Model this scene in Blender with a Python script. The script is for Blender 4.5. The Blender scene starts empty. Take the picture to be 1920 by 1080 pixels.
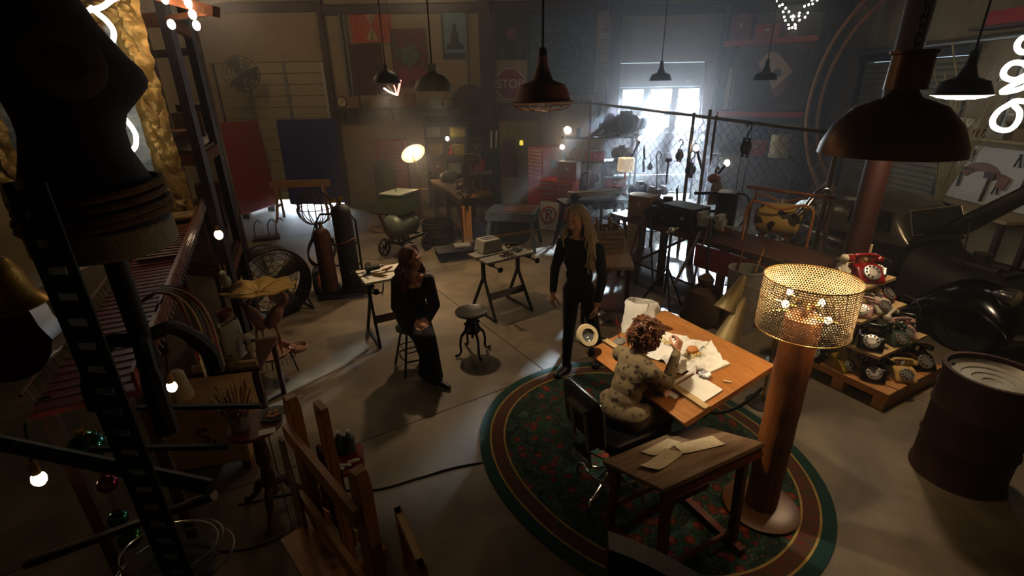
import bpy, bmesh, math, random
from mathutils import Vector, Matrix, noise

random.seed(7)
S = bpy.context.scene
COL = S.collection
PI = math.pi
R = math.radians

# ------------------------------------------------------------------ camera
cam_data = bpy.data.cameras.new('camera')
cam = bpy.data.objects.new('camera', cam_data)
COL.objects.link(cam)
S.camera = cam
cam_data.sensor_width = 36.0
cam_data.lens = 36.0 * 908.3 / 1920
cam_data.clip_start = 0.02
_p, _r = R(22.16), R(-1.048)
_fw = Vector((0, math.cos(_p), -math.sin(_p)))
_rt = Vector((1, 0, 0))
_up = _rt.cross(_fw)
_X = _rt * math.cos(_r) + _up * math.sin(_r)
_U = _up * math.cos(_r) - _rt * math.sin(_r)
cam.matrix_world = Matrix(((_X.x, _U.x, -_fw.x, 0), (_X.y, _U.y, -_fw.y, 0), (_X.z, _U.z, -_fw.z, 2.732), (0, 0, 0, 1)))

# ------------------------------------------------------------------ world, daylight, exposure
W = bpy.data.worlds.new('World')
S.world = W
W.use_nodes = True
W.node_tree.nodes['Background'].inputs[0].default_value = (0.62, 0.80, 1.0, 1)
W.node_tree.nodes['Background'].inputs[1].default_value = 2.0

def lamp(name, kind, loc, power, col, aim=None, parent=None, size=0.05, **kw):
    d = bpy.data.lights.new(name, kind)
    d.energy = power
    d.color = col
    if kind == 'AREA':
        d.size = size
    else:
        d.shadow_soft_size = size
    for k, v in kw.items():
        setattr(d, k, v)
    o = bpy.data.objects.new(name, d)
    COL.objects.link(o)
    o.location = loc
    if aim is not None:
        o.rotation_euler = (Vector(aim) - Vector(loc)).to_track_quat('-Z', 'Y').to_euler()
    if parent:
        o.parent = parent
    return o

DAY = (0.70, 0.86, 1.0)
# strong low daylight standing outside the windowed door, and outside the left door's bottom gap
lamp('daylight_right_door', 'SPOT', (5.95, 18.0, 4.2), 70000, DAY, aim=(3.7, 12.7, 2.2), size=0.16, spot_size=R(48), spot_blend=0.2)
lamp('daylight_left_door', 'AREA', (-5.3, 14.3, 0.33), 1500, DAY, aim=(-5.3, 12.3, 0.05), size=2.4, shape='RECTANGLE', size_y=.4)
lamp('daylight_under_right_door', 'AREA', (3.7, 14.3, 0.33), 900, DAY, aim=(3.6, 12.0, 0.05), size=2.0, shape='RECTANGLE', size_y=.4)

vs = S.view_settings
vs.view_transform = 'Standard'
vs.look = 'None'
vs.exposure = -0.35
vs.gamma = 1.0
vs.use_curve_mapping = False
cy = S.cycles
cy.max_bounces = 4
cy.diffuse_bounces = 2
cy.glossy_bounces = 3
cy.transmission_bounces = 4
cy.transparent_max_bounces = 8
cy.volume_bounces = 0
cy.volume_step_rate = 4.0
cy.volume_max_steps = 48
cy.sample_clamp_indirect = 3.0
cy.adaptive_threshold = 0.03
cy.use_light_tree = False
cy.caustics_reflective = False
cy.caustics_refractive = False

# ------------------------------------------------------------------ materials
MATS = {}

def hexc(h):
    h = h.lstrip('#')
    return tuple((int(h[i:i + 2], 16) / 255) ** 2.2 for i in (0, 2, 4))

def M(name, col=(.5, .5, .5), rough=.6, metal=0, var=.22, scale=9, bump=.05, emit=None, power=0, alpha=None, trans=0, stretch=None, col2=None, spec=.4):
    if name in MATS:
        return MATS[name]
    m = bpy.data.materials.new(name)
    MATS[name] = m
    m.use_nodes = True
    nt = m.node_tree
    b = nt.nodes['Principled BSDF']
    if isinstance(col, str):
        col = hexc(col)
    if isinstance(col2, str):
        col2 = hexc(col2)
    b.inputs['Roughness'].default_value = rough
    b.inputs['Metallic'].default_value = metal
    b.inputs['Specular IOR Level'].default_value = spec
    if emit is not None:
        b.inputs['Base Color'].default_value = (*col, 1)
        b.inputs['Emission Color'].default_value = (*emit, 1)
        b.inputs['Emission Strength'].default_value = power
        return m
    tc = nt.nodes.new('ShaderNodeTexCoord')
    mp = nt.nodes.new('ShaderNodeMapping')
    if stretch:
        mp.inputs['Scale'].default_value = stretch
    nt.links.new(tc.outputs['Object'], mp.inputs['Vector'])
    n = nt.nodes.new('ShaderNodeTexNoise')
    n.inputs['Scale'].default_value = scale
    n.inputs['Detail'].default_value = 5
    n.inputs['Roughness'].default_value = .65
    nt.links.new(mp.outputs[0], n.inputs['Vector'])
    r = nt.nodes.new('ShaderNodeValToRGB')
    r.color_ramp.elements[0].position = .32
    r.color_ramp.elements[1].position = .68
    c2 = col2 if col2 else tuple(min(1, c * (1 + var)) for c in col)
    c1 = col if col2 else tuple(c * (1 - var) for c in col)
    r.color_ramp.elements[0].color = (*c1, 1)
    r.color_ramp.elements[1].color = (*c2, 1)
    nt.links.new(n.outputs['Fac'], r.inputs['Fac'])
    nt.links.new(r.outputs['Color'], b.inputs['Base Color'])
    if bump:
        bp = nt.nodes.new('ShaderNodeBump')
        bp.inputs['Strength'].default_value = min(1, bump * 4)
        bp.inputs['Distance'].default_value = .01
        nt.links.new(n.outputs['Fac'], bp.inputs['Height'])
        nt.links.new(bp.outputs[0], b.inputs['Normal'])
    if trans:
        b.inputs['Transmission Weight'].default_value = trans
        b.inputs['IOR'].default_value = 1.3
    if alpha is not None:
        b.inputs['Alpha'].default_value = alpha
    return m

def glow(name, col, power):
    return M(name, col=(.8, .8, .8), emit=col, power=power, rough=.4)

WARM = (1.0, 0.66, 0.36)
WARMW = (1.0, 0.72, 0.43)

# frequently used
M('steel_dark', '#3a3634', .45, .8, scale=20)
M('steel_black', '#171514', .5, .5)
M('iron_black', '#12100f', .65, .2)
M('chrome', '#c8c4bc', .18, 1, var=.05, bump=0)
M('brass', '#b08a45', .3, 1, scale=14)
M('aluminium', '#aaa69e', .38, .9, var=.1)
M('rust', '#4a2a18', .8, .2, col2='#7a4526', scale=12, bump=.15)
M('rust_dark', '#2a160d', .8, .1, col2='#4c2a18', scale=7, bump=.15)
M('wood_tan', '#8a5c30', .55, col2='#a87540', scale=5, stretch=(1, 9, 9), bump=.04)
M('wood_orange', '#8a562a', .38, col2='#a8703c', scale=4, stretch=(1.5, 9, 9), bump=.02)
M('wood_dark', '#2c160c', .5, col2='#4a2715', scale=5, stretch=(8, 8, 1), bump=.05)
M('wood_red', '#4a2011', .5, col2='#6b3018', scale=5, stretch=(1, 8, 8), bump=.05)
M('wood_pale', '#a08355', .65, col2='#b8996a', scale=5, stretch=(1, 8, 8), bump=.05)
M('plywood', '#8f6a3d', .7, col2='#a9834f', scale=4, stretch=(1, 6, 6), bump=.03)
M('paint_red', '#7c1512', .4, var=.15)
M('paint_red_bright', '#a81c12', .35, var=.12)
M('paint_blue', '#1c1f55', .5, var=.2)
M('paint_green', '#333d2b', .5, var=.2)
M('paint_grey', '#6d6a62', .55, var=.18)
M('paint_white', '#cfc8b8', .55, var=.1)
M('paint_yellow', '#6b5d1c', .5, var=.18)
M('paint_orange', '#7d4a28', .5, var=.18)
M('cream', '#c0ad84', .55, var=.12)
M('white_paper', '#d9d2c2', .8, var=.05, bump=.02)
M('aged_paper', '#a89777', .85, var=.14, bump=.04)
M('cloth_white', '#b9b0a0', .9, var=.12, bump=.1)
M('card', '#7d5f3c', .85, var=.12)
M('rubber', '#0d0c0b', .8, var=.3)
M('black', '#090807', .6, var=.3)
M('black_gloss', '#0a0808', .18, var=.3, bump=0)
M('leather_black', '#0b0909', .35, var=.3, scale=60, bump=.06)
M('glass_dark', '#10130f', .08, 0, var=.1, bump=0)
M('plastic_white', '#c9c4b8', .45, var=.06)
M('gold_leaf', '#7a5d2c', .42, .5, col2='#b08c50', scale=18, bump=.3)
M('rope', '#6d5234', .9, var=.3, scale=40, bump=.3)
M('linen', '#8d8471', .9, var=.12, scale=60, bump=.1)
M('skin', '#b07f63', .5, var=.06, bump=.0)
M('bone', '#b3a78d', .7, var=.15)
M('wire_rust', '#6b4a33', .5, .5)

# ------------------------------------------------------------------ mesh builder
def frame(z, up=Vector((0, 0, 1))):
    z = Vector(z).normalized()
    if abs(z.dot(up)) > .98:
        up = Vector((0, 1, 0))
    x = up.cross(z).normalized()
    y = z.cross(x)
    return x, y, z

class MB:
    def __init__(s):
        s.v, s.f, s.mi = [], [], []
        s.M = Matrix()
        s.cur = 0

    def at(s, loc=(0, 0, 0), rz=0, rx=0, ry=0, sc=1):
        s.M = Matrix.Translation(loc) @ Matrix.Rotation(rz, 4, 'Z') @ Matrix.Rotation(ry, 4, 'Y') @ Matrix.Rotation(rx, 4, 'X') @ Matrix.Scale(sc, 4)
        return s

    def add(s, vs, fs):
        b = len(s.v)
        s.v += [s.M @ Vector(v) for v in vs]
        s.f += [tuple(b + i for i in f) for f in fs]
        s.mi += [s.cur] * len(fs)
        return s

    def box(s, c, d, rz=0, ry=0, rx=0):
        T = Matrix.Translation(c) @ Matrix.Rotation(rz, 4, 'Z') @ Matrix.Rotation(ry, 4, 'Y') @ Matrix.Rotation(rx, 4, 'X')
        x, y, z = d[0] / 2, d[1] / 2, d[2] / 2
        vs = [T @ Vector(q) for q in ((-x, -y, -z), (x, -y, -z), (x, y, -z), (-x, y, -z), (-x, -y, z), (x, -y, z), (x, y, z), (-x, y, z))]
        return s.add(vs, [(3, 2, 1, 0), (4, 5, 6, 7), (0, 1, 5, 4), (1, 2, 6, 5), (2, 3, 7, 6), (3, 0, 4, 7)])

    def bx(s, x0, x1, y0, y1, z0, z1):
        return s.box(((x0 + x1) / 2, (y0 + y1) / 2, (z0 + z1) / 2), (abs(x1 - x0), abs(y1 - y0), abs(z1 - z0)))

    def bar(s, p0, p1, w, h=None, up=Vector((0, 0, 1))):
        h = h or w
        p0, p1 = Vector(p0), Vector(p1)
        x, y, z = frame(p1 - p0, up)
        vs = []
        for p in (p0, p1):
            for a, b in ((-1, -1), (1, -1), (1, 1), (-1, 1)):
                vs.append(p + x * a * w / 2 + y * b * h / 2)
        return s.add(vs, [(3, 2, 1, 0), (4, 5, 6, 7), (0, 1, 5, 4), (1, 2, 6, 5), (2, 3, 7, 6), (3, 0, 4, 7)])

    def tube(s, pts, r, n=8, closed=False):
        pts = [Vector(p) for p in pts]
        N = len(pts)
        rs = r if isinstance(r, (list, tuple)) else [r] * N
        vs, fs = [], []
        x = None
        for i, p in enumerate(pts):
            if closed:
                t = pts[(i + 1) % N] - pts[i - 1]
            else:
                t = pts[min(i + 1, N - 1)] - pts[max(i - 1, 0)]
            if t.length < 1e-9:
                t = Vector((0, 0, 1))
            t.normalize()
            if x is None:
                x, y, _ = frame(t)
            else:
                x = (x - t * x.dot(t))
                if x.length < 1e-6:
                    x, y, _ = frame(t)
                x.normalize()
                y = t.cross(x)
            for k in range(n):
                a = 2 * PI * k / n
                vs.append(p + (x * math.cos(a) + y * math.sin(a)) * rs[i])
        for i in range(N if closed else N - 1):
            j = (i + 1) % N
            for k in range(n):
                l = (k + 1) % n
                fs.append((i * n + k, i * n + l, j * n + l, j * n + k))
        if not closed:
            fs.append(tuple(range(n))[::-1])
            fs.append(tuple((N - 1) * n + k for k in range(n)))
        return s.add(vs, fs)

    def cyl(s, p0, p1, r, r1=None, n=16):
        return s.tube([p0, p1], [r, r if r1 is None else r1], n)

    def lathe(s, prof, c=(0, 0, 0), axis=(0, 0, 1), n=20):
        x, y, z = frame(axis) if tuple(axis) != (0, 0, 1) else (Vector((1, 0, 0)), Vector((0, 1, 0)), Vector((0, 0, 1)))
        c = Vector(c)
        vs, fs = [], []
        idx = []
        for (r, h) in prof:
            if r < 1e-5:
                idx.append([len(vs)])
                vs.append(c + z * h)
            else:
                idx.append(list(range(len(vs), len(vs) + n)))
                for k in range(n):
                    a = 2 * PI * k / n
                    vs.append(c + (x * math.cos(a) + y * math.sin(a)) * r + z * h)
        for a, b in zip(idx, idx[1:]):
            if len(a) == 1 and len(b) == 1:
                continue
            for k in range(n):
                l = (k + 1) % n
                if len(a) == 1:
                    fs.append((a[0], b[l], b[k]))
                elif len(b) == 1:
                    fs.append((a[k], a[l], b[0]))
                else:
                    fs.append((a[k], a[l], b[l], b[k]))
        return s.add(vs, fs)

    def ball(s, c, r, sc=(1, 1, 1), n=14, rz=0, ry=0, rx=0):
        T = Matrix.Translation(c) @ Matrix.Rotation(rz, 4, 'Z') @ Matrix.Rotation(ry, 4, 'Y') @ Matrix.Rotation(rx, 4, 'X') @ Matrix.Diagonal((*sc, 1))
        k = max(4, n // 2)
        old = s.M
        s.M = s.M @ T
        s.lathe([(r * math.sin(PI * i / k), -r * math.cos(PI * i / k)) for i in range(k + 1)], n=n)
        s.M = old
        return s

    def prism(s, poly, z0, z1, T=None):
        n = len(poly)
        T = T or Matrix()
        vs = [T @ Vector((x, y, z0)) for x, y in poly] + [T @ Vector((x, y, z1)) for x, y in poly]
        fs = [tuple(range(n))[::-1], tuple(range(n, 2 * n))] + [(i, (i + 1) % n, n + (i + 1) % n, n + i) for i in range(n)]
        return s.add(vs, fs)

    def grid(s, fn, nu, nv, thick=0.0):
        """sheet fn(u,v) -> point, u,v in 0..1; with thickness downward"""
        vs, fs = [], []
        for j in range(nv + 1):
            for i in range(nu + 1):
                vs.append(Vector(fn(i / nu, j / nv)))
        w = nu + 1
        for j in range(nv):
            for i in range(nu):
                a = j * w + i
                fs.append((a, a + 1, a + w + 1, a + w))
        if thick:
            b = len(vs)
            top = list(vs)
            nrm = [Vector((0, 0, 0)) for _ in top]
            for f in fs:
                q = (top[f[1]] - top[f[0]]).cross(top[f[3]] - top[f[0]])
                for i in f:
                    nrm[i] += q
            vs += [p - (q.normalized() if q.length else Vector((0, 0, 1))) * thick for p, q in zip(top, nrm)]
            fs += [tuple(b + i for i in f[::-1]) for f in list(fs)]
            rim = [i for i in range(w)] + [j * w + nu for j in range(1, nv + 1)] + [nv * w + i for i in range(nu - 1, -1, -1)] + [j * w for j in range(nv - 1, 0, -1)]
            for i, a in enumerate(rim):
                c = rim[(i + 1) % len(rim)]
                fs.append((c, a, b + a, b + c))
        return s.add(vs, fs)

    def build(s, name, mats, parent=None, loc=None, rz=0, smooth=True, angle=38):
        me = bpy.data.meshes.new(name)
        me.from_pydata([tuple(v) for v in s.v], [], s.f)
        mats = mats if isinstance(mats, (list, tuple)) else [mats]
        for m in mats:
            me.materials.append(MATS[m] if isinstance(m, str) else m)
        if len(mats) > 1:
            me.polygons.foreach_set('material_index', s.mi)
        me.validate()
        if smooth:
            me.polygons.foreach_set('use_smooth', [True] * len(me.polygons))
            me.set_sharp_from_angle(angle=R(angle))
        me.update()
        o = bpy.data.objects.new(name, me)
        COL.objects.link(o)
        if parent:
            o.parent = parent
        if loc is not None:
            o.location = loc
        o.rotation_euler.z = rz
        return o

def tag(o, label, cat, group=None):
    o['label'] = label
    o['category'] = cat
    if group:
        o['group'] = group
    return o

def thing(name, label, cat, loc=(0, 0, 0), rz=0, group=None):
    o = bpy.data.objects.new(name, None)
    COL.objects.link(o)
    o.empty_display_size = .05
    o.location = loc
    o.rotation_euler.z = rz
    return tag(o, label, cat, group)

def dup(root, loc, rz=0, label=None):
    r = root.copy()
    COL.objects.link(r)
    r.location = loc
    r.rotation_euler.z = rz
    if label:
        r['label'] = label
    for ch in list(root.children):
        c = ch.copy()
        COL.objects.link(c)
        c.parent = r
        for g in ch.children:
            d = g.copy()
            COL.objects.link(d)
            d.parent = c
    return r

def bevel(o, w=.004, seg=2):
    b = o.modifiers.new('bevel', 'BEVEL')
    b.width = w
    b.segments = seg
    b.limit_method = 'ANGLE'
    return o

def arc(c, r, a0, a1, n, plane='xz'):
    out = []
    for i in range(n + 1):
        a = a0 + (a1 - a0) * i / n
        x, y = r * math.cos(a), r * math.sin(a)
        p = {'xz': (x, 0, y), 'xy': (x, y, 0), 'yz': (0, x, y)}[plane]
        out.append(Vector(c) + Vector(p))
    return out

def bez(pts, n=12):
    """catmull-rom through points"""
    P = [Vector(p) for p in pts]
    P = [P[0] * 2 - P[1]] + P + [P[-1] * 2 - P[-2]]
    out = []
    for i in range(1, len(P) - 2):
        for k in range(n):
            t = k / n
            a, b, c, d = P[i - 1], P[i], P[i + 1], P[i + 2]
            out.append(.5 * ((2 * b) + (c - a) * t + (2 * a - 5 * b + 4 * c - d) * t * t + (3 * b - a - 3 * c + d) * t ** 3))
    out.append(P[-2])
    return out

def text(name, body, size, mat, parent, loc, rot=(PI / 2, 0, 0), depth=.002):
    c = bpy.data.curves.new(name, 'FONT')
    c.body = body
    c.size = size
    c.extrude = depth
    c.align_x = 'CENTER'
    c.align_y = 'CENTER'
    c.materials.append(MATS[mat])
    o = bpy.data.objects.new(name, c)
    COL.objects.link(o)
    # turn into mesh
    dg = bpy.context.evaluated_depsgraph_get()
    me = bpy.data.meshes.new_from_object(o.evaluated_get(dg))
    bpy.data.objects.remove(o)
    o = bpy.data.objects.new(name, me)
    COL.objects.link(o)
    o.parent = parent
    o.location = loc
    o.rotation_euler = rot
    return o

def struct(o, label=None):
    o['kind'] = 'structure'
    if label:
        o['label'] = label
    return o
# ------------------------------------------------------------------ the setting
def concrete():
    m = M('concrete', '#3d342a', .62, var=.2)
    nt = m.node_tree
    b = nt.nodes['Principled BSDF']
    nt.nodes.clear()
    out = nt.nodes.new('ShaderNodeOutputMaterial')
    b = nt.nodes.new('ShaderNodeBsdfPrincipled')
    nt.links.new(b.outputs[0], out.inputs[0])
    tc = nt.nodes.new('ShaderNodeTexCoord')
    def nz(scale, detail=6, dist=0):
        n = nt.nodes.new('ShaderNodeTexNoise')
        n.inputs['Scale'].default_value = scale
        n.inputs['Detail'].default_value = detail
        n.inputs['Distortion'].default_value = dist
        nt.links.new(tc.outputs['Object'], n.inputs['Vector'])
        return n
    n1, n2, n3 = nz(.9, 8, .6), nz(7, 6), nz(2.4, 7, 1.5)
    r1 = nt.nodes.new('ShaderNodeValToRGB')
    r1.color_ramp.elements[0].position = .36
    r1.color_ramp.elements[1].position = .66
    r1.color_ramp.elements[0].color = (*hexc('#4d4234'), 1)
    r1.color_ramp.elements[1].color = (*hexc('#756751'), 1)
    nt.links.new(n1.outputs['Fac'], r1.inputs['Fac'])
    mx = nt.nodes.new('ShaderNodeMix'); mx.data_type = 'RGBA'; mx.blend_type = 'MULTIPLY'
    mx.inputs[0].default_value = .8
    r2 = nt.nodes.new('ShaderNodeValToRGB')
    r2.color_ramp.elements[0].position = .3
    r2.color_ramp.elements[1].position = .6
    r2.color_ramp.elements[0].color = (.5, .46, .42, 1)
    r2.color_ramp.elements[1].color = (1, 1, 1, 1)
    nt.links.new(n3.outputs['Fac'], r2.inputs['Fac'])
    nt.links.new(r1.outputs[0], mx.inputs[6])
    nt.links.new(r2.outputs[0], mx.inputs[7])
    nt.links.new(mx.outputs[2], b.inputs['Base Color'])
    rr = nt.nodes.new('ShaderNodeMapRange')
    rr.inputs[3].default_value = .38
    rr.inputs[4].default_value = .8
    nt.links.new(n3.outputs['Fac'], rr.inputs[0])
    nt.links.new(rr.outputs[0], b.inputs['Roughness'])
    bp = nt.nodes.new('ShaderNodeBump')
    bp.inputs['Strength'].default_value = .25
    bp.inputs['Distance'].default_value = .01
    nt.links.new(n2.outputs['Fac'], bp.inputs['Height'])
    nt.links.new(bp.outputs[0], b.inputs['Normal'])
    return m
concrete()
M('wall_beige', '#8d7a5a', .85, col2='#a3906c', scale=2.2, bump=.08)
M('door_cream', '#9a8b6e', .7, col2='#ad9d7e', scale=3, bump=.04)
M('door_blue_grey', '#7f868b', .7, col2='#8f979c', scale=3, bump=.04)
M('shutter_grey', '#77705c', .65, col2='#8a8268', scale=3, bump=.04)
M('column_brown', '#3a2219', .7, var=.25)
M('pillar_red', '#2e120b', .6, var=.18, scale=5)
M('ceiling_dark', '#2d261d', .9)

# floor slabs with saw-cut joints, laid on a bed
fl = struct(MB().bx(-7.6, 8.0, -2.6, 14.6, -.14, -.02).build('floor', 'concrete'))
ca, sa = math.cos(R(-58)), math.sin(R(-58))
for i in range(-6, 8):
    for j in range(-5, 6):
        # slabs 2.6 x 3.6 m turned against the walls
        cx0, cy0 = .35 + i * 2.6 * -sa + j * 3.6 * ca, 4.35 + i * 2.6 * ca + j * 3.6 * sa
        poly = []
        for a, b in ((-1, -1), (1, -1), (1, 1), (-1, 1)):
            u, v = a * (1.8 - .005), b * (1.3 - .005)
            poly.append((cx0 + 1.8 * ca + 1.3 * -sa + u * ca - v * sa, cy0 + 1.8 * sa + 1.3 * ca + u * sa + v * ca))
        # clip to the room
        def clip(pl, f, inter):
            out = []
            for k in range(len(pl)):
                p, q = pl[k - 1], pl[k]
                fp, fq = f(p), f(q)
                if fp * fq < 0:
                    t = fp / (fp - fq)
                    out.append((p[0] + (q[0] - p[0]) * t, p[1] + (q[1] - p[1]) * t))
                if fq >= 0:
                    out.append(q)
            return out
        for f in (lambda p: p[0] + 7.5, lambda p: 7.9 - p[0], lambda p: p[1] + 2.5, lambda p: 14.5 - p[1]):
            if poly:
                poly = clip(poly, f, None)
        if len(poly) < 3:
            continue
        dz = random.uniform(-.0008, .0008)
        MB().prism(poly, -.02, 0 + dz).build('slab', 'concrete', fl, smooth=False)

YW = 12.7
def wall_panels(name, rects, mat, y0, y1):
    b = MB()
    for x0, x1, z0, z1 in rects:
        b.bx(x0, x1, y0, y1, z0, z1)
    return struct(b.build(name, mat, smooth=False))
wall_panels('wall_back', [(-7.4, -7.05, 0, 5.2), (-7.05, -4.27, 3.46, 5.2), (-4.27, 2.66, 0, 5.2), (2.66, 4.76, 3.3, 5.2), (4.76, 7.9, 0, 5.2)], 'wall_beige', YW, YW + .2)
struct(MB().bx(-7.6, -7.4, -2.6, 12.9, 0, 5.2).build('wall_left', 'wall_beige', smooth=False))
struct(MB().bx(-7.6, 8.0, -2.6, -2.4, 0, 5.2).build('wall_front', 'wall_beige', smooth=False))
b = MB()
b.bx(7.7, 7.9, -2.6, 8.78, 0, 5.2).bx(7.7, 7.9, 11.45, 12.9, 0, 5.2).bx(7.7, 7.9, 8.78, 11.45, 3.2, 5.2)
struct(b.build('wall_right', 'wall_beige', smooth=False))
struct(MB().bx(-7.6, 8.0, -2.6, 12.9, 5.2, 5.35).build('ceiling', 'ceiling_dark', smooth=False))

# steel girts and H columns on the back wall
def hcol(x, y, w, d, h, mat, name):
    b = MB()
    b.bx(x - w / 2, x + w / 2, y - d / 2, y - d / 2 + .02, 0, h).bx(x - w / 2, x + w / 2, y + d / 2 - .02, y + d / 2, 0, h)
    b.bx(x - .012, x + .012, y - d / 2, y + d / 2, 0, h)
    return struct(b.build(name, mat, smooth=False))
hcol(-.52, 12.5, .26, .32, 5.2, 'column_brown', 'trim_1')
hcol(2.47, 12.5, .24, .32, 5.2, 'column_brown', 'trim_2')
hcol(5.1, 12.5, .24, .32, 5.2, 'column_brown', 'trim_3')
hcol(7.4, 12.3, .3, .32, 5.2, 'column_brown', 'trim_4')
for k, (x0, x1, z) in enumerate(((-7.4, -4.35, 4.58), (-4.2, 2.3, 4.5), (2.6, 7.3, 4.38))):
    struct(MB().bx(x0, x1, 12.58, 12.7, z - .1, z + .1).bx(x0, x1, 12.5, 12.58, z + .08, z + .1).build('trim_%d' % (5 + k), 'column_brown', smooth=False))
struct(MB().bx(-4.33, -4.2, 12.55, 12.7, 0, 5.2).build('trim_8', 'column_brown', smooth=False))
# conduits
b = MB().tube([(-.95, 12.62, 1.9), (-.95, 12.62, 4.35), (-1.05, 12.62, 4.42), (-2.0, 12.62, 4.42)], .025, 6)
struct(b.build('trim_10', 'paint_grey'))
b = MB().tube([(7.55, 11.6, 3.36), (7.55, 5.0, 3.36)], .04, 8)
struct(b.build('trim_11', 'aluminium'))
b = MB().tube([(-3.85, 12.62, 2.4), (-3.85, 12.62, 4.4)], .03, 6).tube([(-3.74, 12.62, 2.4), (-3.74, 12.62, 4.4)], .03, 6)
struct(b.build('trim_12', 'paint_grey'))

# left sectional door: slats each its own piece, stiles over them, raised a little off the floor
d1 = struct(MB().bx(-7.05, -7.0, 12.72, 12.8, 0, 3.46).bx(-4.32, -4.27, 12.72, 12.8, 0, 3.46).build('door_1', 'steel_dark', smooth=False))
sl = None
for k in range(13):
    z0 = .17 + k * .253
    poly = [(0, -.004), (.03, 0), (.05, .014), (.05, .235), (.03, .25), (0, .262)]
    b = MB()
    T = Matrix.Translation((-7.0, 12.79, z0)) @ Matrix(((0, 0, 1, 0), (-1, 0, 0, 0), (0, 1, 0, 0), (0, 0, 0, 1)))
    b.prism(poly, 0, 2.68, T)
    b.build('slat', 'door_cream', d1, smooth=False)
for x in (-6.25, -5.35, -4.43):
    MB().bx(x - .035, x + .035, 12.7, 12.735, .15, 3.44).build('stile', 'paint_grey' if x < -4.5 else 'plastic_white', d1, smooth=False)

# right sectional door with six panes
d2 = struct(MB().bx(2.64, 2.7, 12.72, 12.8, 0, 3.3).bx(4.72, 4.78, 12.72, 12.8, 0, 3.3).build('door_2', 'steel_dark', smooth=False))
cols = [(2.80, 3.30), (3.48, 3.99), (4.16, 4.66)]
rows = [(2.36, 2.70), (1.82, 2.09)]
gm = bpy.data.materials.new('daylit_pane')
MATS['daylit_pane'] = gm
gm.use_nodes = True
nt = gm.node_tree
nt.nodes.clear()
_o = nt.nodes.new('ShaderNodeOutputMaterial')
_a = nt.nodes.new('ShaderNodeAddShader')
_t = nt.nodes.new('ShaderNodeBsdfTransparent')
_e = nt.nodes.new('ShaderNodeEmission')
_e.inputs[0].default_value = (.78, .9, 1, 1)
_e.inputs[1].default_value = 17.0
nt.links.new(_t.outputs[0], _a.inputs[0]); nt.links.new(_e.outputs[0], _a.inputs[1]); nt.links.new(_a.outputs[0], _o.inputs[0])
edges = [.15, .645, .665, 1.2, 1.70, 2.22, 2.76, 3.29]
for k in range(len(edges) - 1):
    z0, z1 = edges[k], edges[k + 1] - .006
    if abs(z0 - .645) < .001:
        continue
    b = MB()
    hole = [r for r in rows if z0 < r[0] and r[1] < z1]
    if hole:
        a, c = hole[0]
        b.bx(2.7, 4.72, 12.74, 12.79, z0, a).bx(2.7, 4.72, 12.74, 12.79, c, z1)
        xs = [2.7] + [q for cc in cols for q in cc] + [4.72]
        for i in range(0, len(xs), 2):
            b.bx(xs[i], xs[i + 1], 12.74, 12.79, a, c)
        for (x0, x1) in cols:
            b.bx(x0 - .03, x1 + .03, 12.725, 12.74, a - .03, a).bx(x0 - .03, x1 + .03, 12.725, 12.74, c, c + .03)
            b.bx(x0 - .03, x0, 12.725, 12.74, a, c).bx(x1, x1 + .03, 12.725, 12.74, a, c)
    else:
        b.bx(2.7, 4.72, 12.74, 12.79, z0, z1).bx(2.72, 4.70, 12.725, 12.74, z0 + .02, z0 + .05).bx(2.72, 4.70, 12.725, 12.74, z1 - .05, z1 - .02)
    p = b.build('panel', 'door_blue_grey', d2, smooth=False)
    if hole:
        for (x0, x1) in cols:
            MB().bx(x0, x1, 12.762, 12.766, a, c).build('pane', 'daylit_pane', p, smooth=False)
MB().bx(4.28, 4.42, 12.66, 12.725, 2.86, 2.9).build('handle', 'aluminium', d2, smooth=False)

# roll-up shutter in the right wall, slat by slat
d3 = struct(MB().bx(7.66, 7.74, 8.7, 8.78, 0, 3.2).bx(7.66, 7.74, 11.45, 11.53, 0, 3.2).bx(7.6, 7.78, 8.7, 11.53, 3.16, 3.3).build('door_3', 'steel_dark', smooth=False))
base = None
for k in range(30):
    if base is None:
        base = MB()
        T = Matrix(((-1, 0, 0, 7.76), (0, 0, 1, 8.78), (0, 1, 0, 0), (0, 0, 0, 1)))
        base.prism([(0, 0), (.03, .02), (.035, .05), (.03, .08), (0, .106)], 0, 2.67, T)
        base = base.build('slat', 'shutter_grey', d3, smooth=False)
        base.location.z = .03
    else:
        o = base.copy()
        COL.objects.link(o)
        o.location.z = .03 + k * .104

# the haze that fills the hall (its faces lie outside the walls)
hz = MB().bx(-7.95, 8.35, -2.9, 13.1, -.3, 5.7).build('haze', 'black', smooth=False)
hm = bpy.data.materials.new('haze')
hm.use_nodes = True
nt = hm.node_tree
nt.nodes.clear()
_o = nt.nodes.new('ShaderNodeOutputMaterial')
_v = nt.nodes.new('ShaderNodeVolumeScatter')
_v.inputs['Color'].default_value = (.92, .94, 1, 1)
_v.inputs['Anisotropy'].default_value = .7
_tc = nt.nodes.new('ShaderNodeTexCoord')
_sx = nt.nodes.new('ShaderNodeSeparateXYZ')
_mr = nt.nodes.new('ShaderNodeMapRange')
_mr.inputs[1].default_value = 5.8
_mr.inputs[2].default_value = 10.8
_mr.inputs[3].default_value = .004
_mr.inputs[4].default_value = .062
nt.links.new(_tc.outputs['Object'], _sx.inputs[0])
nt.links.new(_sx.outputs['Y'], _mr.inputs[0])
nt.links.new(_mr.outputs[0], _v.inputs['Density'])
nt.links.new(_v.outputs[0], _o.inputs['Volume'])
hz.data.materials.clear()
hz.data.materials.append(hm)
hz['kind'] = 'stuff'
tag(hz, 'thin smoky haze filling the whole workshop', 'haze')

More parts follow.
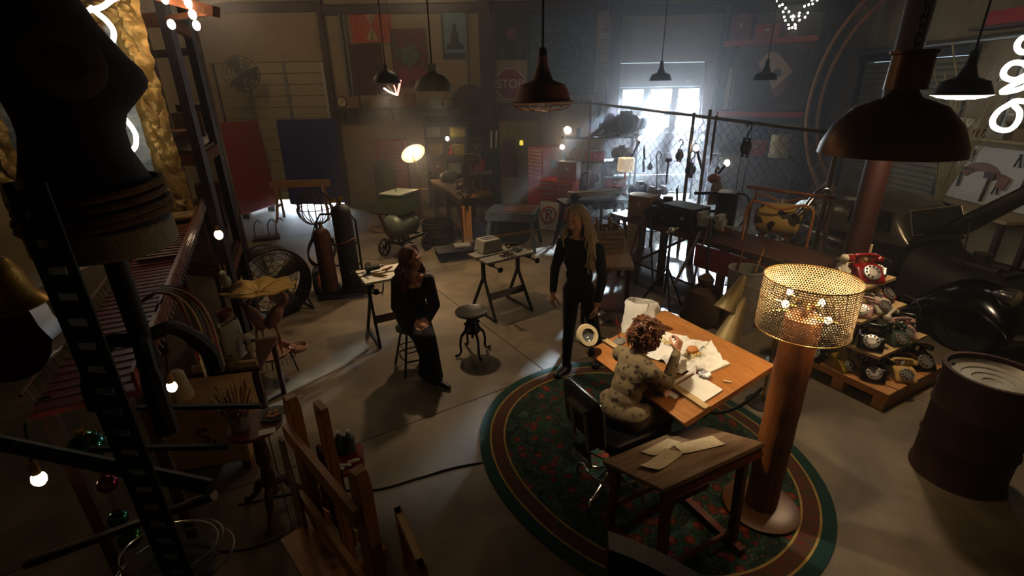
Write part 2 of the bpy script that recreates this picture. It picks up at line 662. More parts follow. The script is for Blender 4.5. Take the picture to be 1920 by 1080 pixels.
# red pipe column standing free in the hall
p = thing('pillar', 'reddish brown round steel column rising behind the big copper pendant', 'pillar', (3.74, 5.0, 0))
MB().cyl((0, 0, 0), (0, 0, 5.2), .115, n=24).build('shaft', 'pillar_red', p)
MB().box((0, 0, .012), (.4, .4, .024)).build('base_plate', 'steel_dark', p, smooth=False)
for i in range(4):
    MB().cyl((.15 * (-1) ** i, .15 * (-1) ** (i // 2), .02), (.15 * (-1) ** i, .15 * (-1) ** (i // 2), .06), .015, n=6).build('bolt', 'steel_black', p)
# ------------------------------------------------------------------ rug
def rug_field():
    m = M('rug_field', '#10241a', .95)
    nt = m.node_tree
    b = nt.nodes['Principled BSDF']
    tc = nt.nodes.new('ShaderNodeTexCoord')
    v = nt.nodes.new('ShaderNodeTexVoronoi')
    v.inputs['Scale'].default_value = 9
    nt.links.new(tc.outputs['Object'], v.inputs['Vector'])
    r = nt.nodes.new('ShaderNodeValToRGB')
    e = r.color_ramp.elements
    e[0].position = .0; e[0].color = (*hexc('#a88a4a'), 1)
    e[1].position = .62; e[1].color = (*hexc('#12291f'), 1)
    for p, c in ((.12, '#8e2a22'), (.30, '#6e1d1a'), (.34, '#15301f'), (.48, '#2f5a48')):
        x = e.new(p); x.color = (*hexc(c), 1)
    nt.links.new(v.outputs['Distance'], r.inputs['Fac'])
    v2 = nt.nodes.new('ShaderNodeTexVoronoi')
    v2.inputs['Scale'].default_value = 34
    nt.links.new(tc.outputs['Object'], v2.inputs['Vector'])
    r2 = nt.nodes.new('ShaderNodeValToRGB')
    e = r2.color_ramp.elements
    e[0].position = .12; e[0].color = (*hexc('#8a7d4a'), 1)
    e[1].position = .32; e[1].color = (*hexc('#10241c'), 1)
    x = e.new(.2); x.color = (*hexc('#6a2620'), 1)
    nt.links.new(v2.outputs['Distance'], r2.inputs['Fac'])
    n = nt.nodes.new('ShaderNodeTexNoise')
    n.inputs['Scale'].default_value = 5
    nt.links.new(tc.outputs['Object'], n.inputs['Vector'])
    mx = nt.nodes.new('ShaderNodeMix'); mx.data_type = 'RGBA'
    nt.links.new(n.outputs['Fac'], mx.inputs[0])
    nt.links.new(r.outputs[0], mx.inputs[6]); nt.links.new(r2.outputs[0], mx.inputs[7])
    nt.links.new(mx.outputs[2], b.inputs['Base Color'])
rug_field()
M('rug_teal', '#12352f', .95, var=.2, scale=60, bump=.2)
M('rug_gold', '#8f7a45', .95)
M('rug_red', '#5a1b18', .95, col2='#2e3a28', scale=22, bump=.1)
rug = thing('rug', 'oval green and red floral rug with a teal border under the drafting table', 'rug', (1.0, 3.17, 0), R(-53))
def ring(r0, r1, z0, n=96):
    b = MB()
    A, B = 1.40, 1.20
    def pt(i, r, z):
        a = 2 * PI * i / n
        return (math.copysign(abs(math.cos(a)) ** .95, math.cos(a)) * (A - r), math.copysign(abs(math.sin(a)) ** .95, math.sin(a)) * (B - r), z)
    vs, fs = [], []
    for i in range(n):
        if r1 is None:
            vs += [pt(i, r0, z0)]
        else:
            vs += [pt(i, r0, 0.001), pt(i, r0, z0), pt(i, r1, z0), pt(i, r1, 0.001)]
    if r1 is None:
        fs = [tuple(range(n))]
    else:
        for i in range(n):
            j = (i + 1) % n
            for k in range(3):
                fs.append((i * 4 + k, j * 4 + k, j * 4 + k + 1, i * 4 + k + 1))
    return b.add(vs, fs)
ring(0, .085, .012).build('border', 'rug_teal', rug, smooth=False)
ring(.085, .1, .0115).build('border_line', 'rug_gold', rug, smooth=False)
ring(.1, .2, .011).build('border_band', 'rug_red', rug, smooth=False)
ring(.2, .215, .0115).build('border_line', 'rug_gold', rug, smooth=False)
ring(.215, None, .011).build('field', 'rug_field', rug, smooth=False)

# ------------------------------------------------------------------ pendant lamps
def shade(prof, t=.003, n=32):
    """prof outer (r,z) from top to rim; closed shell with inner side"""
    b = MB()
    inner = [(max(r - t, .0005), z - (t if i < len(prof) - 1 else 0)) for i, (r, z) in enumerate(prof)]
    b.lathe(prof[::-1] + [(0, prof[0][1])], n=n)
    b.lathe([(0, inner[0][1])] + inner, n=n)
    return b
M('shade_rust', '#5a3420', .55, .4, col2='#7d4a2a', scale=7, bump=.08)
M('shade_copper', '#4a2c14', .38, .6, col2='#6a4220', scale=3, bump=.02)
M('shade_green', '#3a4038', .5, .3)
M('shade_white', '#8b8472', .5)
M('enamel_inside', '#cfc8b4', .5)
BELL = [(.03, .27), (.035, .22), (.055, .165), (.07, .13), (.15, .1), (.175, .05), (.19, .005), (.2, 0)]
DOME = [(.03, .2), (.05, .17), (.12, .145), (.17, .09), (.195, .03), (.2, 0)]
def pendant(label, loc, r, prof, mat, lit=0, cage=False, lens=False, top=5.2, chain=False, neck=None, name='pendant_lamp', col=WARMW, spread=120, tilt=None):
    t = thing(name, label, 'lamp', loc)
    k = r / .2
    sh = shade([(a * k, z * k) for a, z in prof]).build('lamp_shade', mat, t)
    h = prof[0][1] * k
    if neck:
        nr, nh = neck
        b = MB().cyl((0, 0, h - .01), (0, 0, h + nh), nr, nr * .96, 24).lathe([(nr, h + nh), (nr * 1.1, h + nh + .004), (nr * 1.1, h + nh + .014), (0, h + nh + .016)])
        b.build('neck', mat, t)
        h += nh
    else:
        MB().lathe([(.03 * k, h - .01), (.03 * k, h + .03), (.018 * k, h + .05), (0, h + .055)], n=14).build('socket_cap', 'steel_dark', t)
        h += .05
    if chain:
        lk = None
        z = h
        i = 0
        c = MB()
        while z < min(top - loc[2], h + 1.6):
            pts = [(.012 * math.cos(a), 0, z + .02 + .02 * math.sin(a)) if i % 2 else (0, .012 * math.cos(a), z + .02 + .02 * math.sin(a)) for a in [2 * PI * q / 8 for q in range(8)]]
            c.tube(pts, .0035, 5, closed=True)
            z += .03
            i += 1
        c.build('chain', 'steel_black', t)
    else:
        MB().cyl((0, 0, h), (0, 0, top - loc[2]), .008, n=6).build('cord', 'steel_black', t)
    if cage:
        c = MB()
        rr = .2 * k
        c.tube([(rr * math.cos(a), rr * math.sin(a), 0) for a in [2 * PI * q / 32 for q in range(32)]], .006, 6, True)
        c.tube([(rr * .96 * math.cos(a), rr * .96 * math.sin(a), -.02) for a in [2 * PI * q / 32 for q in range(32)]], .003, 5, True)
        for q in range(12):
            a = 2 * PI * q / 12
            c.tube([(rr * s * math.cos(a + w), rr * s * math.sin(a + w), z) for s, z, w in ((1, 0, 0), (.97, -.028, .06), (.7, -.048, .12), (.35, -.055, .2), (.05, -.058, .26))], .0025, 5)
        c.tube([(rr * .6 * math.cos(a), rr * .6 * math.sin(a), -.05) for a in [2 * PI * q / 24 for q in range(24)]], .0025, 5, True)
        c.build('guard', 'wire_rust', t)
    if lens:
        MB().lathe([(.0, -.035 * k)] + [(.2 * k * s, -.035 * k * (1 - s ** 3) + (.004 if i % 2 else 0)) for i, s in enumerate((.15, .3, .45, .6, .75, .88, .97))] + [(.2 * k, .0)], n=32).build('lens', glow('lens_glow', (1.0, .93, .72), 9), t)
        lamp('bulb_light', 'SPOT', (0, 0, -.06), lit, col, aim=None, parent=t, size=.1, spot_size=R(150), spot_blend=.5)
    else:
        on = lit > 0
        MB().ball((0, 0, .05 * k), .03, (1, 1, 1.35), 12).build('bulb', glow('bulb_on', WARMW, 30) if on else 'plastic_white', t)
        if on:
            lamp('bulb_light', 'SPOT', (0, 0, .0), lit, col, parent=t, aim=tilt, size=.05, spot_size=R(spread), spot_blend=.6)
    return t
pendant('rusty brown pendant lamp with a wire guard hanging high in the centre', (.215, 3.3, 2.665), .192, BELL, 'shade_rust', cage=True, lit=330, col=(1, .84, .6), spread=46, tilt=(.95, -.14, -1.8))
pendant('wide copper dome pendant hanging by a chain before the red column', (1.5, 1.97, 2.475), .245, DOME, 'shade_copper', chain=True, neck=(.07, .11))
pendant('lit pendant lamp with a glowing ribbed lens at upper right', (3.6, 4.12, 2.64), .2, BELL, 'steel_black', lit=150, lens=True)
pendant('small lit green pendant lamp beside the tie dye hanging', (-1.75, 7.6, 2.86), .2, DOME, 'shade_green', lit=330, spread=100)
pendant('pale enamel pendant lamp with flat rim left of the stop sign', (-.83, 5.8, 2.74), .215, DOME, 'shade_white', lit=170, neck=(.05, .05), spread=110)
pendant('small dark pendant lamp just above the bright door windows', (2.66, 9.2, 2.85), .2, BELL, 'steel_black', lit=40, col=(1, .9, .75))
pendant('dark pendant lamp hanging before the bird picture cabinet', (4.1, 8.4, 2.82), .19, BELL, 'steel_black')

def fill_globe_lamp(label, loc, power):  # added lamp above the frame, there to brighten the left and back walls
    t = thing('fill_lamp', label, 'lamp', loc)
    shade([(.06, .16), (.08, .13), (.16, .06), (.2, 0)], n=28).build('lamp_shade', 'aluminium', t)
    MB().ball((0, 0, -.03), .11, (1, 1, 1), 16).build('globe', glow('fill_lamp_globe', (1, .74, .45), 8), t)
    MB().cyl((0, 0, .16), (0, 0, 5.2 - loc[2]), .012, n=8).build('stem', 'steel_dark', t)
    lamp('bulb_light', 'POINT', (0, 0, -.16), power, WARMW, parent=t, size=.11)
fill_globe_lamp('added out of frame globe lamp under the ceiling brightening the left wall', (-5.0, 9.4, 4.72), 105)
fill_globe_lamp('added out of frame globe lamp under the ceiling brightening the back wall', (-1.4, 9.6, 4.78), 55)
# ------------------------------------------------------------------ big perforated floor lamp
fl_ = thing('floor_lamp', 'tall wooden post lamp with a perforated metal drum shade', 'lamp', (1.704, 2.549, .012))
MB().lathe([(0, .0), (.235, .0), (.247, .006), (.246, .02), (.2, .034), (.11, .04), (0, .041)], n=48).build('base', M('lamp_base', '#5f4024', .35, .1, var=.1, bump=.01), fl_)
b = MB()
prof = [(.1 + .0012 * math.sin(i * .9), .04 + i * .0365) for i in range(40)]
b.lathe(prof + [(.095, prof[-1][1] + .004), (0, prof[-1][1] + .005)], n=32)
b.build('post', M('post_wood', '#6e3d1e', .5, col2='#94592c', scale=6, stretch=(7, 7, .8), bump=.06), fl_)
# drum: real holes, staggered
b = MB()
NC, NR, RD, Z0, HH = 104, 23, .25, 1.395, .312
da, dz = 2 * PI / NC, HH / NR
def cylp(a, z):
    return (RD * math.cos(a), RD * math.sin(a), z)
vs, fs = [], []
for j in range(NR):
    off = .5 if j % 2 else 0
    for i in range(NC):
        a, z = (i + off) * da, Z0 + (j + .5) * dz
        q = len(vs)
        for k in range(8):
            t = PI / 4 * k + PI / 8
            vs.append(cylp(a + .40 * da * math.cos(t), z + .42 * dz * math.sin(t)))
        sq = [(.5, .21), (.21, .5), (-.21, .5), (-.5, .21), (-.5, -.21), (-.21, -.5), (.21, -.5), (.5, -.21)]
        for k in range(8):
            vs.append(cylp(a + sq[k][0] * da, z + sq[k][1] * dz))
        cn = len(vs)
        for sx, sz in ((.5, .5), (-.5, .5), (-.5, -.5), (.5, -.5)):
            vs.append(cylp(a + sx * da, z + sz * dz))
        for k in range(8):
            l = (k + 1) % 8
            fs.append((q + k, q + 8 + k, q + 8 + l, q + l))
        for k, c in ((0, 0), (2, 1), (4, 2), (6, 3)):
            fs.append((q + 8 + k, cn + c, q + 8 + (k + 1) % 8))
b.add(vs, fs)
drum = b.build('lamp_shade', M('drum_metal', '#75654c', .42, .6, var=.08, bump=0), fl_)
sm = drum.modifiers.new('t', 'SOLIDIFY'); sm.thickness = .0016; sm.offset = 0
b = MB()
for z in (Z0, Z0 + HH):
    MB().tube([cylp(2 * PI * k / 64, z) for k in range(64)], .004, 6, True).build('rim', 'brass', fl_)
b = MB()
for k in range(3):
    a = 2 * PI * k / 3 + .5
    b.tube([(0, 0, 1.47), (.06 * math.cos(a), .06 * math.sin(a), 1.53), (RD * math.cos(a), RD * math.sin(a), 1.55)], .005, 6)
b.cyl((0, 0, 1.46), (0, 0, 1.56), .02, n=10)
b.build('spider', 'brass', fl_)
for k, (x, y, z) in enumerate(((-.15, -.04, 1.57), (.12, .05, 1.53), (.06, -.12, 1.5), (-.02, .15, 1.56))):
    MB().ball((x, y, z), .019, (1, 1, 1.25), 12).build('bulb', glow('bulb_hot', (1.0, .74, .42), 14), fl_)
    MB().cyl((x * .55, y * .55, z - .02), (x * .85, y * .85, z - .01), .011, n=8).build('socket', 'brass', fl_)
    lamp('bulb_light', 'POINT', (x * 1.1, y * 1.1, z + .035), 13, WARM, parent=fl_, size=.03)

# ------------------------------------------------------------------ twin cone lamp behind it
t = thing('cone_lamp', 'brass floor lamp with two cone shades behind the drafting table', 'lamp', (2.3, 3.75, 0))
MB().lathe([(0, 0), (.14, 0), (.14, .015), (.03, .03), (0, .03)], n=24).build('base', 'steel_dark', t)
MB().cyl((0, 0, .02), (0, 0, 1.2), .012, n=8).build('pole', 'brass', t)
def cone_between(top, bot, r0, r1):
    top, bot = Vector(top), Vector(bot)
    L = (bot - top).length
    b = MB()
    b.lathe([(r0 * .5, -.02), (r0, 0), (r0 * 1.25, L * .12), (r1, L), (r1 - .004, L), (r0, L * .1), (r0 * .4, .0), (0, 0)], c=top, axis=(bot - top), n=24)
    return b
for (tp, bt, arm) in (((-.39, -.03, 1.27), (-.53, -.11, 1.01), 1.12), ((-.42, -.15, 1.13), (-.52, -.2, .8), .92)):
    s_ = cone_between(tp, bt, .026, .1).build('cone_shade', M('brass_satin', '#8d7a52', .5, .55, var=.12), t)
    MB().tube([(0, 0, arm - .05), (-.18, -.04, arm), (Vector(tp) * .8 + Vector(bt) * .2)], .008, 6).build('arm', 'brass', t)

# ------------------------------------------------------------------ drafting table
RT = R(-62.7)
dt = thing('drafting_table', 'tilted orange wooden drafting table on an iron pedestal', 'table', (1.19, 3.14, .012), RT)
TB = Matrix.Translation((0, 0, .858)) @ Matrix.Rotation(R(12.5), 4, 'X')
b = MB(); b.M = TB
b.box((0, 0, -.0125), (1.045, .84, .025))
bevel(b.build('board', 'wood_orange', dt, smooth=False), .004)
b = MB(); b.M = TB
b.box((0, -.225, .008), (1.05, .05, .016)).box((0, -.248, .013), (1.05, .008, .026))
b.build('pencil_ledge', 'wood_pale', dt, smooth=False)
b = MB(); b.M = TB
for s in (-1, 1):
    b.box((s * .51, 0, -.035), (.024, .8, .02))
    b.box((s * .3, 0, -.04), (.05, .7, .03))
b.build('batten', 'wood_tan', dt, smooth=False)
b = MB().cyl((0, .02, .05), (0, .02, .72), .045, .035, 16).lathe([(.05, .3), (.065, .32), (.065, .38), (.05, .4)], c=(0, .02, 0))
b.build('column', 'iron_black', dt)
for s in (-1, 1):
    b = MB().tube(bez([(0, .02, .14), (s * .2, .02, .12), (s * .4, .02, .05), (s * .44, .02, .015)], 5), .025, 8)
    b.tube(bez([(s * .42, -.22, .015), (s * .41, 0, .035), (s * .42, .26, .015)], 5), .02, 8)
    b.build('foot', 'iron_black', dt)
b = MB().tube([(.34, .42 - .42 * math.cos(a) - .1, .8 - .3 * math.sin(a)) for a in [q * PI / 12 for q in range(2, 10)]], .014, 6)
b.tube([(-.34, .42 - .42 * math.cos(a) - .1, .8 - .3 * math.sin(a)) for a in [q * PI / 12 for q in range(2, 10)]], .014, 6)
b.bar((-.34, .02, .55), (.34, .02, .55), .03).bar((-.34, .02, .55), (-.34, .02, .82), .02).bar((.34, .02, .55), (.34, .02, .82), .02)
b.build('tilt_quadrant', 'iron_black', dt)

TW = Matrix.Translation((1.19, 3.14, .012)) @ Matrix.Rotation(RT, 4, 'Z') @ TB
def on_board(name, label, cat, u, v, rz=0, group=None, up=.0):
    """empty lying on the board with its own axes"""
    o = thing(name, label, cat)
    o.matrix_world = TW @ Matrix.Translation((u, v, up)) @ Matrix.Rotation(rz, 4, 'Z')
    return o
def sheet(w, d, amp, seed, thick=.0012, nu=18, nv=14, lift=.0, fold=3.0):
    def fn(u, v):
        x, y = (u - .5) * w, (v - .5) * d
        q = Vector((x * fold * 4 + seed * 3.1, y * fold * 4 - seed, seed))
        z = abs(noise.noise(q)) * amp + abs(noise.noise(q * 2.3)) * amp * .5 + lift
        e = noise.noise(Vector((seed, x * 9, y * 9))) * .12
        return (x * (1 + e), y * (1 - e), z + .002)
    return MB().grid(fn, nu, nv, thick)
o = on_board('food_wrapper', 'crumpled white food wrapper under the raised hand', 'wrapper', -.09, .06, .3)
sheet(.42, .36, .045, 1).build('sheet', 'white_paper', o)
o = on_board('food_wrapper', 'open white food wrapper holding a half eaten burger', 'wrapper', .13, .14, -.5)
sheet(.30, .26, .04, 5).build('sheet', 'white_paper', o)
o = on_board('paper_napkin', 'folded white napkin between the wrapper and the foil ball', 'napkin', .285, .12, -.15)
MB().box((0, 0, .006), (.05, .2, .012)).box((.004, .004, .014), (.045, .19, .004)).build('folds', 'white_paper', o, smooth=False)
o = on_board('paper_napkin', 'crumpled bright white napkin nearest the sketch pad', 'napkin', .12, -.03, .7)
sheet(.2, .18, .06, 9).build('sheet', 'white_paper', o)
o = on_board('paper_strip', 'rolled white paper edge lying along the sketch pad', 'paper', .222, -.11, 1.56)
MB().tube([(-.11, 0, .014), (.11, 0, .014)], .013, 12).build('roll', 'white_paper', o)
o = on_board('sketch_pad', 'blank white sketch pad with rounded corners on the drafting table', 'pad', .362, -.117, 0)
def rrect(w, d, r, n=4):
    out = []
    for cx, cy, a0 in ((w / 2 - r, d / 2 - r, 0), (-w / 2 + r, d / 2 - r, PI / 2), (-w / 2 + r, -d / 2 + r, PI), (w / 2 - r, -d / 2 + r, 1.5 * PI)):
        out += [(cx + r * math.cos(a0 + k * PI / 2 / n), cy + r * math.sin(a0 + k * PI / 2 / n)) for k in range(n + 1)]
    return out
MB().prism(rrect(.23, .19, .012), .0, .004).build('back_board', 'card', o, smooth=False)
MB().prism(rrect(.226, .186, .012), .004, .012).build('page', 'white_paper', o, smooth=False)
o = on_board('foil_ball', 'crumpled silver foil ball at the corner of the sketch pad', 'foil', .298, -.003, 0, up=.02)
b = MB().ball((0, 0, .0), .042, (1.15, .9, .6), 22)
b.v = [v * (1 + .28 * noise.noise(v * 60)) for v in b.v]
b.build('crumple', M('foil', '#d9d7d2', .34, 1, var=.05, bump=.2, scale=60), o, smooth=False)
o = on_board('burger', 'half eaten burger lying on the open wrapper', 'burger', .07, .125, .4, up=.012)
b = MB().lathe([(0, .055), (.02, .053), (.038, .043), (.043, .028), (.04, .022), (0, .022)], n=20)
b.build('bun', M('bun', '#9a5c28', .5, col2='#b87838'), o)
MB().lathe([(0, .022), (.041, .022), (.043, .016), (.041, .01), (0, .01)], n=20).build('patty', M('patty', '#3a1c0e', .7), o)
MB().lathe([(0, .01), (.04, .01), (.041, .004), (.036, 0), (0, 0)], n=20).build('bun_base', 'bun', o)
M('fry', '#c9a548', .6, col2='#dcbd66')
fm = None
for k in range(26):
    cu, cv = ((-.13, .075), (.115, .12), (.075, .05))[k % 3]
    o = on_board('french_fry', 'thin golden french fry scattered on the white wrappers', 'fry', cu + random.gauss(0, .025), cv + random.gauss(0, .02), random.uniform(0, PI), 'french fries on the wrappers', up=.035)
    o2 = MB().tube([(-.022, 0, 0), (0, random.uniform(-.004, .004), .002), (.022, 0, 0)], .0042, 4).build('stick', 'fry', o, smooth=False)
o = on_board('eraser', 'small pale eraser near the far right corner of the board', 'eraser', .437, .061, .5)
bevel(MB().box((0, 0, .006), (.05, .014, .012)).build('block', 'cream', o, smooth=False), .002)
o = on_board('paper_slip', 'small white slip of paper by the resting left hand', 'paper', .27, -.29, .15)
MB().box((0, 0, .002), (.12, .045, .003)).build('sheet', 'white_paper', o, smooth=False)
# paper bag, magnifier ring lamp, small stand on the far left corner
o = on_board('paper_bag', 'white crumpled paper bag standing behind the hunched person', 'bag', -.43, .05, .5)
def bagf(u, v):
    a = 2 * PI * u
    r = 1 + .18 * noise.noise(Vector((math.cos(a) * 2, math.sin(a) * 2, v * 3)))
    r *= 1 + .2 * noise.noise(Vector((math.cos(a) * 4, math.sin(a) * 4, v * 6)))
    return (.15 * math.cos(a) * r * (1 - .15 * v) + .03 * v, .09 * math.sin(a) * r * (1 - .55 * v) + .05 * v, .002 + .27 * v + .02 * noise.noise(Vector((a, 3, 1))) * v)
MB().grid(bagf, 28, 10, .002).build('bag_body', 'white_paper', o)
o = on_board('needle_stand', 'thin red rod on a round grey base at the table corner', 'stand', -.43, -.15, 0)
MB().lathe([(0, 0), (.05, 0), (.05, .012), (.03, .03), (0, .035)], n=20).build('base', 'paint_grey', o)
MB().cyl((0, 0, .03), (-.03, .02, .22), .004, n=6).build('rod', 'paint_red', o)
MB().cyl((-.05, .01, .16), (.0, .03, .16), .004, n=6).build('crossbar', 'paint_red', o)
t = thing('magnifier_lamp', 'white ring magnifier lamp clamped to the table beside the standing woman', 'lamp', (.62, 3.36, .82))
ax = Vector((.35, -.75, .55))
x_, y_, z_ = frame(ax)
b = MB()
b.lathe([(.055, -.025), (.085, -.025), (.095, 0), (.085, .025), (.055, .025), (.055, -.025)], c=(-.04, 0, .13), axis=ax, n=28)
b.build('ring_head', 'cream', t)
MB().lathe([(0, -.004), (.055, -.003), (.055, .003), (0, .006)], c=(-.04, 0, .13), axis=ax, n=24).build('lens', M('lens_glass', '#aab0ae', .05, 0, var=.02, bump=0, trans=.8), t)
MB().tube([(-.1, .03, .15), (-.15, .06, .13), (-.14, .06, .06), (-.04, .04, .03)], .004, 6).build('handle', 'steel_dark', t)
MB().tube([(-.02, .03, .06), (0, .0, .03), (0, 0, -.04)], .01, 8).box((0, 0, -.02), (.05, .04, .06)).build('clamp', 'steel_dark', t)

# ------------------------------------------------------------------ swivel drafting chair
ch = thing('drafting_chair', 'black padded swivel chair with chrome foot ring', 'chair', (.69, 2.71, .012), RT)
def slab(w, d, h, r=.04, n=5):
    return MB().prism(rrect(w, d, r, n), 0, h)
b = MB(); b.M = Matrix.Translation((0, .0, .545))
b.prism(rrect(.42, .40, .06), 0, .075)
bevel(b.build('seat', 'leather_black', ch, smooth=False), .02, 3)
BK = Matrix.Translation((0, -.245, .63)) @ Matrix.Rotation(R(98), 4, 'X')
b = MB(); b.M = BK @ Matrix.Translation((0, .16, 0))
b.prism(rrect(.40, .36, .05), -.025, .025)
bk = bevel(b.build('backrest', 'leather_black', ch, smooth=False), .014, 3)
b = MB(); b.M = BK @ Matrix.Translation((0, .16, 0))
b.tube([(x, y, .0) for x, y in rrect(.41, .37, .055, 5)], .006, 6, True)
b.build('trim', 'chrome', bk)
b = MB(); b.M = BK @ Matrix.Translation((0, .04, .045))
b.bar((-.075, -.25, 0), (-.075, .2, 0), .03, .012).bar((.075, -.25, 0), (.075, .2, 0), .03, .012).bar((-.09, .2, 0), (.09, .2, 0), .03, .04).bar((-.09, -.25, 0), (.09, -.25, 0), .03, .02)
b.build('back_bracket', M('bracket_metal', '#8d8472', .45, .4, var=.08), ch, smooth=False)
MB().bar((0, -.28, .5), (0, -.02, .52), .09, .012).bar((-.07, -.285, .5), (.07, -.285, .5), .02, .04).build('back_arm', 'steel_dark', ch, smooth=False)
MB().cyl((0, 0, .12), (0, 0, .545), .028, n=14).lathe([(.05, .1), (.06, .12), (.04, .2), (.03, .22)]).build('stem', 'chrome', ch)
rg = [(.2 * math.cos(2 * PI * k / 40), .2 * math.sin(2 * PI * k / 40), .25) for k in range(40)]
MB().tube(rg, .0095, 8, True).build('foot_ring', 'chrome', ch)
for k in range(4):
    a = k * PI / 2 + .35
    c, s = math.cos(a), math.sin(a)
    MB().tube(bez([(.03 * c, .03 * s, .22), (.1 * c, .1 * s, .16), (.19 * c, .19 * s, .12), (.26 * c, .26 * s, .1), (.285 * c, .285 * s, .06), (.29 * c, .29 * s, .005)], 5), .0125, 8).build('leg', 'chrome', ch)
    MB().bar((.03 * c, .03 * s, .25), (.2 * c, .2 * s, .25), .008).build('ring_spoke', 'chrome', ch)

# ------------------------------------------------------------------ tilted side table with drawings
pc = [Vector((.54, 2.37, .6)), Vector((1.23, 2.72, .6)), Vector((1.45, 2.27, .8)), Vector((.77, 1.94, .8))]
cen = sum(pc, Vector()) / 4
ex = ((pc[1] - pc[0]) + (pc[2] - pc[3])).normalized()
st = thing('side_table', 'weathered tilted work table holding three loose drawings', 'table', (cen.x, cen.y, .012), math.atan2(ex.y, ex.x))
TS = Matrix.Translation((0, 0, .688)) @ Matrix.Rotation(R(-22.5), 4, 'X')
b = MB(); b.M = TS
b.box((0, 0, -.014), (.775, .545, .028))
M('weathered', '#55402a', .7, col2='#776048', scale=4, stretch=(1, 6, 6), bump=.08)
bevel(b.build('top', 'weathered', st, smooth=False), .004)
b = MB(); b.M = TS
b.box((0, -.25, -.05), (.74, .03, .06)).box((0, .25, -.05), (.74, .03, .06))
b.build('apron', 'wood_red', st, smooth=False)
for s in (-1, 1):
    for f, zt in ((-1, .76), (1, .55)):
        MB().bar((s * .3, f * .2, zt), (s * .3, f * .24, 0), .04, .05).build('leg', 'wood_red', st, smooth=False)
    MB().bar((s * .3, -.32, .03), (s * .3, .32, .03), .05, .04).build('floor_rail', 'wood_red', st, smooth=False)
MB().bar((-.3, 0, .3), (.3, 0, .3), .025, .05).build('stretcher', 'wood_red', st, smooth=False)
MB().bar((-.3, .22, .2), (.3, .22, .2), .02, .04).build('stretcher', 'wood_tan', st, smooth=False)
MB().bar((-.3, -.22, .1), (.3, -.22, .1), .02, .04).build('stretcher', 'wood_tan', st, smooth=False)
MB().bar((-.3, -.2, .1), (.3, .2, .45), .02, .03).build('brace', 'wood_red', st, smooth=False)
TS2 = Matrix.Translation((cen.x, cen.y, .012)) @ Matrix.Rotation(math.atan2(ex.y, ex.x), 4, 'Z') @ TS
for (u, v, rz, w, d, lab, cu) in ((-.16, -.02, .25, .26, .13, 'curled drawing at the left of the side table', .012), (-.03, .13, .12, .25, .11, 'drawing lying highest up the tilted side table', .004), (.13, -.02, -.35, .26, .16, 'largest drawing lying rightmost on the side table', .003)):
    def pf(a, c, w=w, d=d, cu=cu):
        return ((a - .5) * w, (c - .5) * d, .002 + cu * (2 * abs(a - .5)) ** 3 + .004 * (2 * abs(c - .5)) ** 2)
    o = MB().grid(pf, 10, 6, .0008).build('drawing', M('drawing_paper', '#9a8b70', .9, col2='#b3a486', scale=14, bump=.03), None)
    o.matrix_world = TS2 @ Matrix.Translation((u, v, .001 if v < .1 else .0)) @ Matrix.Rotation(rz, 4, 'Z')
    tag(o, lab, 'drawing')
# ------------------------------------------------------------------ people
M('cloth_black', '#0b0a0b', .9, var=.3, scale=40, bump=.1)
M('velvet_black', '#0a0809', .85, var=.3, scale=30, bump=.1)
M('boot_black', '#0c0a09', .4, var=.3)
M('pants_brown', '#3a2e20', .9, var=.25, scale=30, bump=.1)
M('skin_warm', '#b98468', .5, var=.05, bump=0)
M('lip', '#8a3a35', .4, var=.05, bump=0)
M('eye_dark', '#120d0a', .2, var=.05, bump=0)
M('hair_blonde', '#8a7354', .5, col2='#b09873', scale=30, stretch=(3, 3, .6), bump=.1)
M('hair_auburn', '#3d130c', .5, col2='#602416', scale=30, stretch=(3, 3, .6), bump=.1)
M('hair_brown', '#4a2815', .55, col2='#7d4a28', scale=24, bump=.1)
def sweater():
    m = M('sweater_floral', '#8b7a58', .9, var=.1, scale=40, bump=.1)
    nt = m.node_tree
    b = nt.nodes['Principled BSDF']
    tc = nt.nodes.new('ShaderNodeTexCoord')
    n = nt.nodes.new('ShaderNodeTexNoise'); n.inputs['Scale'].default_value = 60
    ad = nt.nodes.new('ShaderNodeMixRGB'); ad.inputs[0].default_value = .03
    nt.links.new(tc.outputs['Object'], ad.inputs[1]); nt.links.new(n.outputs['Color'], ad.inputs[2])
    v = nt.nodes.new('ShaderNodeTexVoronoi'); v.inputs['Scale'].default_value = 21
    v.inputs['Randomness'].default_value = .75
    nt.links.new(ad.outputs[0], v.inputs['Vector'])
    r = nt.nodes.new('ShaderNodeValToRGB')
    e = r.color_ramp.elements
    e[0].position = .26; e[0].color = (*hexc('#33251a'), 1)
    e[1].position = .36; e[1].color = (*hexc('#6b5b3f'), 1)
    nt.links.new(v.outputs['Distance'], r.inputs['Fac'])
    nt.links.new(r.outputs[0], b.inputs['Base Color'])
sweater()

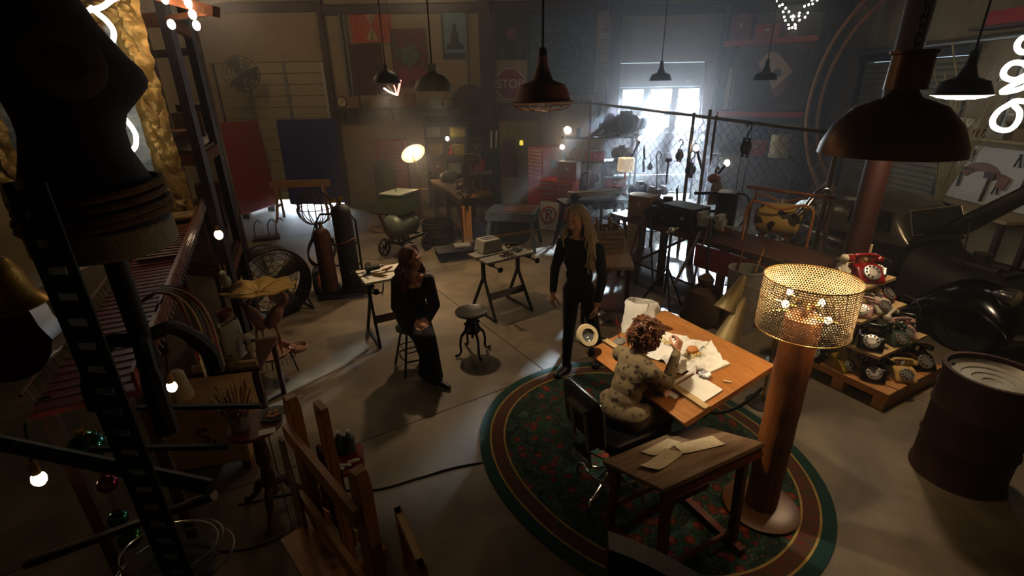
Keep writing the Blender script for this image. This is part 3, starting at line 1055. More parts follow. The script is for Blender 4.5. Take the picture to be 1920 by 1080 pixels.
class Fig:
    def __init__(s):
        s.b = MB()
    def cap(s, p0, p1, r0, r1=None, n=14, flat=None):
        r1 = r0 if r1 is None else r1
        p0, p1 = Vector(p0), Vector(p1)
        L = (p1 - p0).length
        k = 5
        prof = [(r0 * math.sin(PI / 2 * i / k), -r0 * math.cos(PI / 2 * i / k)) for i in range(k)] + [(r0, 0), (r1, L)] + [(r1 * math.cos(PI / 2 * i / k), L + r1 * math.sin(PI / 2 * i / k)) for i in range(1, k + 1)]
        prof[-1] = (0, L + r1)
        s.b.lathe(prof, c=p0, axis=(p1 - p0), n=n)
        return s
    def chain(s, pts, rs, n=14):
        for i in range(len(pts) - 1):
            s.cap(pts[i], pts[i + 1], rs[i], rs[i + 1], n)
        return s
    def ell(s, c, r, Mx=None):
        old = s.b.M
        s.b.M = Matrix.Translation(c) @ (Mx or Matrix())
        s.b.ball((0, 0, 0), 1, r, 18)
        s.b.M = old
        return s
    def head(s, c, Mx, k=1.0):
        """c head centre, Mx orientation: local y = face, z = up"""
        def E(p, r):
            s.ell(Vector(c) + (Mx @ Vector(p)) * k, [q * k for q in r], Mx)
        E((0, -.012, .025), (.073, .09, .092))
        E((0, .03, -.045), (.056, .06, .068))
        E((0, .062, -.092), (.024, .024, .02))
        E((0, .078, .022), (.05, .02, .018))
        E((0, .086, -.02), (.014, .02, .026))
        E((0, .1, -.03), (.012, .012, .01))
        E((-.036, .068, -.03), (.022, .018, .024)); E((.036, .068, -.03), (.022, .018, .024))
        E((0, .082, -.062), (.022, .014, .01))
        E((-.073, -.005, -.01), (.01, .02, .03)); E((.073, -.005, -.01), (.01, .02, .03))
        return s
    def hand(s, wrist, fdir, palm, curl=.5, right=True, k=1.0):
        """fdir: along the hand; palm: normal out of the palm; thumb to the side"""
        f = Vector(fdir).normalized()
        p = Vector(palm)
        p = (p - f * p.dot(f)).normalized()
        side = f.cross(p) * (1 if right else -1)
        w = Vector(wrist)
        for q in (-.024, -.008, .008, .024):
            s.cap(w + side * q * .7 * k, w + f * .078 * k + side * q * k, .014 * k, .0125 * k, 8)
        for i, (q, L) in enumerate(((.028, .068), (.0095, .077), (-.0095, .07), (-.028, .055))):
            a = w + f * .085 * k + side * q * k
            pts = [a]
            ang = 0
            for j, fr in enumerate((.45, .32, .27)):
                ang += curl * (1.0 + .15 * i) * (1, .9, .6)[j]
                pts.append(pts[-1] + (f * math.cos(ang) + p * math.sin(ang)) * L * fr * k)
            s.chain(pts, [.0095 * k, .009 * k, .008 * k, .007 * k], 8)
        b0 = w + f * .02 * k + side * .026 * k
        b1 = b0 + (f * .55 + side * .75 + p * .3).normalized() * .042 * k
        b2 = b1 + (f * .8 + side * .1 + p * .5).normalized() * .034 * k
        s.chain([b0, b1, b2, b2 + (f * .8 - side * .2 + p * .5).normalized() * .02 * k], [.014 * k, .0115 * k, .0095 * k, .008 * k], 8)
        return s
    def make(s, name, origin, fn, mats, voxel=.0065, it=4):
        me = bpy.data.meshes.new(name)
        o = Vector(origin)
        me.from_pydata([tuple(v - o) for v in s.b.v], [], s.b.f)
        tmp = bpy.data.objects.new('tmp', me)
        COL.objects.link(tmp)
        rm = tmp.modifiers.new('r', 'REMESH'); rm.mode = 'VOXEL'; rm.voxel_size = voxel
        sm = tmp.modifiers.new('s', 'SMOOTH'); sm.factor = .5; sm.iterations = it
        dg = bpy.context.evaluated_depsgraph_get()
        m2 = bpy.data.meshes.new_from_object(tmp.evaluated_get(dg))
        bpy.data.objects.remove(tmp)
        m2.name = name
        for m in mats:
            m2.materials.append(MATS[m])
        m2.polygons.foreach_set('material_index', [fn(p.center + o) for p in m2.polygons])
        m2.polygons.foreach_set('use_smooth', [True] * len(m2.polygons))
        ob = bpy.data.objects.new(name, m2)
        COL.objects.link(ob)
        ob.location = o
        return ob

def headM(face, up=(0, 0, 1)):
    y = Vector(face).normalized()
    x = y.cross(Vector(up)).normalized()
    z = x.cross(y)
    return Matrix(((x.x, y.x, z.x), (x.y, y.y, z.y), (x.z, y.z, z.z))).to_4x4()

def face_bits(body, c, Mx, k=1.0):
    o = body.location
    for s_ in (-1, 1):
        e = MB().ball((0, 0, 0), .0105 * k, (1.25, .6, .75), 10)
        w = e.build('eye', 'eye_dark', body)
        w.location = Vector(c) + (Mx @ Vector((s_ * .031, .079, .004))) * k - o
        w.rotation_euler = Mx.to_euler()
        e = MB().tube([(-.018, 0, 0), (0, .004, .006), (.018, -.003, .001)], [.002, .004, .002], 6).build('eyebrow', 'eye_dark', body)
        e.location = Vector(c) + (Mx @ Vector((s_ * .031, .09, .024))) * k - o
        e.rotation_euler = Mx.to_euler()
    l = MB().ball((0, .002, .004), .006, (3.2, 1, .7), 10).ball((0, 0, -.004), .007, (2.8, 1, .8), 10).build('lips', 'lip', body)
    l.location = Vector(c) + (Mx @ Vector((0, .091, -.062))) * k - o
    l.rotation_euler = Mx.to_euler()

def long_hair(body, c, Mx, mat, zend, seed, n=110, spread=.13, front=.5):
    rnd = random.Random(seed)
    o = body.location
    b = MB()
    c = Vector(c)
    # cap of hair over the skull, open at the face
    b.M = Matrix.Translation(c - o) @ Mx
    b.ball((0, -.03, .036), 1, (.087, .093, .094), 20)
    b.M = Matrix()
    for i in range(n):
        az = rnd.uniform(R(75), R(285))
        if rnd.random() < .35:
            az = rnd.choice((-1, 1)) * rnd.uniform(R(72), R(95))
        d = Vector((math.sin(az), math.cos(az), 0))
        lay = rnd.uniform(.92, 1.12)
        L = [Vector((d.x * .02, -.01 + d.y * .03, .118)), Vector((d.x * .06, -.01 + d.y * .06, .105 * lay)), Vector((d.x * .088 * lay, -.012 + d.y * .088 * lay, .04)), Vector((d.x * .094 * lay, -.015 + d.y * .09 * lay, -.05))]
        P = [c + Mx @ p for p in L]
        dw = (Mx.to_3x3() @ d)
        dw.z = 0
        dw.normalize()
        q = P[-1]
        z1 = zend + rnd.uniform(-.05, .08)
        m = 5
        for k in range(1, m + 1):
            t = k / m
            wob = Vector((rnd.gauss(0, .012), rnd.gauss(0, .012), 0))
            hor = dw * (spread * math.sin(t * PI * .6) * rnd.uniform(.6, 1.1) * .45)
            P.append(Vector((q.x, q.y, q.z + (z1 - q.z) * t)) + hor + wob)
        b.tube([p - o for p in bez(P, 3)], [(.0135 * (1 - (j / (len(P) * 3 - 2)) ** 3) + .003) for j in range((len(P) - 1) * 3 + 1)], 6)
    return b.build('hair', mat, body)

# ---- standing woman
f = Fig()
HM = headM((-.66, -.70, -.26), (-.1, 0, 1))
hc = Vector((.615, 4.385, 1.615))
f.head(hc, HM, 1.0)
f.chain([(.645, 4.415, 1.4), (.63, 4.405, 1.49), (.625, 4.4, 1.56)], [.058, .05, .05])
TM = headM((-.55, -.83, 0))
f.ell((.655, 4.42, 1.31), (.158, .1, .13), TM).ell((.655, 4.42, 1.18), (.148, .1, .13), TM).ell((.66, 4.425, 1.06), (.14, .1, .12), TM).ell((.665, 4.425, .94), (.155, .112, .12), TM)
f.ell((.575, 4.385, 1.25), (.065, .06, .075), TM).ell((.655, 4.335, 1.25), (.065, .06, .075), TM)
shR, shL = Vector((.5, 4.52, 1.37)), Vector((.815, 4.32, 1.36))
f.chain([(.6, 4.45, 1.41), shR], [.06, .052]).chain([(.7, 4.38, 1.41), shL], [.06, .052])
f.chain([shR, (.425, 4.47, 1.12), (.40, 4.36, .93)], [.056, .048, .036]).hand((.395, 4.345, .9), (-.05, -.12, -1), (.5, .3, 0), .35, right=True)
f.chain([shL, (.865, 4.3, 1.08), (.815, 4.245, .84)], [.056, .048, .037]).hand((.81, 4.24, .82), (-.1, -.1, -1), (-.6, .2, 0), .45, right=False)
hR, hL = Vector((.595, 4.46, .9)), Vector((.735, 4.385, .9))
f.chain([hR, (.565, 4.36, .5), (.55, 4.37, .12)], [.092, .06, .045]).chain([(.56, 4.4, .36), (.555, 4.4, .3)], [.055, .052])
f.chain([hL, (.83, 4.46, .49), (.93, 4.56, .13)], [.092, .06, .045]).chain([(.86, 4.51, .36), (.875, 4.53, .3)], [.055, .052])
for an, dr in (((.55, 4.37, .1), Vector((-.62, -.78, 0)).normalized()), ((.93, 4.56, .1), Vector((-.4, -.9, 0)).normalized())):
    an = Vector(an)
    f.cap(an + Vector((0, 0, .1)), an - Vector((0, 0, .02)), .05, .046)
    f.cap(an - dr * .035 + Vector((0, 0, -.045)), an + dr * .17 + Vector((0, 0, -.058)), .048, .04)
    f.cap(an - dr * .03 + Vector((0, 0, -.075)), an + dr * .13 + Vector((0, 0, -.078)), .02, .018)
def fn(p):
    if (p - hc).length < .17 and p.z > 1.46 or (p.z > 1.44 and (p.xy - hc.xy).length < .09):
        return 0
    if p.z < .93 and ((p - Vector((.39, 4.33, .84))).length < .095 or (p - Vector((.8, 4.22, .75))).length < .11):
        return 0
    return 2 if p.z < .22 else 1
w1 = f.make('person', (.66, 4.42, .012), fn, ['skin_warm', 'cloth_black', 'boot_black'])
w1.location.z = .0
tag(w1, 'standing person with long blonde hair in black top and trousers', 'person')
face_bits(w1, hc, HM)
long_hair(w1, hc, HM, 'hair_blonde', 1.17, 3, n=120, spread=.2)

# ---- seated woman
f = Fig()
HM = headM((.90, -.40, -.06))
hc2 = Vector((-.985, 4.535, 1.215))
f.head(hc2, HM, .98)
f.chain([(-1.0, 4.565, 1.0), (-.995, 4.555, 1.08), (-.99, 4.545, 1.15)], [.058, .05, .048])
TM = headM((.42, -.9, 0))
f.ell((-1.01, 4.57, .91), (.155, .1, .12), TM).ell((-1.02, 4.575, .8), (.145, .1, .12), TM).ell((-1.03, 4.575, .69), (.15, .105, .11), TM).ell((-1.03, 4.56, .59), (.165, .14, .1), TM)
f.ell((-1.03, 4.49, .87), (.055, .055, .055), TM).ell((-.93, 4.535, .87), (.055, .05, .055), TM)
shR, shL = Vector((-1.16, 4.5, .97)), Vector((-.845, 4.625, .98))
shR, shL = Vector((-1.165, 4.57, .97)), Vector((-.84, 4.57, .98))
f.chain([(-1.06, 4.57, 1.0), shR], [.06, .052]).chain([(-.95, 4.57, 1.0), shL], [.06, .052])
f.chain([shR, (-1.175, 4.52, .71), (-.98, 4.33, .645)], [.058, .066, .05]).chain([shL, (-.795, 4.48, .74), (-.85, 4.315, .65)], [.058, .066, .05])
f.hand((-.955, 4.315, .64), (.72, -.5, -.18), (.3, .3, -1), .5, right=True).hand((-.845, 4.3, .655), (-.35, -.75, -.3), (-.2, .1, -1), .55, right=False)
hR, hL = Vector((-1.11, 4.53, .58)), Vector((-.96, 4.56, .58))
f.chain([hR, (-.905, 4.16, .535), (-.875, 4.22, .3), (-.9, 4.24, .1)], [.095, .065, .062, .07])
f.chain([hL, (-.8, 4.13, .545), (-.79, 4.19, .3), (-.78, 4.17, .1)], [.095, .065, .062, .075])
for an, dr in (((-.9, 4.24, .1), Vector((.75, -.66, 0))), ((-.77, 4.16, .1), Vector((.8, -.6, 0)))):
    an = Vector(an)
    f.cap(an + Vector((0, 0, .06)), an - Vector((0, 0, .01)), .045, .045)
    f.cap(an - dr * .02 + Vector((0, 0, -.045)), an + dr * .16 + Vector((0, 0, -.07)), .042, .026)
    f.cap(an - dr * .05 + Vector((0, 0, -.05)), an - dr * .045 + Vector((0, 0, -.08)), .022, .02)
nk = Vector((-.985, 4.5, 1.0))
def fn(p):
    if (p - hc2).length < .165 and p.z > 1.07:
        return 0
    fr = (p - Vector((-1.0, 4.56, 1.0)))
    frontness = fr.x * .42 - fr.y * .9
    lat = fr.x * .9 + fr.y * .42
    if p.z > 1.045 and fr.xy.length < .1:
        return 0
    if frontness > .02 and p.z > .925 and abs(lat) < .055 + (p.z - .925) * .35 and p.z < 1.08:
        return 0
    if p.z < .69 and ((p - Vector((-.89, 4.265, .62))).length < .075):
        return 0
    return 2 if p.z < .085 else 1
w2 = f.make('person', (-1.0, 4.45, 0), fn, ['skin_warm', 'velvet_black', 'boot_black'])
tag(w2, 'seated person with long auburn hair in black, hands folded in lap', 'person')
face_bits(w2, hc2, HM, .98)
long_hair(w2, hc2, HM, 'hair_auburn', .93, 5, n=100, spread=.16)
MB().ball((0, 0, 0), .011, (1, .5, 1), 10).build('pendant', 'brass', w2).location = Vector((-.955, 4.455, .985)) - w2.location

# ---- person hunched over the drafting table
f = Fig()
HM = headM((.80, .42, -.42), (.3, .15, 1))
hc3 = Vector((.925, 2.955, 1.155))
f.head(hc3, HM, .98)
f.chain([(.84, 2.885, 1.02), (.87, 2.915, 1.08), (.9, 2.935, 1.12)], [.06, .055, .055])
FM = headM((.889, .459, 0))
def sl(a, t):
    return Vector((.72, 2.76, .68)).lerp(Vector((.845, 2.885, 1.0)), t) + Vector((0, 0, a))
f.ell(sl(0, .92), (.15, .09, .1), FM).ell(sl(0, .7), (.142, .094, .12), FM).ell(sl(0, .45), (.126, .092, .12), FM).ell(sl(0, .2), (.126, .098, .11), FM).ell((.715, 2.755, .69), (.16, .13, .085), FM)
shL3, shR3 = Vector((.77, 3.04, .97)), Vector((.92, 2.745, .98))
f.chain([sl(.03, .98), shL3], [.065, .06]).chain([sl(.03, .98), shR3], [.065, .06])
f.chain([shR3, (1.03, 2.775, .885)], [.055, .047]).chain([(1.03, 2.775, .885), (1.11, 2.92, .925), (1.17, 3.035, .965)], [.047, .04, .032])
f.hand((1.175, 3.045, .97), (.25, .35, .6), (-.35, .7, -.1), .75, right=True)
f.chain([shL3, (.9, 3.07, .86), (.955, 2.92, .845), (.985, 2.85, .83)], [.055, .047, .04, .032])
f.hand((.99, 2.845, .825), (.5, -.75, -.1), (.1, .1, -1), .7, right=False)
hR, hL = Vector((.79, 2.67, .68)), Vector((.69, 2.87, .68))
f.chain([hR, (1.08, 2.84, .62), (1.0, 2.82, .3)], [.095, .066, .05]).chain([hL, (.98, 3.03, .62), (.92, 3.0, .3)], [.095, .066, .05])
for an in (Vector((1.0, 2.82, .3)), Vector((.92, 3.0, .3))):
    f.cap(an + Vector((-.03, -.015, -.03)), an + Vector((.13, .065, -.045)), .04, .03)
def fn(p):
    if (p - hc3).length < .15 and p.z > 1.06:
        return 0
    if (p - Vector((1.215, 3.1, 1.02))).length < .098 and (p - Vector((1.1, 2.9, .92))).length > .17:
        return 0
    if (p - Vector((1.03, 2.79, .81))).length < .085 and p.z < .865 and p.x > .985:
        return 0
    if p.z > .72 or (p - Vector((1.1, 2.92, .925))).length < .12:
        return 1
    return 3 if p.z < .33 else 2
w3 = f.make('person', (.72, 2.76, 0), fn, ['skin_warm', 'sweater_floral', 'pants_brown', 'boot_black'])
tag(w3, 'person with short curly brown hair and floral sweater hunched over the table', 'person')
face_bits(w3, hc3, HM, .98)
# curly hair
rnd = random.Random(11)
b = MB()
b.M = Matrix.Translation(hc3 - w3.location) @ HM
b.ball((0, -.03, .03), 1, (.093, .098, .098), 18)
for i in range(340):
    th = rnd.uniform(0, 2 * PI)
    z = rnd.uniform(-.75, 1) if i < 210 else rnd.uniform(.35, 1)
    d = Vector((math.sqrt(1 - z * z) * math.sin(th), math.sqrt(1 - z * z) * math.cos(th), z))
    if d.y > .55 and d.z < .55:
        continue
    base = Vector((0, -.03, .015)) + Vector((d.x * .088, d.y * .093, d.z * .098))
    t1, t2, _ = frame(d)
    L, rr, turns = rnd.uniform(.035, .06), rnd.uniform(.008, .014), rnd.uniform(1.2, 2)
    ph = rnd.uniform(0, 6)
    dn = (d * .55 + Vector((0, 0, -.8 if i < 210 else -.1)) + t1 * (0 if i < 210 else .8)).normalized()
    b.tube([base + dn * L * q / 8 + (t1 * math.cos(ph + turns * 6.28 * q / 8) + t2 * math.sin(ph + turns * 6.28 * q / 8)) * rr for q in range(9)], [.0075] * 7 + [.006, .003], 5)
b.build('hair', 'hair_brown', w3)
# ------------------------------------------------------------------ stools and folding benches
t = thing('metal_stool', 'dark metal stool with rungs under the seated person', 'stool', (-1.05, 4.53, 0), .5)
MB().lathe([(0, .455), (.15, .455), (.168, .465), (.17, .48), (.16, .492), (0, .488)], n=28).build('seat', 'paint_green', t)
for k in range(4):
    a = PI / 4 + k * PI / 2
    c, s = math.cos(a), math.sin(a)
    MB().tube([(.12 * c, .12 * s, .46), (.245 * c, .245 * s, .0)], .012, 8).build('leg', 'steel_black', t)
    a2 = a + PI / 2
    MB().tube([(.185 * c, .185 * s, .15), (.15 * math.cos(a + PI / 4), .15 * math.sin(a + PI / 4), .15), (.185 * math.cos(a2), .185 * math.sin(a2), .15)], .008, 6).build('rung', 'steel_black', t)
    MB().tube([(.165 * c, .165 * s, .24), (.165 * math.cos(a2), .165 * math.sin(a2), .24)], .006, 6).build('rung', 'steel_black', t)

t = thing('piano_stool', 'round iron piano stool with curled legs standing alone mid floor', 'stool', (-.447, 4.775, 0), .2)
MB().lathe([(0, .5), (.16, .5), (.177, .51), (.178, .527), (.165, .536), (.155, .53), (0, .53)], n=32).build('seat', M('stool_seat', '#3b3732', .3, .3, scale=14), t)
MB().lathe([(.055, .42), (.065, .44), (.05, .47), (.07, .5), (0, .5)], n=18).cyl((0, 0, .2), (0, 0, .45), .016, n=10).build('screw', 'iron_black', t)
for k in range(4):
    a = k * PI / 2 + .3
    c, s = math.cos(a), math.sin(a)
    P = [(.045, .43), (.065, .36), (.085, .3), (.13, .25), (.15, .16), (.145, .08), (.165, .035), (.2, .02), (.212, .042)]
    b = MB().tube([(r * c, r * s, z) for r, z in [(q.x, q.z) for q in bez([(x, 0, z) for x, z in P], 4)]], [.017] * 12 + [.014] * 10 + [.012] * 11, 8)
    b.ball((.075 * c, .075 * s, .39), .02, (1, 1, 1), 8)
    b.ball((.2 * c, .2 * s, .03), .022, (1, 1, .9), 8)
    b.build('leg', 'iron_black', t)
MB().lathe([(.0, .27), (.08, .275), (.09, .29), (.08, .305), (0, .31)], n=18).build('collar', 'iron_black', t)

def workmate(label, loc, rz, topmat):
    t = thing('folding_workbench', label, 'workbench', loc, rz)
    for y in (-.13, .13):
        bevel(MB().box((0, y, .785), (.70, .21, .03)).build('jaw', topmat, t, smooth=False), .004)
    MB().bar((-.28, -.25, .755), (-.28, .25, .755), .05, .03).bar((.28, -.25, .755), (.28, .25, .755), .05, .03).build('jaw_rail', 'steel_black', t, smooth=False)
    for s in (-1, 1):
        MB().cyl((s * .28, -.26, .745), (s * .28, -.4, .745), .012, n=8).cyl((s * .28, -.4, .745), (s * .28, -.415, .745), .035, n=12).build('crank', 'steel_black', t)
        MB().bar((s * .27, 0, .75), (s * .27, 0, .48), .035, .05).build('upright', 'steel_black', t, smooth=False)
        for f in (-1, 1):
            MB().bar((s * .27, f * .02, .5), (s * .29, f * .29, 0), .03, .03).build('leg', 'steel_black', t, smooth=False)
        MB().bar((s * .29, -.29, .015), (s * .29, .29, .015), .028, .028).build('floor_bar', 'steel_black', t, smooth=False)
    MB().box((0, -.15, .3), (.54, .015, .09), rx=R(-28)).build('step_board', 'wood_dark', t, smooth=False)
    return t
workmate('folding workbench heaped with wired tools behind the seated person', (-1.42, 5.33, 0), R(29), 'paint_white')
workmate('folding workbench carrying a grey appliance case mid floor', (-.14, 5.95, 0), R(35), 'paint_grey')

# things on the two benches
def put(name, label, cat, loc, rz=0, group=None):
    return thing(name, label, cat, loc, rz, group)
t = put('power_drill', 'black power drill with cable on the bench behind the seated person', 'drill', (-1.6, 5.3, .8), .6)
MB().cyl((-.09, 0, .06), (.07, 0, .06), .035, .03, 14).build('body', 'black', t)
MB().cyl((.07, 0, .06), (.12, 0, .06), .02, .012, 12).build('chuck', 'chrome', t)
MB().bar((-.05, 0, .05), (-.08, 0, -.0), .04, .03).build('grip', 'black', t, smooth=False)
MB().tube(bez([(-.1, 0, .03), (-.2, .05, .01), (-.22, .15, .008), (-.12, .2, .008), (-.02, .14, .008), (.1, .18, .008)], 6), .006, 6).build('cable', 'black', t)
t = put('hand_torch', 'brass nozzled hand torch lying on the bench behind the seated person', 'torch', (-1.48, 5.15, .8), -.4)
MB().tube([(-.1, 0, .02), (0, 0, .02), (.08, 0, .025)], [.018, .016, .008], 10).build('barrel', 'brass', t)
MB().tube(bez([(-.1, 0, .02), (-.18, .04, .01), (-.2, -.06, .008), (-.1, -.1, .008)], 6), .005, 6).build('hose', 'rubber', t)
t = put('pliers', 'rusty pliers beside the drill on the bench behind the seated person', 'pliers', (-1.45, 5.42, .8), 1.1)
for s in (-1, 1):
    MB().tube([(-.1, s * .03, .01), (0, 0, .012), (.05, -s * .008, .012)], [.007, .01, .006], 6).build('handle', 'rust', t)
t = put('glass_jar', 'clear glass jar on the bench behind the seated person', 'jar', (-1.32, 5.55, .8))
MB().lathe([(0, 0), (.04, 0), (.042, .08), (.034, .095), (.034, .11), (.031, .11), (.031, .095), (.038, .08), (.036, .006), (0, .006)], n=18).build('glass', M('jar_glass', '#9fa6a0', .08, 0, var=.02, bump=0, trans=.75), t)

t = put('appliance_case', 'pale grey metal appliance case with sloped sides on the mid floor bench', 'appliance', (-.3, 6.05, .8), R(35))
b = MB()
pts = [(-.16, 0), (.16, 0), (.12, .17), (-.12, .17)]
b.prism([(x, z) for x, z in pts], -.11, .11, Matrix.Rotation(PI / 2, 4, 'X'))
bevel(b.build('case', M('case_grey', '#8d8880', .4, .3, var=.08), t, smooth=False), .012, 3)
for y in (-.035, .035):
    MB().box((0, y, .171), (.17, .025, .003)).build('slot', 'black', t, smooth=False)
MB().cyl((-.16, -.02, .05), (-.22, -.02, .06), .009, n=8).build('lever', 'chrome', t)
t = put('chain_heap', 'heap of rusty red chain in a tray on the mid floor bench', 'chain', (-.05, 5.82, .8), R(35))
for k in range(22):
    a = k * .55
    r = .02 + .004 * k
    MB().tube([(r * math.cos(a) + .018 * math.cos(q), r * math.sin(a) + .012 * math.sin(q), .012 + .006 * (k % 4) + .008 * math.sin(q + k)) for q in [2 * PI * j / 8 for j in range(8)]], .005, 5, True).build('link', 'rust_dark', t)
t = put('socket_set', 'chrome socket wrenches on the mid floor bench', 'wrench set', (.06, 6.02, .8), R(60))
for k in range(4):
    MB().cyl((-.08, -.05 + k * .035, .012), (.08, -.05 + k * .035, .012), .009, n=8).build('wrench', 'chrome', t)
t = put('hand_drill', 'dark hand drill with yellow handle on the mid floor bench', 'drill', (.0, 6.2, .8), R(10))
MB().cyl((-.08, 0, .04), (.1, 0, .04), .03, .025, 12).build('body', 'black', t)
MB().bar((-.03, 0, .03), (-.06, -.08, .02), .03, .028).build('grip', 'paint_yellow', t, smooth=False)

# ------------------------------------------------------------------ drum fan
t = thing('drum_fan', 'large black industrial drum fan standing behind the flamingo table', 'fan', (-3.15, 5.93, 0), 0)
AX = Vector((.72, -.69, 0)).normalized()
C = Vector((0, 0, .47))
MB().lathe([(.45, -.17), (.465, -.17), (.47, -.15), (.455, -.13), (.455, .13), (.47, .15), (.465, .17), (.45, .17), (.45, -.17)], c=C, axis=AX, n=40).build('housing', 'steel_black', t)
x_, y_, z_ = frame(AX)
for sgn in (-1, 1):
    b = MB()
    for r in (.09, .17, .25, .33, .41):
        b.tube([C + AX * .165 * sgn + (x_ * math.cos(a) + y_ * math.sin(a)) * r for a in [2 * PI * k / 32 for k in range(32)]], .004, 5, True)
    for k in range(12):
        a = 2 * PI * k / 12
        d = x_ * math.cos(a) + y_ * math.sin(a)
        b.tube([C + AX * .17 * sgn + d * .05, C + AX * .165 * sgn + d * .455], .004, 5)
    b.lathe([(0, -.01), (.07, -.01), (.07, .01), (0, .01)], c=C + AX * .17 * sgn, axis=AX, n=16)
    b.build('grille', 'steel_dark', t)
for k in range(4):
    a = 2 * PI * k / 4 + .4
    d = x_ * math.cos(a) + y_ * math.sin(a)
    e = x_ * -math.sin(a) + y_ * math.cos(a)
    def bl(u, v, d=d, e=e):
        return C + d * (.07 + .34 * u) + e * (v - .5) * (.12 + .16 * u) + AX * ((v - .5) * .13 * (1 - .3 * u))
    MB().grid(bl, 6, 5, .004).build('blade', 'aluminium', t)
MB().cyl(C - AX * .15, C + AX * .05, .08, n=18).build('motor', 'paint_grey', t)
for s in (-1, 1):
    MB().tube([x_ * .36 * s + AX * .12 + Vector((0, 0, .19)), x_ * .4 * s + AX * .2 + Vector((0, 0, .015)), x_ * .4 * s - AX * .2 + Vector((0, 0, .015)), x_ * .36 * s - AX * .12 + Vector((0, 0, .19))], .016, 8).build('leg', 'steel_black', t)

# ------------------------------------------------------------------ welding cylinders on a cart
t = thing('cylinder_cart', 'two wheeled steel cart frame carrying gas cylinders', 'cart', (-2.45, 6.55, 0), .2)
MB().box((0, 0, .09), (.62, .34, .02)).box((.0, -.17, .11), (.62, .015, .05)).build('deck', 'steel_black', t, smooth=False)
MB().tube([(-.27, .2, .08), (-.27, .2, 1.05), (-.2, .24, 1.16), (.2, .24, 1.16), (.27, .2, 1.05), (.27, .2, .08)], .016, 8).build('frame', 'steel_black', t)
MB().bar((-.27, .19, .72), (.27, .19, .72), .03, .02).bar((-.27, .19, .4), (.27, .19, .4), .03, .02).build('crossbar', 'steel_black', t, smooth=False)
MB().tube([(.3, -.17, .07), (.52, -.17, .05), (.55, -.1, .05), (.55, .2, .06)], .012, 6).build('foot_bar', 'steel_black', t)
for s in (-1, 1):
    w = MB().lathe([(.12, -.03), (.2, -.035), (.215, -.02), (.215, .02), (.2, .035), (.12, .03)], c=(s * .36, .12, .215), axis=(1, 0, 0), n=28).build('tyre', 'rubber', t)
    MB().lathe([(0, -.025), (.12, -.02), (.12, .02), (0, .025)], c=(s * .36, .12, .215), axis=(1, 0, 0), n=20).build('hub', 'paint_red', w)
def cylinder_bottle(label, loc, r, h, mat):
    t = thing('gas_cylinder', label, 'gas cylinder', loc)
    MB().lathe([(0, 0), (r * .92, 0), (r, .02), (r, h - r * 1.0), (r * .94, h - r * .62), (r * .72, h - r * .25), (r * .4, h - .01), (r * .3, h), (0, h)], n=28).build('tank', mat, t)
    MB().cyl((0, 0, h), (0, 0, h + .06), .02, n=10).cyl((-.035, 0, h + .05), (.035, 0, h + .05), .012, n=8).build('valve', 'brass', t)
    MB().lathe([(0, .0), (.03, .0), (.033, .012), (.03, .02), (0, .02)], c=(0, 0, h + .06), n=14).build('hand_wheel', 'steel_dark', t)
    return t
cylinder_bottle('shorter rust brown gas cylinder strapped on the cart', (-2.62, 6.5, .1), .115, .93, 'rust_dark')
c2 = cylinder_bottle('tall dark gas cylinder standing on the cart', (-2.33, 6.58, .1), .135, 1.24, 'iron_black')
MB().tube([(.137 * math.cos(a), .137 * math.sin(a), .72 + .04 * math.cos(a)) for a in [2 * PI * k / 24 for k in range(24)]], .008, 6, True).build('strap', 'rust', c2)
for k, s in enumerate((-1, 1)):
    MB().lathe([(0, 0), (.035, 0), (.035, .02), (0, .022)], c=(-.05 + .1 * k, -.08, 1.3 + .03 * k), axis=(.2, -1, .2), n=14).build('gauge', 'brass', c2)
t = thing('hose_coil', 'coiled dark welding hose looped beside the cylinder cart', 'hose', (-2.8, 6.85, 0))
b = MB().tube([(.2 * math.cos(a) + .01 * math.sin(3 * a), .1 * math.sin(a), .55 + .22 * math.sin(a) + .004 * a) for a in [k * .3 for k in range(66)]], .012, 6)
b.build('loops', 'rubber', t)
MB().bar((0, 0, 0), (0, 0, .75), .03).box((0, 0, .01), (.3, .3, .02)).build('hose_post', 'steel_black', t, smooth=False)
MB().box((0, 0, .8), (.14, .1, .1)).build('regulator', 'paint_red', t, smooth=False)

# ------------------------------------------------------------------ green wheeled compressor
t = thing('compressor', 'old green tank compressor on spoked wheels with a box housing', 'compressor', (-1.95, 8.45, 0), R(-24))
b = MB()
k = 8
r, L = .225, .42
prof = [(r * math.sin(PI / 2 * i / k), -L / 2 - .16 * math.cos(PI / 2 * i / k)) for i in range(k)] + [(r, -L / 2), (r, L / 2)] + [(r * math.cos(PI / 2 * i / k), L / 2 + .16 * math.sin(PI / 2 * i / k)) for i in range(1, k)] + [(0, L / 2 + .16)]
b.lathe(prof, c=(0, 0, .56), axis=(0, 1, 0), n=30)
b.build('tank', M('tank_green', '#474e42', .38, .15, var=.12), t)
MB().lathe([(r + .003, -.04), (r + .01, -.03), (r + .01, .03), (r + .003, .04)], c=(0, .1, .56), axis=(0, 1, 0), n=30).build('band', 'paint_green', t)
bx_ = bevel(MB().box((0, .02, .955), (.42, .52, .34)).build('housing', 'paint_green', t, smooth=False), .01)
MB().box((0, .02, 1.13), (.44, .54, .02)).build('lid', M('lid_green', '#75796a', .4, var=.1), t, smooth=False)
MB().cyl((-.03, -.02, 1.14), (-.03, -.02, 1.2), .014, n=10).build('knob', 'aluminium', t)
for s in (-1, 1):
    MB().bar((s * .14, -.2, .35), (s * .14, -.2, .8), .03, .03).bar((s * .14, .2, .35), (s * .14, .2, .8), .03, .03).build('bracket', 'steel_black', t, smooth=False)
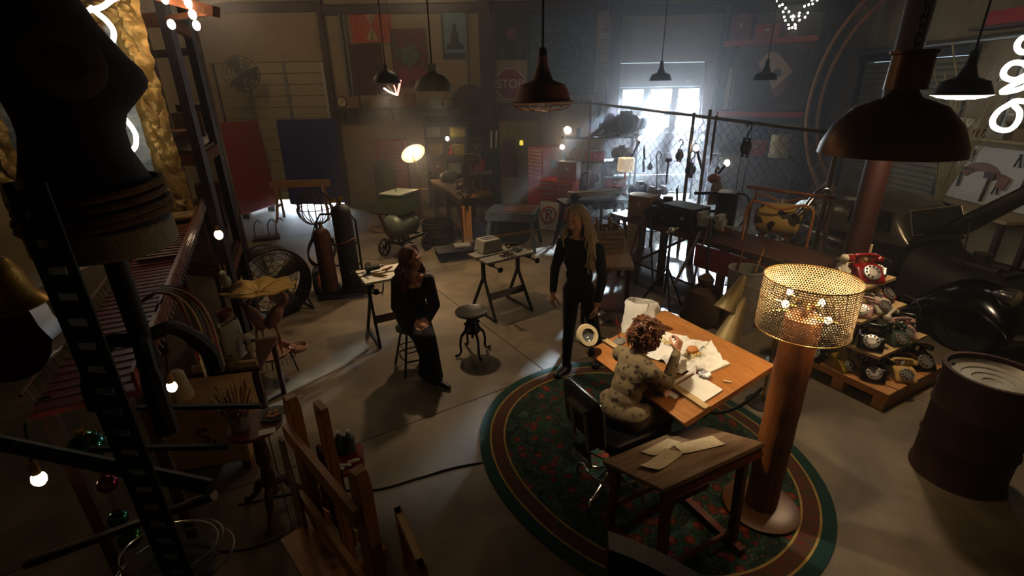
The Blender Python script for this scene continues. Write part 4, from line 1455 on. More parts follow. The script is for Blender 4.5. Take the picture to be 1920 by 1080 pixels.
MB().bar((-.16, -.3, .3), (-.16, .42, .3), .04, .04).bar((.16, -.3, .3), (.16, .42, .3), .04, .04).bar((-.16, -.3, .3), (.16, -.3, .3), .04).bar((-.16, .4, .3), (.16, .4, .3), .04).build('chassis', 'steel_black', t, smooth=False)
MB().bar((0, -.3, .3), (-.05, -.52, .85), .05, .03).bar((-.2, -.53, .87), (.1, -.53, .87), .03, .03).build('tow_handle', 'wood_dark', t, smooth=False)
for (x, y) in ((-.26, -.22), (.26, -.22), (.26, .36), (-.26, .36)):
    w = MB().lathe([(.13, -.02), (.155, -.022), (.165, 0), (.155, .022), (.13, .02), (.13, -.02)], c=(x, y, .165), axis=(1, 0, 0), n=26).build('wheel', 'rubber', t)
    b = MB()
    for q in range(6):
        a = q * PI / 3
        b.bar((x, y, .165), (x, y + .135 * math.cos(a), .165 + .135 * math.sin(a)), .014)
    b.cyl((x - .03, y, .165), (x + .03, y, .165), .03, n=10)
    b.build('spokes', 'iron_black', w, smooth=False)
    MB().bar((x, y, .165), (x * .6, y, .3), .03).build('axle_strut', 'steel_black', t, smooth=False)

# ------------------------------------------------------------------ left door zone: panels, sawhorse, wire globe, hose
def leaning_panel(name, label, bl, br, top, h, mat, T=.04):
    bl, br = Vector((*bl, 0)), Vector((*br, 0))
    dx = (br - bl)
    rz = math.atan2(dx.y, dx.x)
    t = thing(name, label, 'panel', (bl + br) / 2 + Vector((0, 0, .13)), rz)
    for x in (-.35, .35):
        MB().box((x * dx.length, 0, -.065), (.08, .2, .13)).build('foot_block', 'wood_dark', t, smooth=False)
    b = MB(); b.M = Matrix.Rotation(top, 4, 'X')
    b.prism(rrect(dx.length, h, .06, 4), 0, T, Matrix.Translation((0, 0, h / 2)) @ Matrix.Rotation(PI / 2, 4, 'X'))
    b.build('sheet', mat, t, smooth=False)
    b = MB(); b.M = Matrix.Rotation(top, 4, 'X')
    for x in (-.3, .3):
        b.bar((x * dx.length, .0, .1), (x * dx.length, .0, h - .1), .05, .03)
    b.build('back_batten', 'wood_dark', t, smooth=False)
    return t
M('panel_red', '#861210', .35, var=.12, scale=4, bump=.01)
M('panel_blue', '#151a66', .35, var=.12, scale=4, bump=.01)
leaning_panel('leaning_panel', 'tall glossy red panel leaning by the left roller door', (-6.33, 11.2), (-6.02, 12.4), R(-3), 2.05, 'panel_red')
leaning_panel('leaning_panel', 'tall deep blue panel leaning against the left roller door', (-5.62, 12.33), (-4.25, 12.45), R(-3), 2.05, 'panel_blue')
t = thing('sawhorse', 'wooden sawhorse with a thick beam before the blue panel', 'sawhorse', (-4.85, 11.3, 0), R(6))
MB().box((0, 0, .83), (1.32, .12, .15)).build('beam', 'wood_tan', t, smooth=False)
for s in (-1, 1):
    for f in (-1, 1):
        MB().bar((s * .5, f * .05, .78), (s * .58, f * .26, 0), .05, .03).build('leg', 'wood_tan', t, smooth=False)
    MB().bar((s * .54, -.16, .35), (s * .54, .16, .35), .03, .05).build('brace', 'wood_tan', t, smooth=False)
t = thing('wire_globe', 'rusty wire globe frame on a stand before the sawhorse', 'globe', (-3.75, 9.2, 0))
for k in range(8):
    a = k * PI / 8
    MB().tube([(.33 * math.cos(q) * math.cos(a), .33 * math.cos(q) * math.sin(a), .72 + .33 * math.sin(q)) for q in [2 * PI * j / 28 for j in range(28)]], .009, 6, True).build('meridian', 'rust_dark', t)
MB().tube([(.33 * math.cos(q), .33 * math.sin(q), .72) for q in [2 * PI * j / 28 for j in range(28)]], .009, 6, True).build('equator', 'rust_dark', t)
for k in range(3):
    a = 2 * PI * k / 3
    MB().tube([(.05 * math.cos(a), .05 * math.sin(a), .42), (.28 * math.cos(a), .28 * math.sin(a), 0)], .012, 6).build('leg', 'steel_black', t)
t = thing('rope_coil', 'coil of dark rope lying on the floor near the compressor', 'rope', (-2.75, 10.2, 0))
MB().tube([((.3 + .05 * math.sin(k * .9)) * math.cos(k * .4), (.25 + .05 * math.cos(k * 1.1)) * math.sin(k * .4), .015 + .003 * (k % 9)) for k in range(90)], .014, 6).build('loops', 'rope', t)
t = thing('scrap_plate', 'small iron scrap plate with hooks on the floor by the red panel', 'scrap iron', (-5.0, 9.6, 0), .4)
MB().box((0, 0, .03), (.5, .3, .06)).build('plate', 'rust_dark', t, smooth=False)
for x in (-.2, .05, .2):
    MB().tube(bez([(x, 0, .05), (x + .02, 0, .3), (x + .1, .02, .4), (x + .16, .02, .34)], 5), .01, 6).build('hook', 'rust_dark', t)

# propane tank, tool chests
t = thing('pressure_tank', 'tall bronze pressure tank before the small red tool chest', 'tank', (-3.05, 11.95, 0))
MB().lathe([(0, 0), (.24, 0), (.25, .03), (.25, 1.02), (.235, 1.12), (.18, 1.2), (.08, 1.235), (0, 1.24)], n=30).build('shell', M('tank_bronze', '#43392a', .4, .4, var=.12), t)
MB().cyl((0, 0, 1.23), (0, 0, 1.32), .025, n=10).cyl((-.05, 0, 1.3), (.05, 0, 1.3), .014, n=8).build('valve', 'brass', t)
def chest(label, loc, rz, w, d, h, rows, wheels=True, cols=1, mat='paint_red_bright'):
    t = thing('tool_chest', label, 'tool chest', loc, rz)
    z0 = .12 if wheels else 0
    bevel(MB().box((0, d / 2, z0 + (h - z0) / 2), (w, d, h - z0)).build('cabinet', mat, t, smooth=False), .008)
    tot = sum(rows)
    z = z0 + .03
    hh = h - z0 - .08
    for q in rows:
        rh = hh * q / tot
        for c in range(cols):
            cw = (w - .06) / cols
            x = -w / 2 + .03 + cw * (c + .5)
            dr = bevel(MB().box((x, -.006, z + rh / 2), (cw - .012, .018, rh - .012)).build('drawer', mat, t, smooth=False), .003, 1)
            MB().box((x, -.022, z + rh - .016), (cw - .03, .018, .014)).build('drawer_pull', 'aluminium', dr, smooth=False)
        z += rh
    if wheels:
        for sx in (-1, 1):
            for sy in (.08, d - .08):
                MB().cyl((sx * (w / 2 - .08) - .02, sy, .06), (sx * (w / 2 - .08) + .02, sy, .06), .06, n=14).box((sx * (w / 2 - .08), sy, .1), (.07, .06, .04)).build('caster', 'rubber', t)
    return t
chest('small red tool chest with pale drawer pulls behind the bronze tank', (-2.92, 12.25, 0), 0, .72, .42, 1.66, [3.4, 2.6, 2.2, 2, 2, 1.6, 1.5, 1.2, 1, 1, 1, 1], mat='paint_red_bright')
c2 = chest('tall red tool chest with many drawers beside the yellow cabinet', (.57, 10.95, 0), R(-52), .52, .6, 1.58, [3, 2.4, 2, 1.6, 1.6, 1.2, 1, 1, 1, 1, .9, .9], mat='paint_red_bright')
MB().lathe([(0, 0), (.09, 0), (.085, .006), (0, .01)], c=(.265, .3, 1.2), axis=(1, 0, 0), n=20).build('emblem', 'paint_grey', c2)
chest('low wide red tool chest behind the no parking sign', (.95, 10.2, 0), R(-26), .72, .5, .98, [2, 1.6, 1.4, 1, 1], cols=2, mat='paint_red_bright')
# no parking sign leaning on the low chest
t = thing('parking_sign', 'white no parking sign leaning against the red tool chest', 'sign', (.76, 9.9, 0.0), R(-26))
TT = Matrix.Rotation(R(-14), 4, 'X')
b = MB(); b.M = TT
b.prism(rrect(.42, .58, .03), 0, .006, Matrix.Translation((0, 0, .3)) @ Matrix.Rotation(PI / 2, 4, 'X'))
b.build('plate', 'paint_white', t, smooth=False)
b = MB(); b.M = TT
b.lathe([(.145, -.003), (.18, -.003), (.18, .003), (.145, .003), (.145, -.003)], c=(0, -.01, .32), axis=(0, 1, 0), n=36)
b.bar((-.11, -.011, .43), (.11, -.011, .21), .035, .004, up=Vector((0, 1, 0)))
b.build('prohibition_ring', 'paint_red_bright', t, smooth=False)
o = text('letter', 'P', .3, 'black', t, (0, 0, 0))
o.matrix_local = TT @ Matrix.Translation((0, -.009, .32)) @ Matrix.Rotation(PI / 2, 4, 'X')

# ------------------------------------------------------------------ dish lamp on a small stand
def tripod_table(name, label, loc, h, mat, r=.16):
    t = thing(name, label, 'stand', loc)
    b = MB().bar((-r * 1.3, 0, h), (r * 1.3, 0, h), .07, .03).bar((0, -r * 1.3, h + .01), (0, r * 1.3, h + .01), .07, .03)
    b.build('cross_top', 'wood_tan', t, smooth=False)
    MB().bar((0, 0, .02), (0, 0, h), .09, .09).build('post', mat, t, smooth=False)
    MB().bar((-.25, 0, .03), (.25, 0, .03), .08, .06).bar((0, -.25, .03), (0, .25, .03), .08, .06).build('foot', mat, t, smooth=False)
    return t
tripod_table('lamp_stand', 'wooden cross topped stand below the dish lamp', (-2.1, 11.1, 0), .68, 'wood_red')
t = thing('dish_lamp', 'white dish lamp glowing on a jointed arm at the back', 'lamp', (-2.1, 11.1, .695))
AX = Vector((.42, -.62, -.62)).normalized()
c = Vector((-.06, -.02, .84))
MB().lathe([(0, .0), (.05, .004), (.15, .03), (.27, .09), (.28, .095), (.27, .1), (.15, .04), (.05, .014), (0, .01)], c=c - AX * .02, axis=AX, n=32).build('dish', M('dish_white', '#d8cda8', .5, var=.03, bump=0), t)
MB().ball(c + AX * .05, .04, (1, 1, 1), 12).build('bulb', glow('bulb_on', WARMW, 30), t)
MB().tube([(.05, 0, .03), (.06, 0, .25), (.0, .02, .55), c - AX * .03], .014, 8).cyl((0, 0, 0), (0, 0, .04), .07, n=14).build('arm', 'brass', t)
lamp('bulb_light', 'POINT', c + AX * .2, 22, WARMW, parent=t, size=.05)

# ------------------------------------------------------------------ long workbench with band saw
A, B = Vector((-1.8, 11.1, 0)), Vector((-.93, 9.05, 0))
dv = (B - A)
rz = math.atan2(dv.y, dv.x)
t = thing('workbench', 'long pale topped workbench holding the band saw', 'workbench', (A + B) / 2 + Vector((.31, .13, 0)), rz)
Lb = dv.length
MB().box((0, 0, .875), (Lb, .7, .05)).build('top', 'weathered', t, smooth=False)
for sx in (-1, 0, 1):
    for sy in (-1, 1):
        MB().bar((sx * (Lb / 2 - .1), sy * .28, 0), (sx * (Lb / 2 - .1), sy * .28, .85), .09, .09).build('leg', 'wood_dark', t, smooth=False)
for sy in (-1, 1):
    MB().bar((-Lb / 2 + .1, sy * .28, .78), (Lb / 2 - .1, sy * .28, .78), .04, .12).bar((-Lb / 2 + .1, sy * .28, .2), (Lb / 2 - .1, sy * .28, .2), .04, .08).build('rail', 'wood_dark', t, smooth=False)
def onb(u, v):
    q = Matrix.Rotation(rz, 3, 'Z') @ Vector((u, v, 0))
    return Vector(t.location) + Vector((q.x, q.y, .9))
bs = thing('band_saw', 'grey band saw standing on the long workbench', 'saw', onb(.62, .05), R(0))
poly = [(-.15, 0), (.2, 0), (.2, .26), (.1, .3), (.02, .34), (.02, .5), (.2, .52), (.2, .66), (.13, .72), (-.08, .72), (-.15, .66)]
bevel(MB().prism(poly, -.11, .11, Matrix.Rotation(PI / 2, 4, 'X')).build('frame', M('saw_grey', '#6b6152', .5, .2, var=.12), bs, smooth=False), .015, 2)
MB().box((.2, 0, .36), (.42, .34, .025)).build('table', 'aluminium', bs, smooth=False)
MB().box((.15, 0, .43), (.008, .004, .18)).build('blade', 'aluminium', bs, smooth=False)
MB().box((.03, -.113, .62), (.2, .004, .012)).build('name_plate', 'aluminium', bs, smooth=False)
MB().box((.03, -.113, .14), (.02, .004, .14)).build('switch_plate', 'aluminium', bs, smooth=False)
MB().box((.05, 0, -.01 + .02), (.5, .3, .02)).build('base', 'steel_dark', bs, smooth=False)
an = thing('bench_grinder', 'grey domed bench grinder at the far end of the workbench', 'grinder', onb(-.62, -.05), .5)
b = MB().ball((0, 0, .1), .17, (1.25, .8, .85), 18)
for i, v in enumerate(b.v):
    if v.z < 0: b.v[i] = Vector((v.x, v.y, 0))
b.build('dome', 'paint_grey', an)
MB().cyl((.16, -.06, .06), (.26, -.1, .12), .03, n=12).cyl((-.1, -.1, .12), (-.16, -.16, .17), .012, n=8).build('spout', 'steel_dark', an)
for k, (u, v, rr, w, hgt, m_, lab) in enumerate(((-.1, .1, .4, .28, .05, 'aged_paper', 'stack of old papers halfway along the workbench'), (.2, -.05, 1.2, .3, .03, 'steel_dark', 'flat iron plane beside the band saw base'), (.98, .14, .2, .26, .06, 'card', 'brown cardboard tray on the near end of the workbench'))):
    o = thing(('paper_stack', 'iron_plane', 'cardboard_tray')[k], lab, ('paper', 'plane', 'tray')[k], onb(u, v), rr)
    if k == 0:
        for q in range(4):
            MB().box((.01 * math.sin(q * 2.1), .01 * math.cos(q * 3), .004 + q * .008), (.28, .2, .007), rz=.1 * math.sin(q * 5)).build('sheaf', m_, o, smooth=False)
    elif k == 1:
        MB().box((0, 0, .015), (.3, .07, .03)).build('sole', m_, o, smooth=False)
        MB().tube(bez([(-.12, 0, .03), (-.13, 0, .1), (-.09, 0, .12)], 4), .016, 8).build('tote', 'wood_dark', o)
        MB().lathe([(0, .03), (.02, .03), (.014, .06), (.022, .08), (0, .09)], c=(.1, 0, 0), n=12).build('knob', 'wood_dark', o)
    else:
        MB().box((0, 0, .006), (w, .24, .012)).build('bottom', m_, o, smooth=False)
        for s in (-1, 1):
            MB().box((s * w / 2, 0, .035), (.008, .24, .07)).build('side', m_, o, smooth=False)
            MB().box((0, s * .12, .035), (w, .008, .07)).build('side', m_, o, smooth=False)
for k in range(3):
    o = thing('timber_offcut', ('longest pale timber offcut across the near end of the workbench', 'middle pale timber offcut on the workbench end', 'short thick timber offcut on the workbench end')[k], 'timber', onb(.92 + .09 * k, -.12), R(102 + 5 * k) - 0)
    bevel(MB().box((0, 0, .022), (.62 - .12 * k, .07, .044)).build('plank', 'wood_tan', o, smooth=False), .003, 1)

# galvanised saw table, barrel, mat
t = thing('metal_table', 'galvanised splay legged metal table with a sunken tray', 'table', (.05, 8.8, 0), R(-12))
M('galvanised', '#565f60', .5, .6, var=.2, scale=10)
MB().box((0, 0, .7), (.9, .72, .04)).box((0, -.35, .63), (.9, .02, .12)).box((0, .35, .63), (.9, .02, .12)).box((-.44, 0, .63), (.02, .7, .12)).box((.44, 0, .63), (.02, .7, .12)).build('top', 'galvanised', t, smooth=False)
MB().box((.12, 0, .725), (.56, .5, .012)).build('tray', 'rust', t, smooth=False)
for sx in (-1, 1):
    for sy in (-1, 1):
        MB().bar((sx * .36, sy * .28, .68), (sx * .46, sy * .36, 0), .06, .06).build('leg', 'galvanised', t, smooth=False)
MB().bar((-.4, -.3, .25), (.4, .3, .25), .03, .03).build('brace', 'wood_tan', t, smooth=False)
t = thing('oil_drum', 'low black open drum beside the compressor', 'drum', (-1.42, 9.2, 0))
MB().lathe([(0, .01), (.31, .01), (.32, .03), (.315, .15), (.325, .17), (.315, .19), (.315, .33), (.325, .35), (.315, .37), (.32, .42), (.305, .42), (.3, .05), (0, .05)], n=32).build('shell', 'black', t)
t = thing('floor_mat', 'dark rubber mat on the floor under the metal table', 'mat', (-.2, 10.2, 0), R(-20))
bevel(MB().box((0, 0, .006), (1.7, 2.2, .012)).build('sheet', 'rubber', t, smooth=False), .004)
t = thing('hand_truck', 'black flatbed dolly beside the low drum', 'dolly', (-.95, 8.2, 0), .3)
MB().box((0, 0, .16), (.75, .45, .04)).build('deck', 'steel_black', t, smooth=False)
MB().box((.1, .05, .2), (.28, .2, .03)).build('plate', 'paint_grey', t, smooth=False)
for sx in (-1, 1):
    for sy in (-1, 1):
        MB().cyl((sx * .3, sy * .18 - .02, .07), (sx * .3, sy * .18 + .02, .07), .07, n=14).build('wheel', 'rubber', t)
t = thing('tool_bundle', 'upright wooden post bundle with iron tongs at the workbench end', 'tools', (-.8, 8.72, 0), .2)
for k in range(4):
    MB().bar((-.06 + .04 * k, 0, 0), (-.06 + .04 * k, .03 * math.sin(k), .8), .035, .045).build('stave', 'wood_tan', t, smooth=False)
for k in range(5):
    a = k * 1.3
    MB().tube(bez([(.02 * math.cos(a), .02 * math.sin(a), .75), (.05 * math.cos(a), .05 * math.sin(a), .95), (.14 * math.cos(a), .12 * math.sin(a), 1.05), (.18 * math.cos(a), .14 * math.sin(a), 1.0)], 4), .011, 6).build('tong', 'iron_black', t)
MB().ball((.25, -.1, .1), .09, (1, 1, 1), 14).build('float_ball', 'paint_orange', t)
# ------------------------------------------------------------------ chain link fence
FA, FB, FC = Vector((1.67, 10.5, 2.47)), Vector((2.9, 8.03, 2.32)), Vector((3.92, 5.97, 2.19))
t = thing('chain_link_fence', 'chain link fence with a rusty top rail enclosing the back bench', 'fence', (FB.x, FB.y, 0))
o_ = Vector((FB.x, FB.y, 0))
M('fence_steel', '#5d544a', .4, .7, var=.2)
MB().tube([Vector((.95, 10.75, 2.5)) - o_, FA - o_, FB - o_, FC - o_ + Vector((.12, -.25, -.01))], .024, 8).build('top_rail', 'fence_steel', t)
for P in (FA, FB, FC):
    MB().cyl((P.x - o_.x, P.y - o_.y, 0), (P.x - o_.x, P.y - o_.y, P.z), .028, n=10).build('post', 'fence_steel', t)
    MB().ball((P.x - o_.x, P.y - o_.y, P.z + .02), .035, (1, 1, .8), 10).build('post_cap', 'fence_steel', t)
MB().cyl((FB.x - o_.x + .13, FB.y - o_.y - .3, 0), (FB.x - o_.x + .13, FB.y - o_.y - .3, 2.42), .026, n=8).build('post', 'fence_steel', t)
b = MB()
dirv = (FC - FA)
N = 66
for i in range(N):
    for ph in (0,):
        pts = []
        zt = FA.z + (FC.z - FA.z) * (i / N)
        m = int(zt / .075)
        for j in range(m + 1):
            s = (i + (i + j) % 2) / N
            p = FA + dirv * min(s, 1)
            w = .004 * (-1) ** (j + 0)
            pts.append(Vector((p.x + w, p.y + w * .5, zt - j * .075)) - o_)
        b.tube(pts, .0034, 3)
mesh_ = b.build('chain_link_mesh', M('fence_wire', '#4d4a44', .5, .5, var=.1), t, smooth=False)

# ------------------------------------------------------------------ clutter kit
def box_item(name, label, cat, loc, rz, w, d, h, mat, lid='card', handle=False, group=None):
    t = thing(name, label, cat, loc, rz, group)
    bevel(MB().box((0, 0, h / 2), (w, d, h)).build('body', mat, t, smooth=False), .006, 2)
    MB().box((0, 0, h + .006), (w * 1.03, d * 1.03, .014)).build('lid', lid, t, smooth=False)
    if handle:
        MB().tube([(-w * .25, 0, h + .01), (-w * .22, 0, h + .06), (w * .22, 0, h + .06), (w * .25, 0, h + .01)], .008, 6).build('handle', 'steel_dark', t)
    MB().box((0, -d / 2 - .004, h * .62), (w * .16, .008, h * .16)).build('latch', 'aluminium', t, smooth=False)
    return t
def can_item(name, label, cat, loc, r, h, mat, lid='aluminium', handle=True):
    t = thing(name, label, cat, loc)
    MB().lathe([(0, 0), (r, 0), (r * 1.02, .01), (r, .02), (r, h - .02), (r * 1.03, h - .01), (r, h), (r * .9, h), (r * .88, h - .01), (0, h - .012)], n=22).build('can', mat, t)
    if handle:
        MB().tube([(r * math.cos(a), 0, h * .85 + r * 1.1 * math.sin(a)) for a in [PI * k / 12 for k in range(13)]], .004, 5).build('bail', 'steel_dark', t)
    return t
def motor_item(label, loc, rz, s, mat, name='electric_motor', cat='motor'):
    t = thing(name, label, cat, loc, rz)
    MB().lathe([(0, -.2 * s), (.06 * s, -.2 * s), (.1 * s, -.17 * s), (.11 * s, -.14 * s), (.11 * s, .14 * s), (.1 * s, .17 * s), (.05 * s, .2 * s), (0, .2 * s)], c=(0, 0, .14 * s), axis=(1, 0, 0), n=22).build('housing', mat, t)
    MB().cyl((.2 * s, 0, .14 * s), (.3 * s, 0, .14 * s), .018 * s, n=10).build('shaft', 'aluminium', t)
    MB().lathe([(0, -.015 * s), (.07 * s, -.015 * s), (.05 * s, 0), (.07 * s, .015 * s), (0, .015 * s)], c=(.27 * s, 0, .14 * s), axis=(1, 0, 0), n=18).build('pulley', 'iron_black', t)
    MB().box((0, 0, .018 * s), (.26 * s, .2 * s, .036 * s)).build('foot', 'iron_black', t, smooth=False)
    MB().box((0, -.02 * s, .27 * s), (.12 * s, .09 * s, .06 * s)).build('terminal_box', mat, t, smooth=False)
    for k in range(5):
        MB().lathe([(.112 * s, -.006 * s), (.122 * s, -.004 * s), (.122 * s, .004 * s), (.112 * s, .006 * s)], c=((-.1 + .05 * k) * s, 0, .14 * s), axis=(1, 0, 0), n=20).build('fin', mat, t)
    return t
def bottle_item(label, loc, r, h, mat, cap='plastic_white', name='bottle', cat='bottle', group=None):
    t = thing(name, label, cat, loc, 0, group)
    MB().lathe([(0, 0), (r * .95, 0), (r, .01), (r, h * .66), (r * .7, h * .78), (r * .38, h * .84), (r * .38, h * .93), (0, h * .93)], n=18).build('body', mat, t)
    MB().lathe([(0, h), (r * .42, h), (r * .44, h * .9), (0, h * .9)], n=14).build('cap', cap, t)
    return t
def vise_item(label, loc, rz, s=1):
    t = thing('bench_vise', label, 'vise', loc, rz)
    MB().lathe([(0, 0), (.1 * s, 0), (.1 * s, .03 * s), (.06 * s, .06 * s), (.06 * s, .1 * s), (0, .1 * s)], n=18).build('base', 'iron_black', t)
    MB().box((-.04 * s, 0, .15 * s), (.16 * s, .12 * s, .1 * s)).box((-.1 * s, 0, .22 * s), (.05 * s, .16 * s, .06 * s)).build('fixed_jaw', 'paint_grey', t, smooth=False)
    MB().box((.12 * s, 0, .15 * s), (.08 * s, .1 * s, .1 * s)).box((.1 * s, 0, .22 * s), (.05 * s, .16 * s, .06 * s)).build('moving_jaw', 'paint_grey', t, smooth=False)
    MB().cyl((-.02 * s, 0, .13 * s), (.3 * s, 0, .13 * s), .018 * s, n=10).cyl((.29 * s, -.1 * s, .13 * s), (.29 * s, .1 * s, .13 * s), .009 * s, n=8).build('screw', 'aluminium', t)
    return t
def pulley_item(label, loc, rz, s=1, chain=0):
    t = thing('pulley_block', label, 'pulley', loc, rz)
    MB().lathe([(0, -.03 * s), (.06 * s, -.03 * s), (.085 * s, -.02 * s), (.06 * s, 0), (.085 * s, .02 * s), (.06 * s, .03 * s), (0, .03 * s)], axis=(0, 1, 0), n=22).build('sheave', 'iron_black', t)
    for y in (-.036 * s, .036 * s):
        MB().bar((0, y, -.12 * s), (0, y, .12 * s), .05 * s, .008 * s, up=Vector((0, 1, 0))).build('cheek', 'rust_dark', t, smooth=False)
    MB().tube(bez([(0, 0, .1 * s), (0, 0, .17 * s), (.04 * s, 0, .21 * s), (.05 * s, 0, .26 * s), (.0, 0, .3 * s), (-.045 * s, 0, .26 * s)], 5), .01 * s, 6).build('hook', 'iron_black', t)
    if chain:
        for sx in (-1, 1):
            MB().cyl((sx * .075 * s, 0, -.02), (sx * .06 * s, 0, -chain), .006, n=5).build('fall', 'steel_dark', t)
    return t
def cage_lamp(label, loc, tip, power, col=WARMW):
    t = thing('work_lamp', label, 'lamp', loc)
    tip = Vector(tip)
    d = -tip.normalized()
    MB().tube([tip, tip * .2, d * .02], [.016, .02, .026], 10).build('handle', 'black', t)
    MB().ball(d * .05, .042, (1, 1, 1.2), 12).build('bulb', glow('bulb_white', (1, .88, .68), 28), t)
    x_, y_, z_ = frame(d)
    b = MB()
    for k in range(6):
        a = k * PI / 3
        e = x_ * math.cos(a) + y_ * math.sin(a)
        b.tube([d * .01 + e * .03, d * .05 + e * .058, d * .1 + e * .045, d * .135], .003, 5)
    b.build('cage', 'steel_dark', t)
    lamp('bulb_light', 'POINT', d * .05, power, col, parent=t, size=.045)
    return t
cage_lamp('caged bulb lamp glowing on the fence left of the lower window panes', (2.36, 9.15, 1.84), (-.1, 0, -.26), 6)
cage_lamp('caged bulb lamp glowing beside the middle fence post', (2.97, 7.9, 1.8), (.12, .02, -.3), 6)
cage_lamp('caged bulb lamp slanting above the leather shade on the fence', (3.2, 7.35, 1.64), (-.14, 0, -.2), 8)

pulley_item('black pulley block hooked on the fence under the right window panes', (2.78, 8.14, 1.70), .4, .85)
pulley_item('large rusty pulley with hanging chain falls at right on the fence', (3.3, 6.98, 1.94), .5, 1.1, chain=.75)
pulley_item('dark snatch block hanging on the middle fence post', (2.9, 7.9, 1.5), .2, 1.0)
t = thing('iron_spike', 'long dark iron spike hanging from the fence rail', 'spike', (3.06, 7.55, 2.3))
MB().tube([(0, 0, .04), (0, 0, -.4), (0, 0, -.58), (0, 0, -.68)], [.018, .022, .018, .002], 8).build('blade', 'rust_dark', t)
MB().tube([(0, 0, .04), (.02, 0, .07), (0, .02, .09)], .006, 6).build('hook', 'steel_dark', t)
for k, (lab, loc, h, w) in enumerate((('upper dark flat file hanging on the fence', (2.42, 8.95, 1.64), .2, .035), ('lower dark flat file hanging on the fence', (2.42, 8.93, 1.42), .19, .04), ('long black pry bar leaning upright behind the bench', (2.78, 8.0, .95), .5, .035))):
    t = thing('file', lab, 'file', loc)
    MB().box((0, 0, 0), (w, .012, h), ry=-.12).build('blade', 'iron_black', t, smooth=False)
    MB().tube([(-.012, 0, h / 2), (-.015, 0, h / 2 + .05)], [.01, .007], 6).build('tang', 'steel_dark', t)
t = thing('hanging_bulb', 'small dark hanging float bulb on the fence', 'bulb', (2.53, 8.9, 1.42))
MB().lathe([(0, -.06), (.04, -.045), (.05, -.01), (.035, .03), (.015, .06), (.012, .08), (0, .08)], n=16).build('bulb', 'iron_black', t)
MB().tube([(0, 0, .08), (.0, 0, .2)], .004, 5).build('wire', 'steel_dark', t)
t = thing('mallet', 'long handled mallet hanging head up on the fence', 'mallet', (2.69, 8.4, 1.4))
MB().cyl((0, 0, -.2), (0, 0, .2), .014, n=8).build('shaft', 'wood_dark', t)
MB().cyl((-.05, 0, .2), (.05, 0, .2), .03, n=12).build('head', 'iron_black', t)
t = thing('shepherd_hook', 'thin bent iron hook rod hanging on the fence', 'hook', (2.6, 8.68, 1.55))
MB().tube(bez([(.03, 0, -.62), (0, 0, -.2), (-.03, 0, .1), (.0, 0, .16), (.05, 0, .1), (.02, 0, .04)], 5), .008, 6).build('rod', 'iron_black', t)
# leather hood lamp shade and hanging gloves
t = thing('leather_hood', 'tan leather welding hood with strap hanging on the fence', 'hood', (2.98, 7.1, 1.33), .5)
def hood(u, v):
    a = (u - .5) * 2.4
    r = .08 + .1 * v
    return (r * math.sin(a) * 1.1, -r * math.cos(a), .14 - .3 * v - .05 * abs(u - .5))
MB().grid(hood, 14, 8, .005).build('apron', M('leather_tan', '#7a6650', .7, var=.15), t)
MB().ball((-.02, .0, .17), .09, (1.1, 1, .8), 16).build('cap', 'paint_orange', t)
MB().tube([(-.0, 0, .22), (-.01, 0, .3), (.03, 0, .34), (.06, 0, .3)], .012, 8).build('hook', 'rust', t)

# ------------------------------------------------------------------ steel shelf behind the fence corner
t = thing('steel_shelf', 'open steel shelving unit behind the fence corner', 'shelf', (1.95, 10.95, 0))
for sx in (-.78, .78):
    for sy in (-.22, .22):
        MB().bar((sx, sy, 0), (sx, sy, 1.95), .04, .04).build('upright', 'steel_dark', t, smooth=False)
for z in (.25, .67, 1.26, 1.77):
    MB().box((0, 0, z), (1.6, .48, .03)).build('shelf_board', 'steel_dark', t, smooth=False)
def sh(x, z, y=-.05):
    return (1.95 + x, 10.95 + y, z + .015)
can_item('paint_bucket', 'blue paint bucket on the top steel shelf', 'bucket', sh(-.45, 1.77), .07, .19, M('can_blue', '#2a5f86', .5))
t = thing('hand_saw', 'large dark bow saw frame on the top steel shelf', 'saw', sh(.1, 1.77), .2)
MB().tube(bez([(-.3, 0, .02), (-.05, 0, .2), (.08, 0, .42), (.2, 0, .36), (.24, 0, .03)], 5), .045, 8).build('bow', 'iron_black', t)
MB().bar((-.28, 0, .02), (.3, 0, .02), .006, .03).build('blade', 'steel_dark', t, smooth=False)
motor_item('dark electric motor on the right of the top steel shelf', sh(.52, 1.77), .4, 1.7, 'iron_black')
motor_item('grey pump motor on the second steel shelf', sh(.5, 1.26), -.3, 1.1, 'paint_grey')
t = thing('beam_block_pump', 'tall black pump shape added behind the saw to block the window beam', 'pump', sh(.22, 1.77, .12), .3)  # added tall item that keeps the window beam off the floor
MB().lathe([(0, 0), (.14, 0), (.14, .05), (.09, .09), (.11, .2), (.13, .3), (.08, .36), (.03, .42), (0, .42)], n=20).build('casing', 'iron_black', t)
MB().cyl((-.22, 0, .22), (.22, 0, .22), .05, n=14).build('ports', 'iron_black', t)
box_item('toolbox', 'red toolbox on the second steel shelf', 'toolbox', sh(-.1, 1.26), .1, .4, .22, .2, 'paint_red_bright', 'paint_red', True)
t = thing('cable_reel', 'round tan cable reel on the second steel shelf', 'reel', sh(-.5, 1.26), .6)
MB().lathe([(0, -.05), (.14, -.05), (.14, -.035), (.05, -.035), (.05, .035), (.14, .035), (.14, .05), (0, .05)], c=(0, 0, .14), axis=(0, 1, 0), n=24).build('spool', 'wood_tan', t)
box_item('battery_box', 'red and black battery box on the third steel shelf', 'box', sh(.35, .67), .2, .42, .25, .22, 'paint_red', 'black', True)
motor_item('rusty gearbox on the third steel shelf', sh(-.25, .67), .7, 1.2, 'rust_dark', 'gearbox', 'gearbox')
can_item('oil_can', 'dark oil can at the left of the third steel shelf', 'can', sh(-.6, .67), .09, .24, 'iron_black')
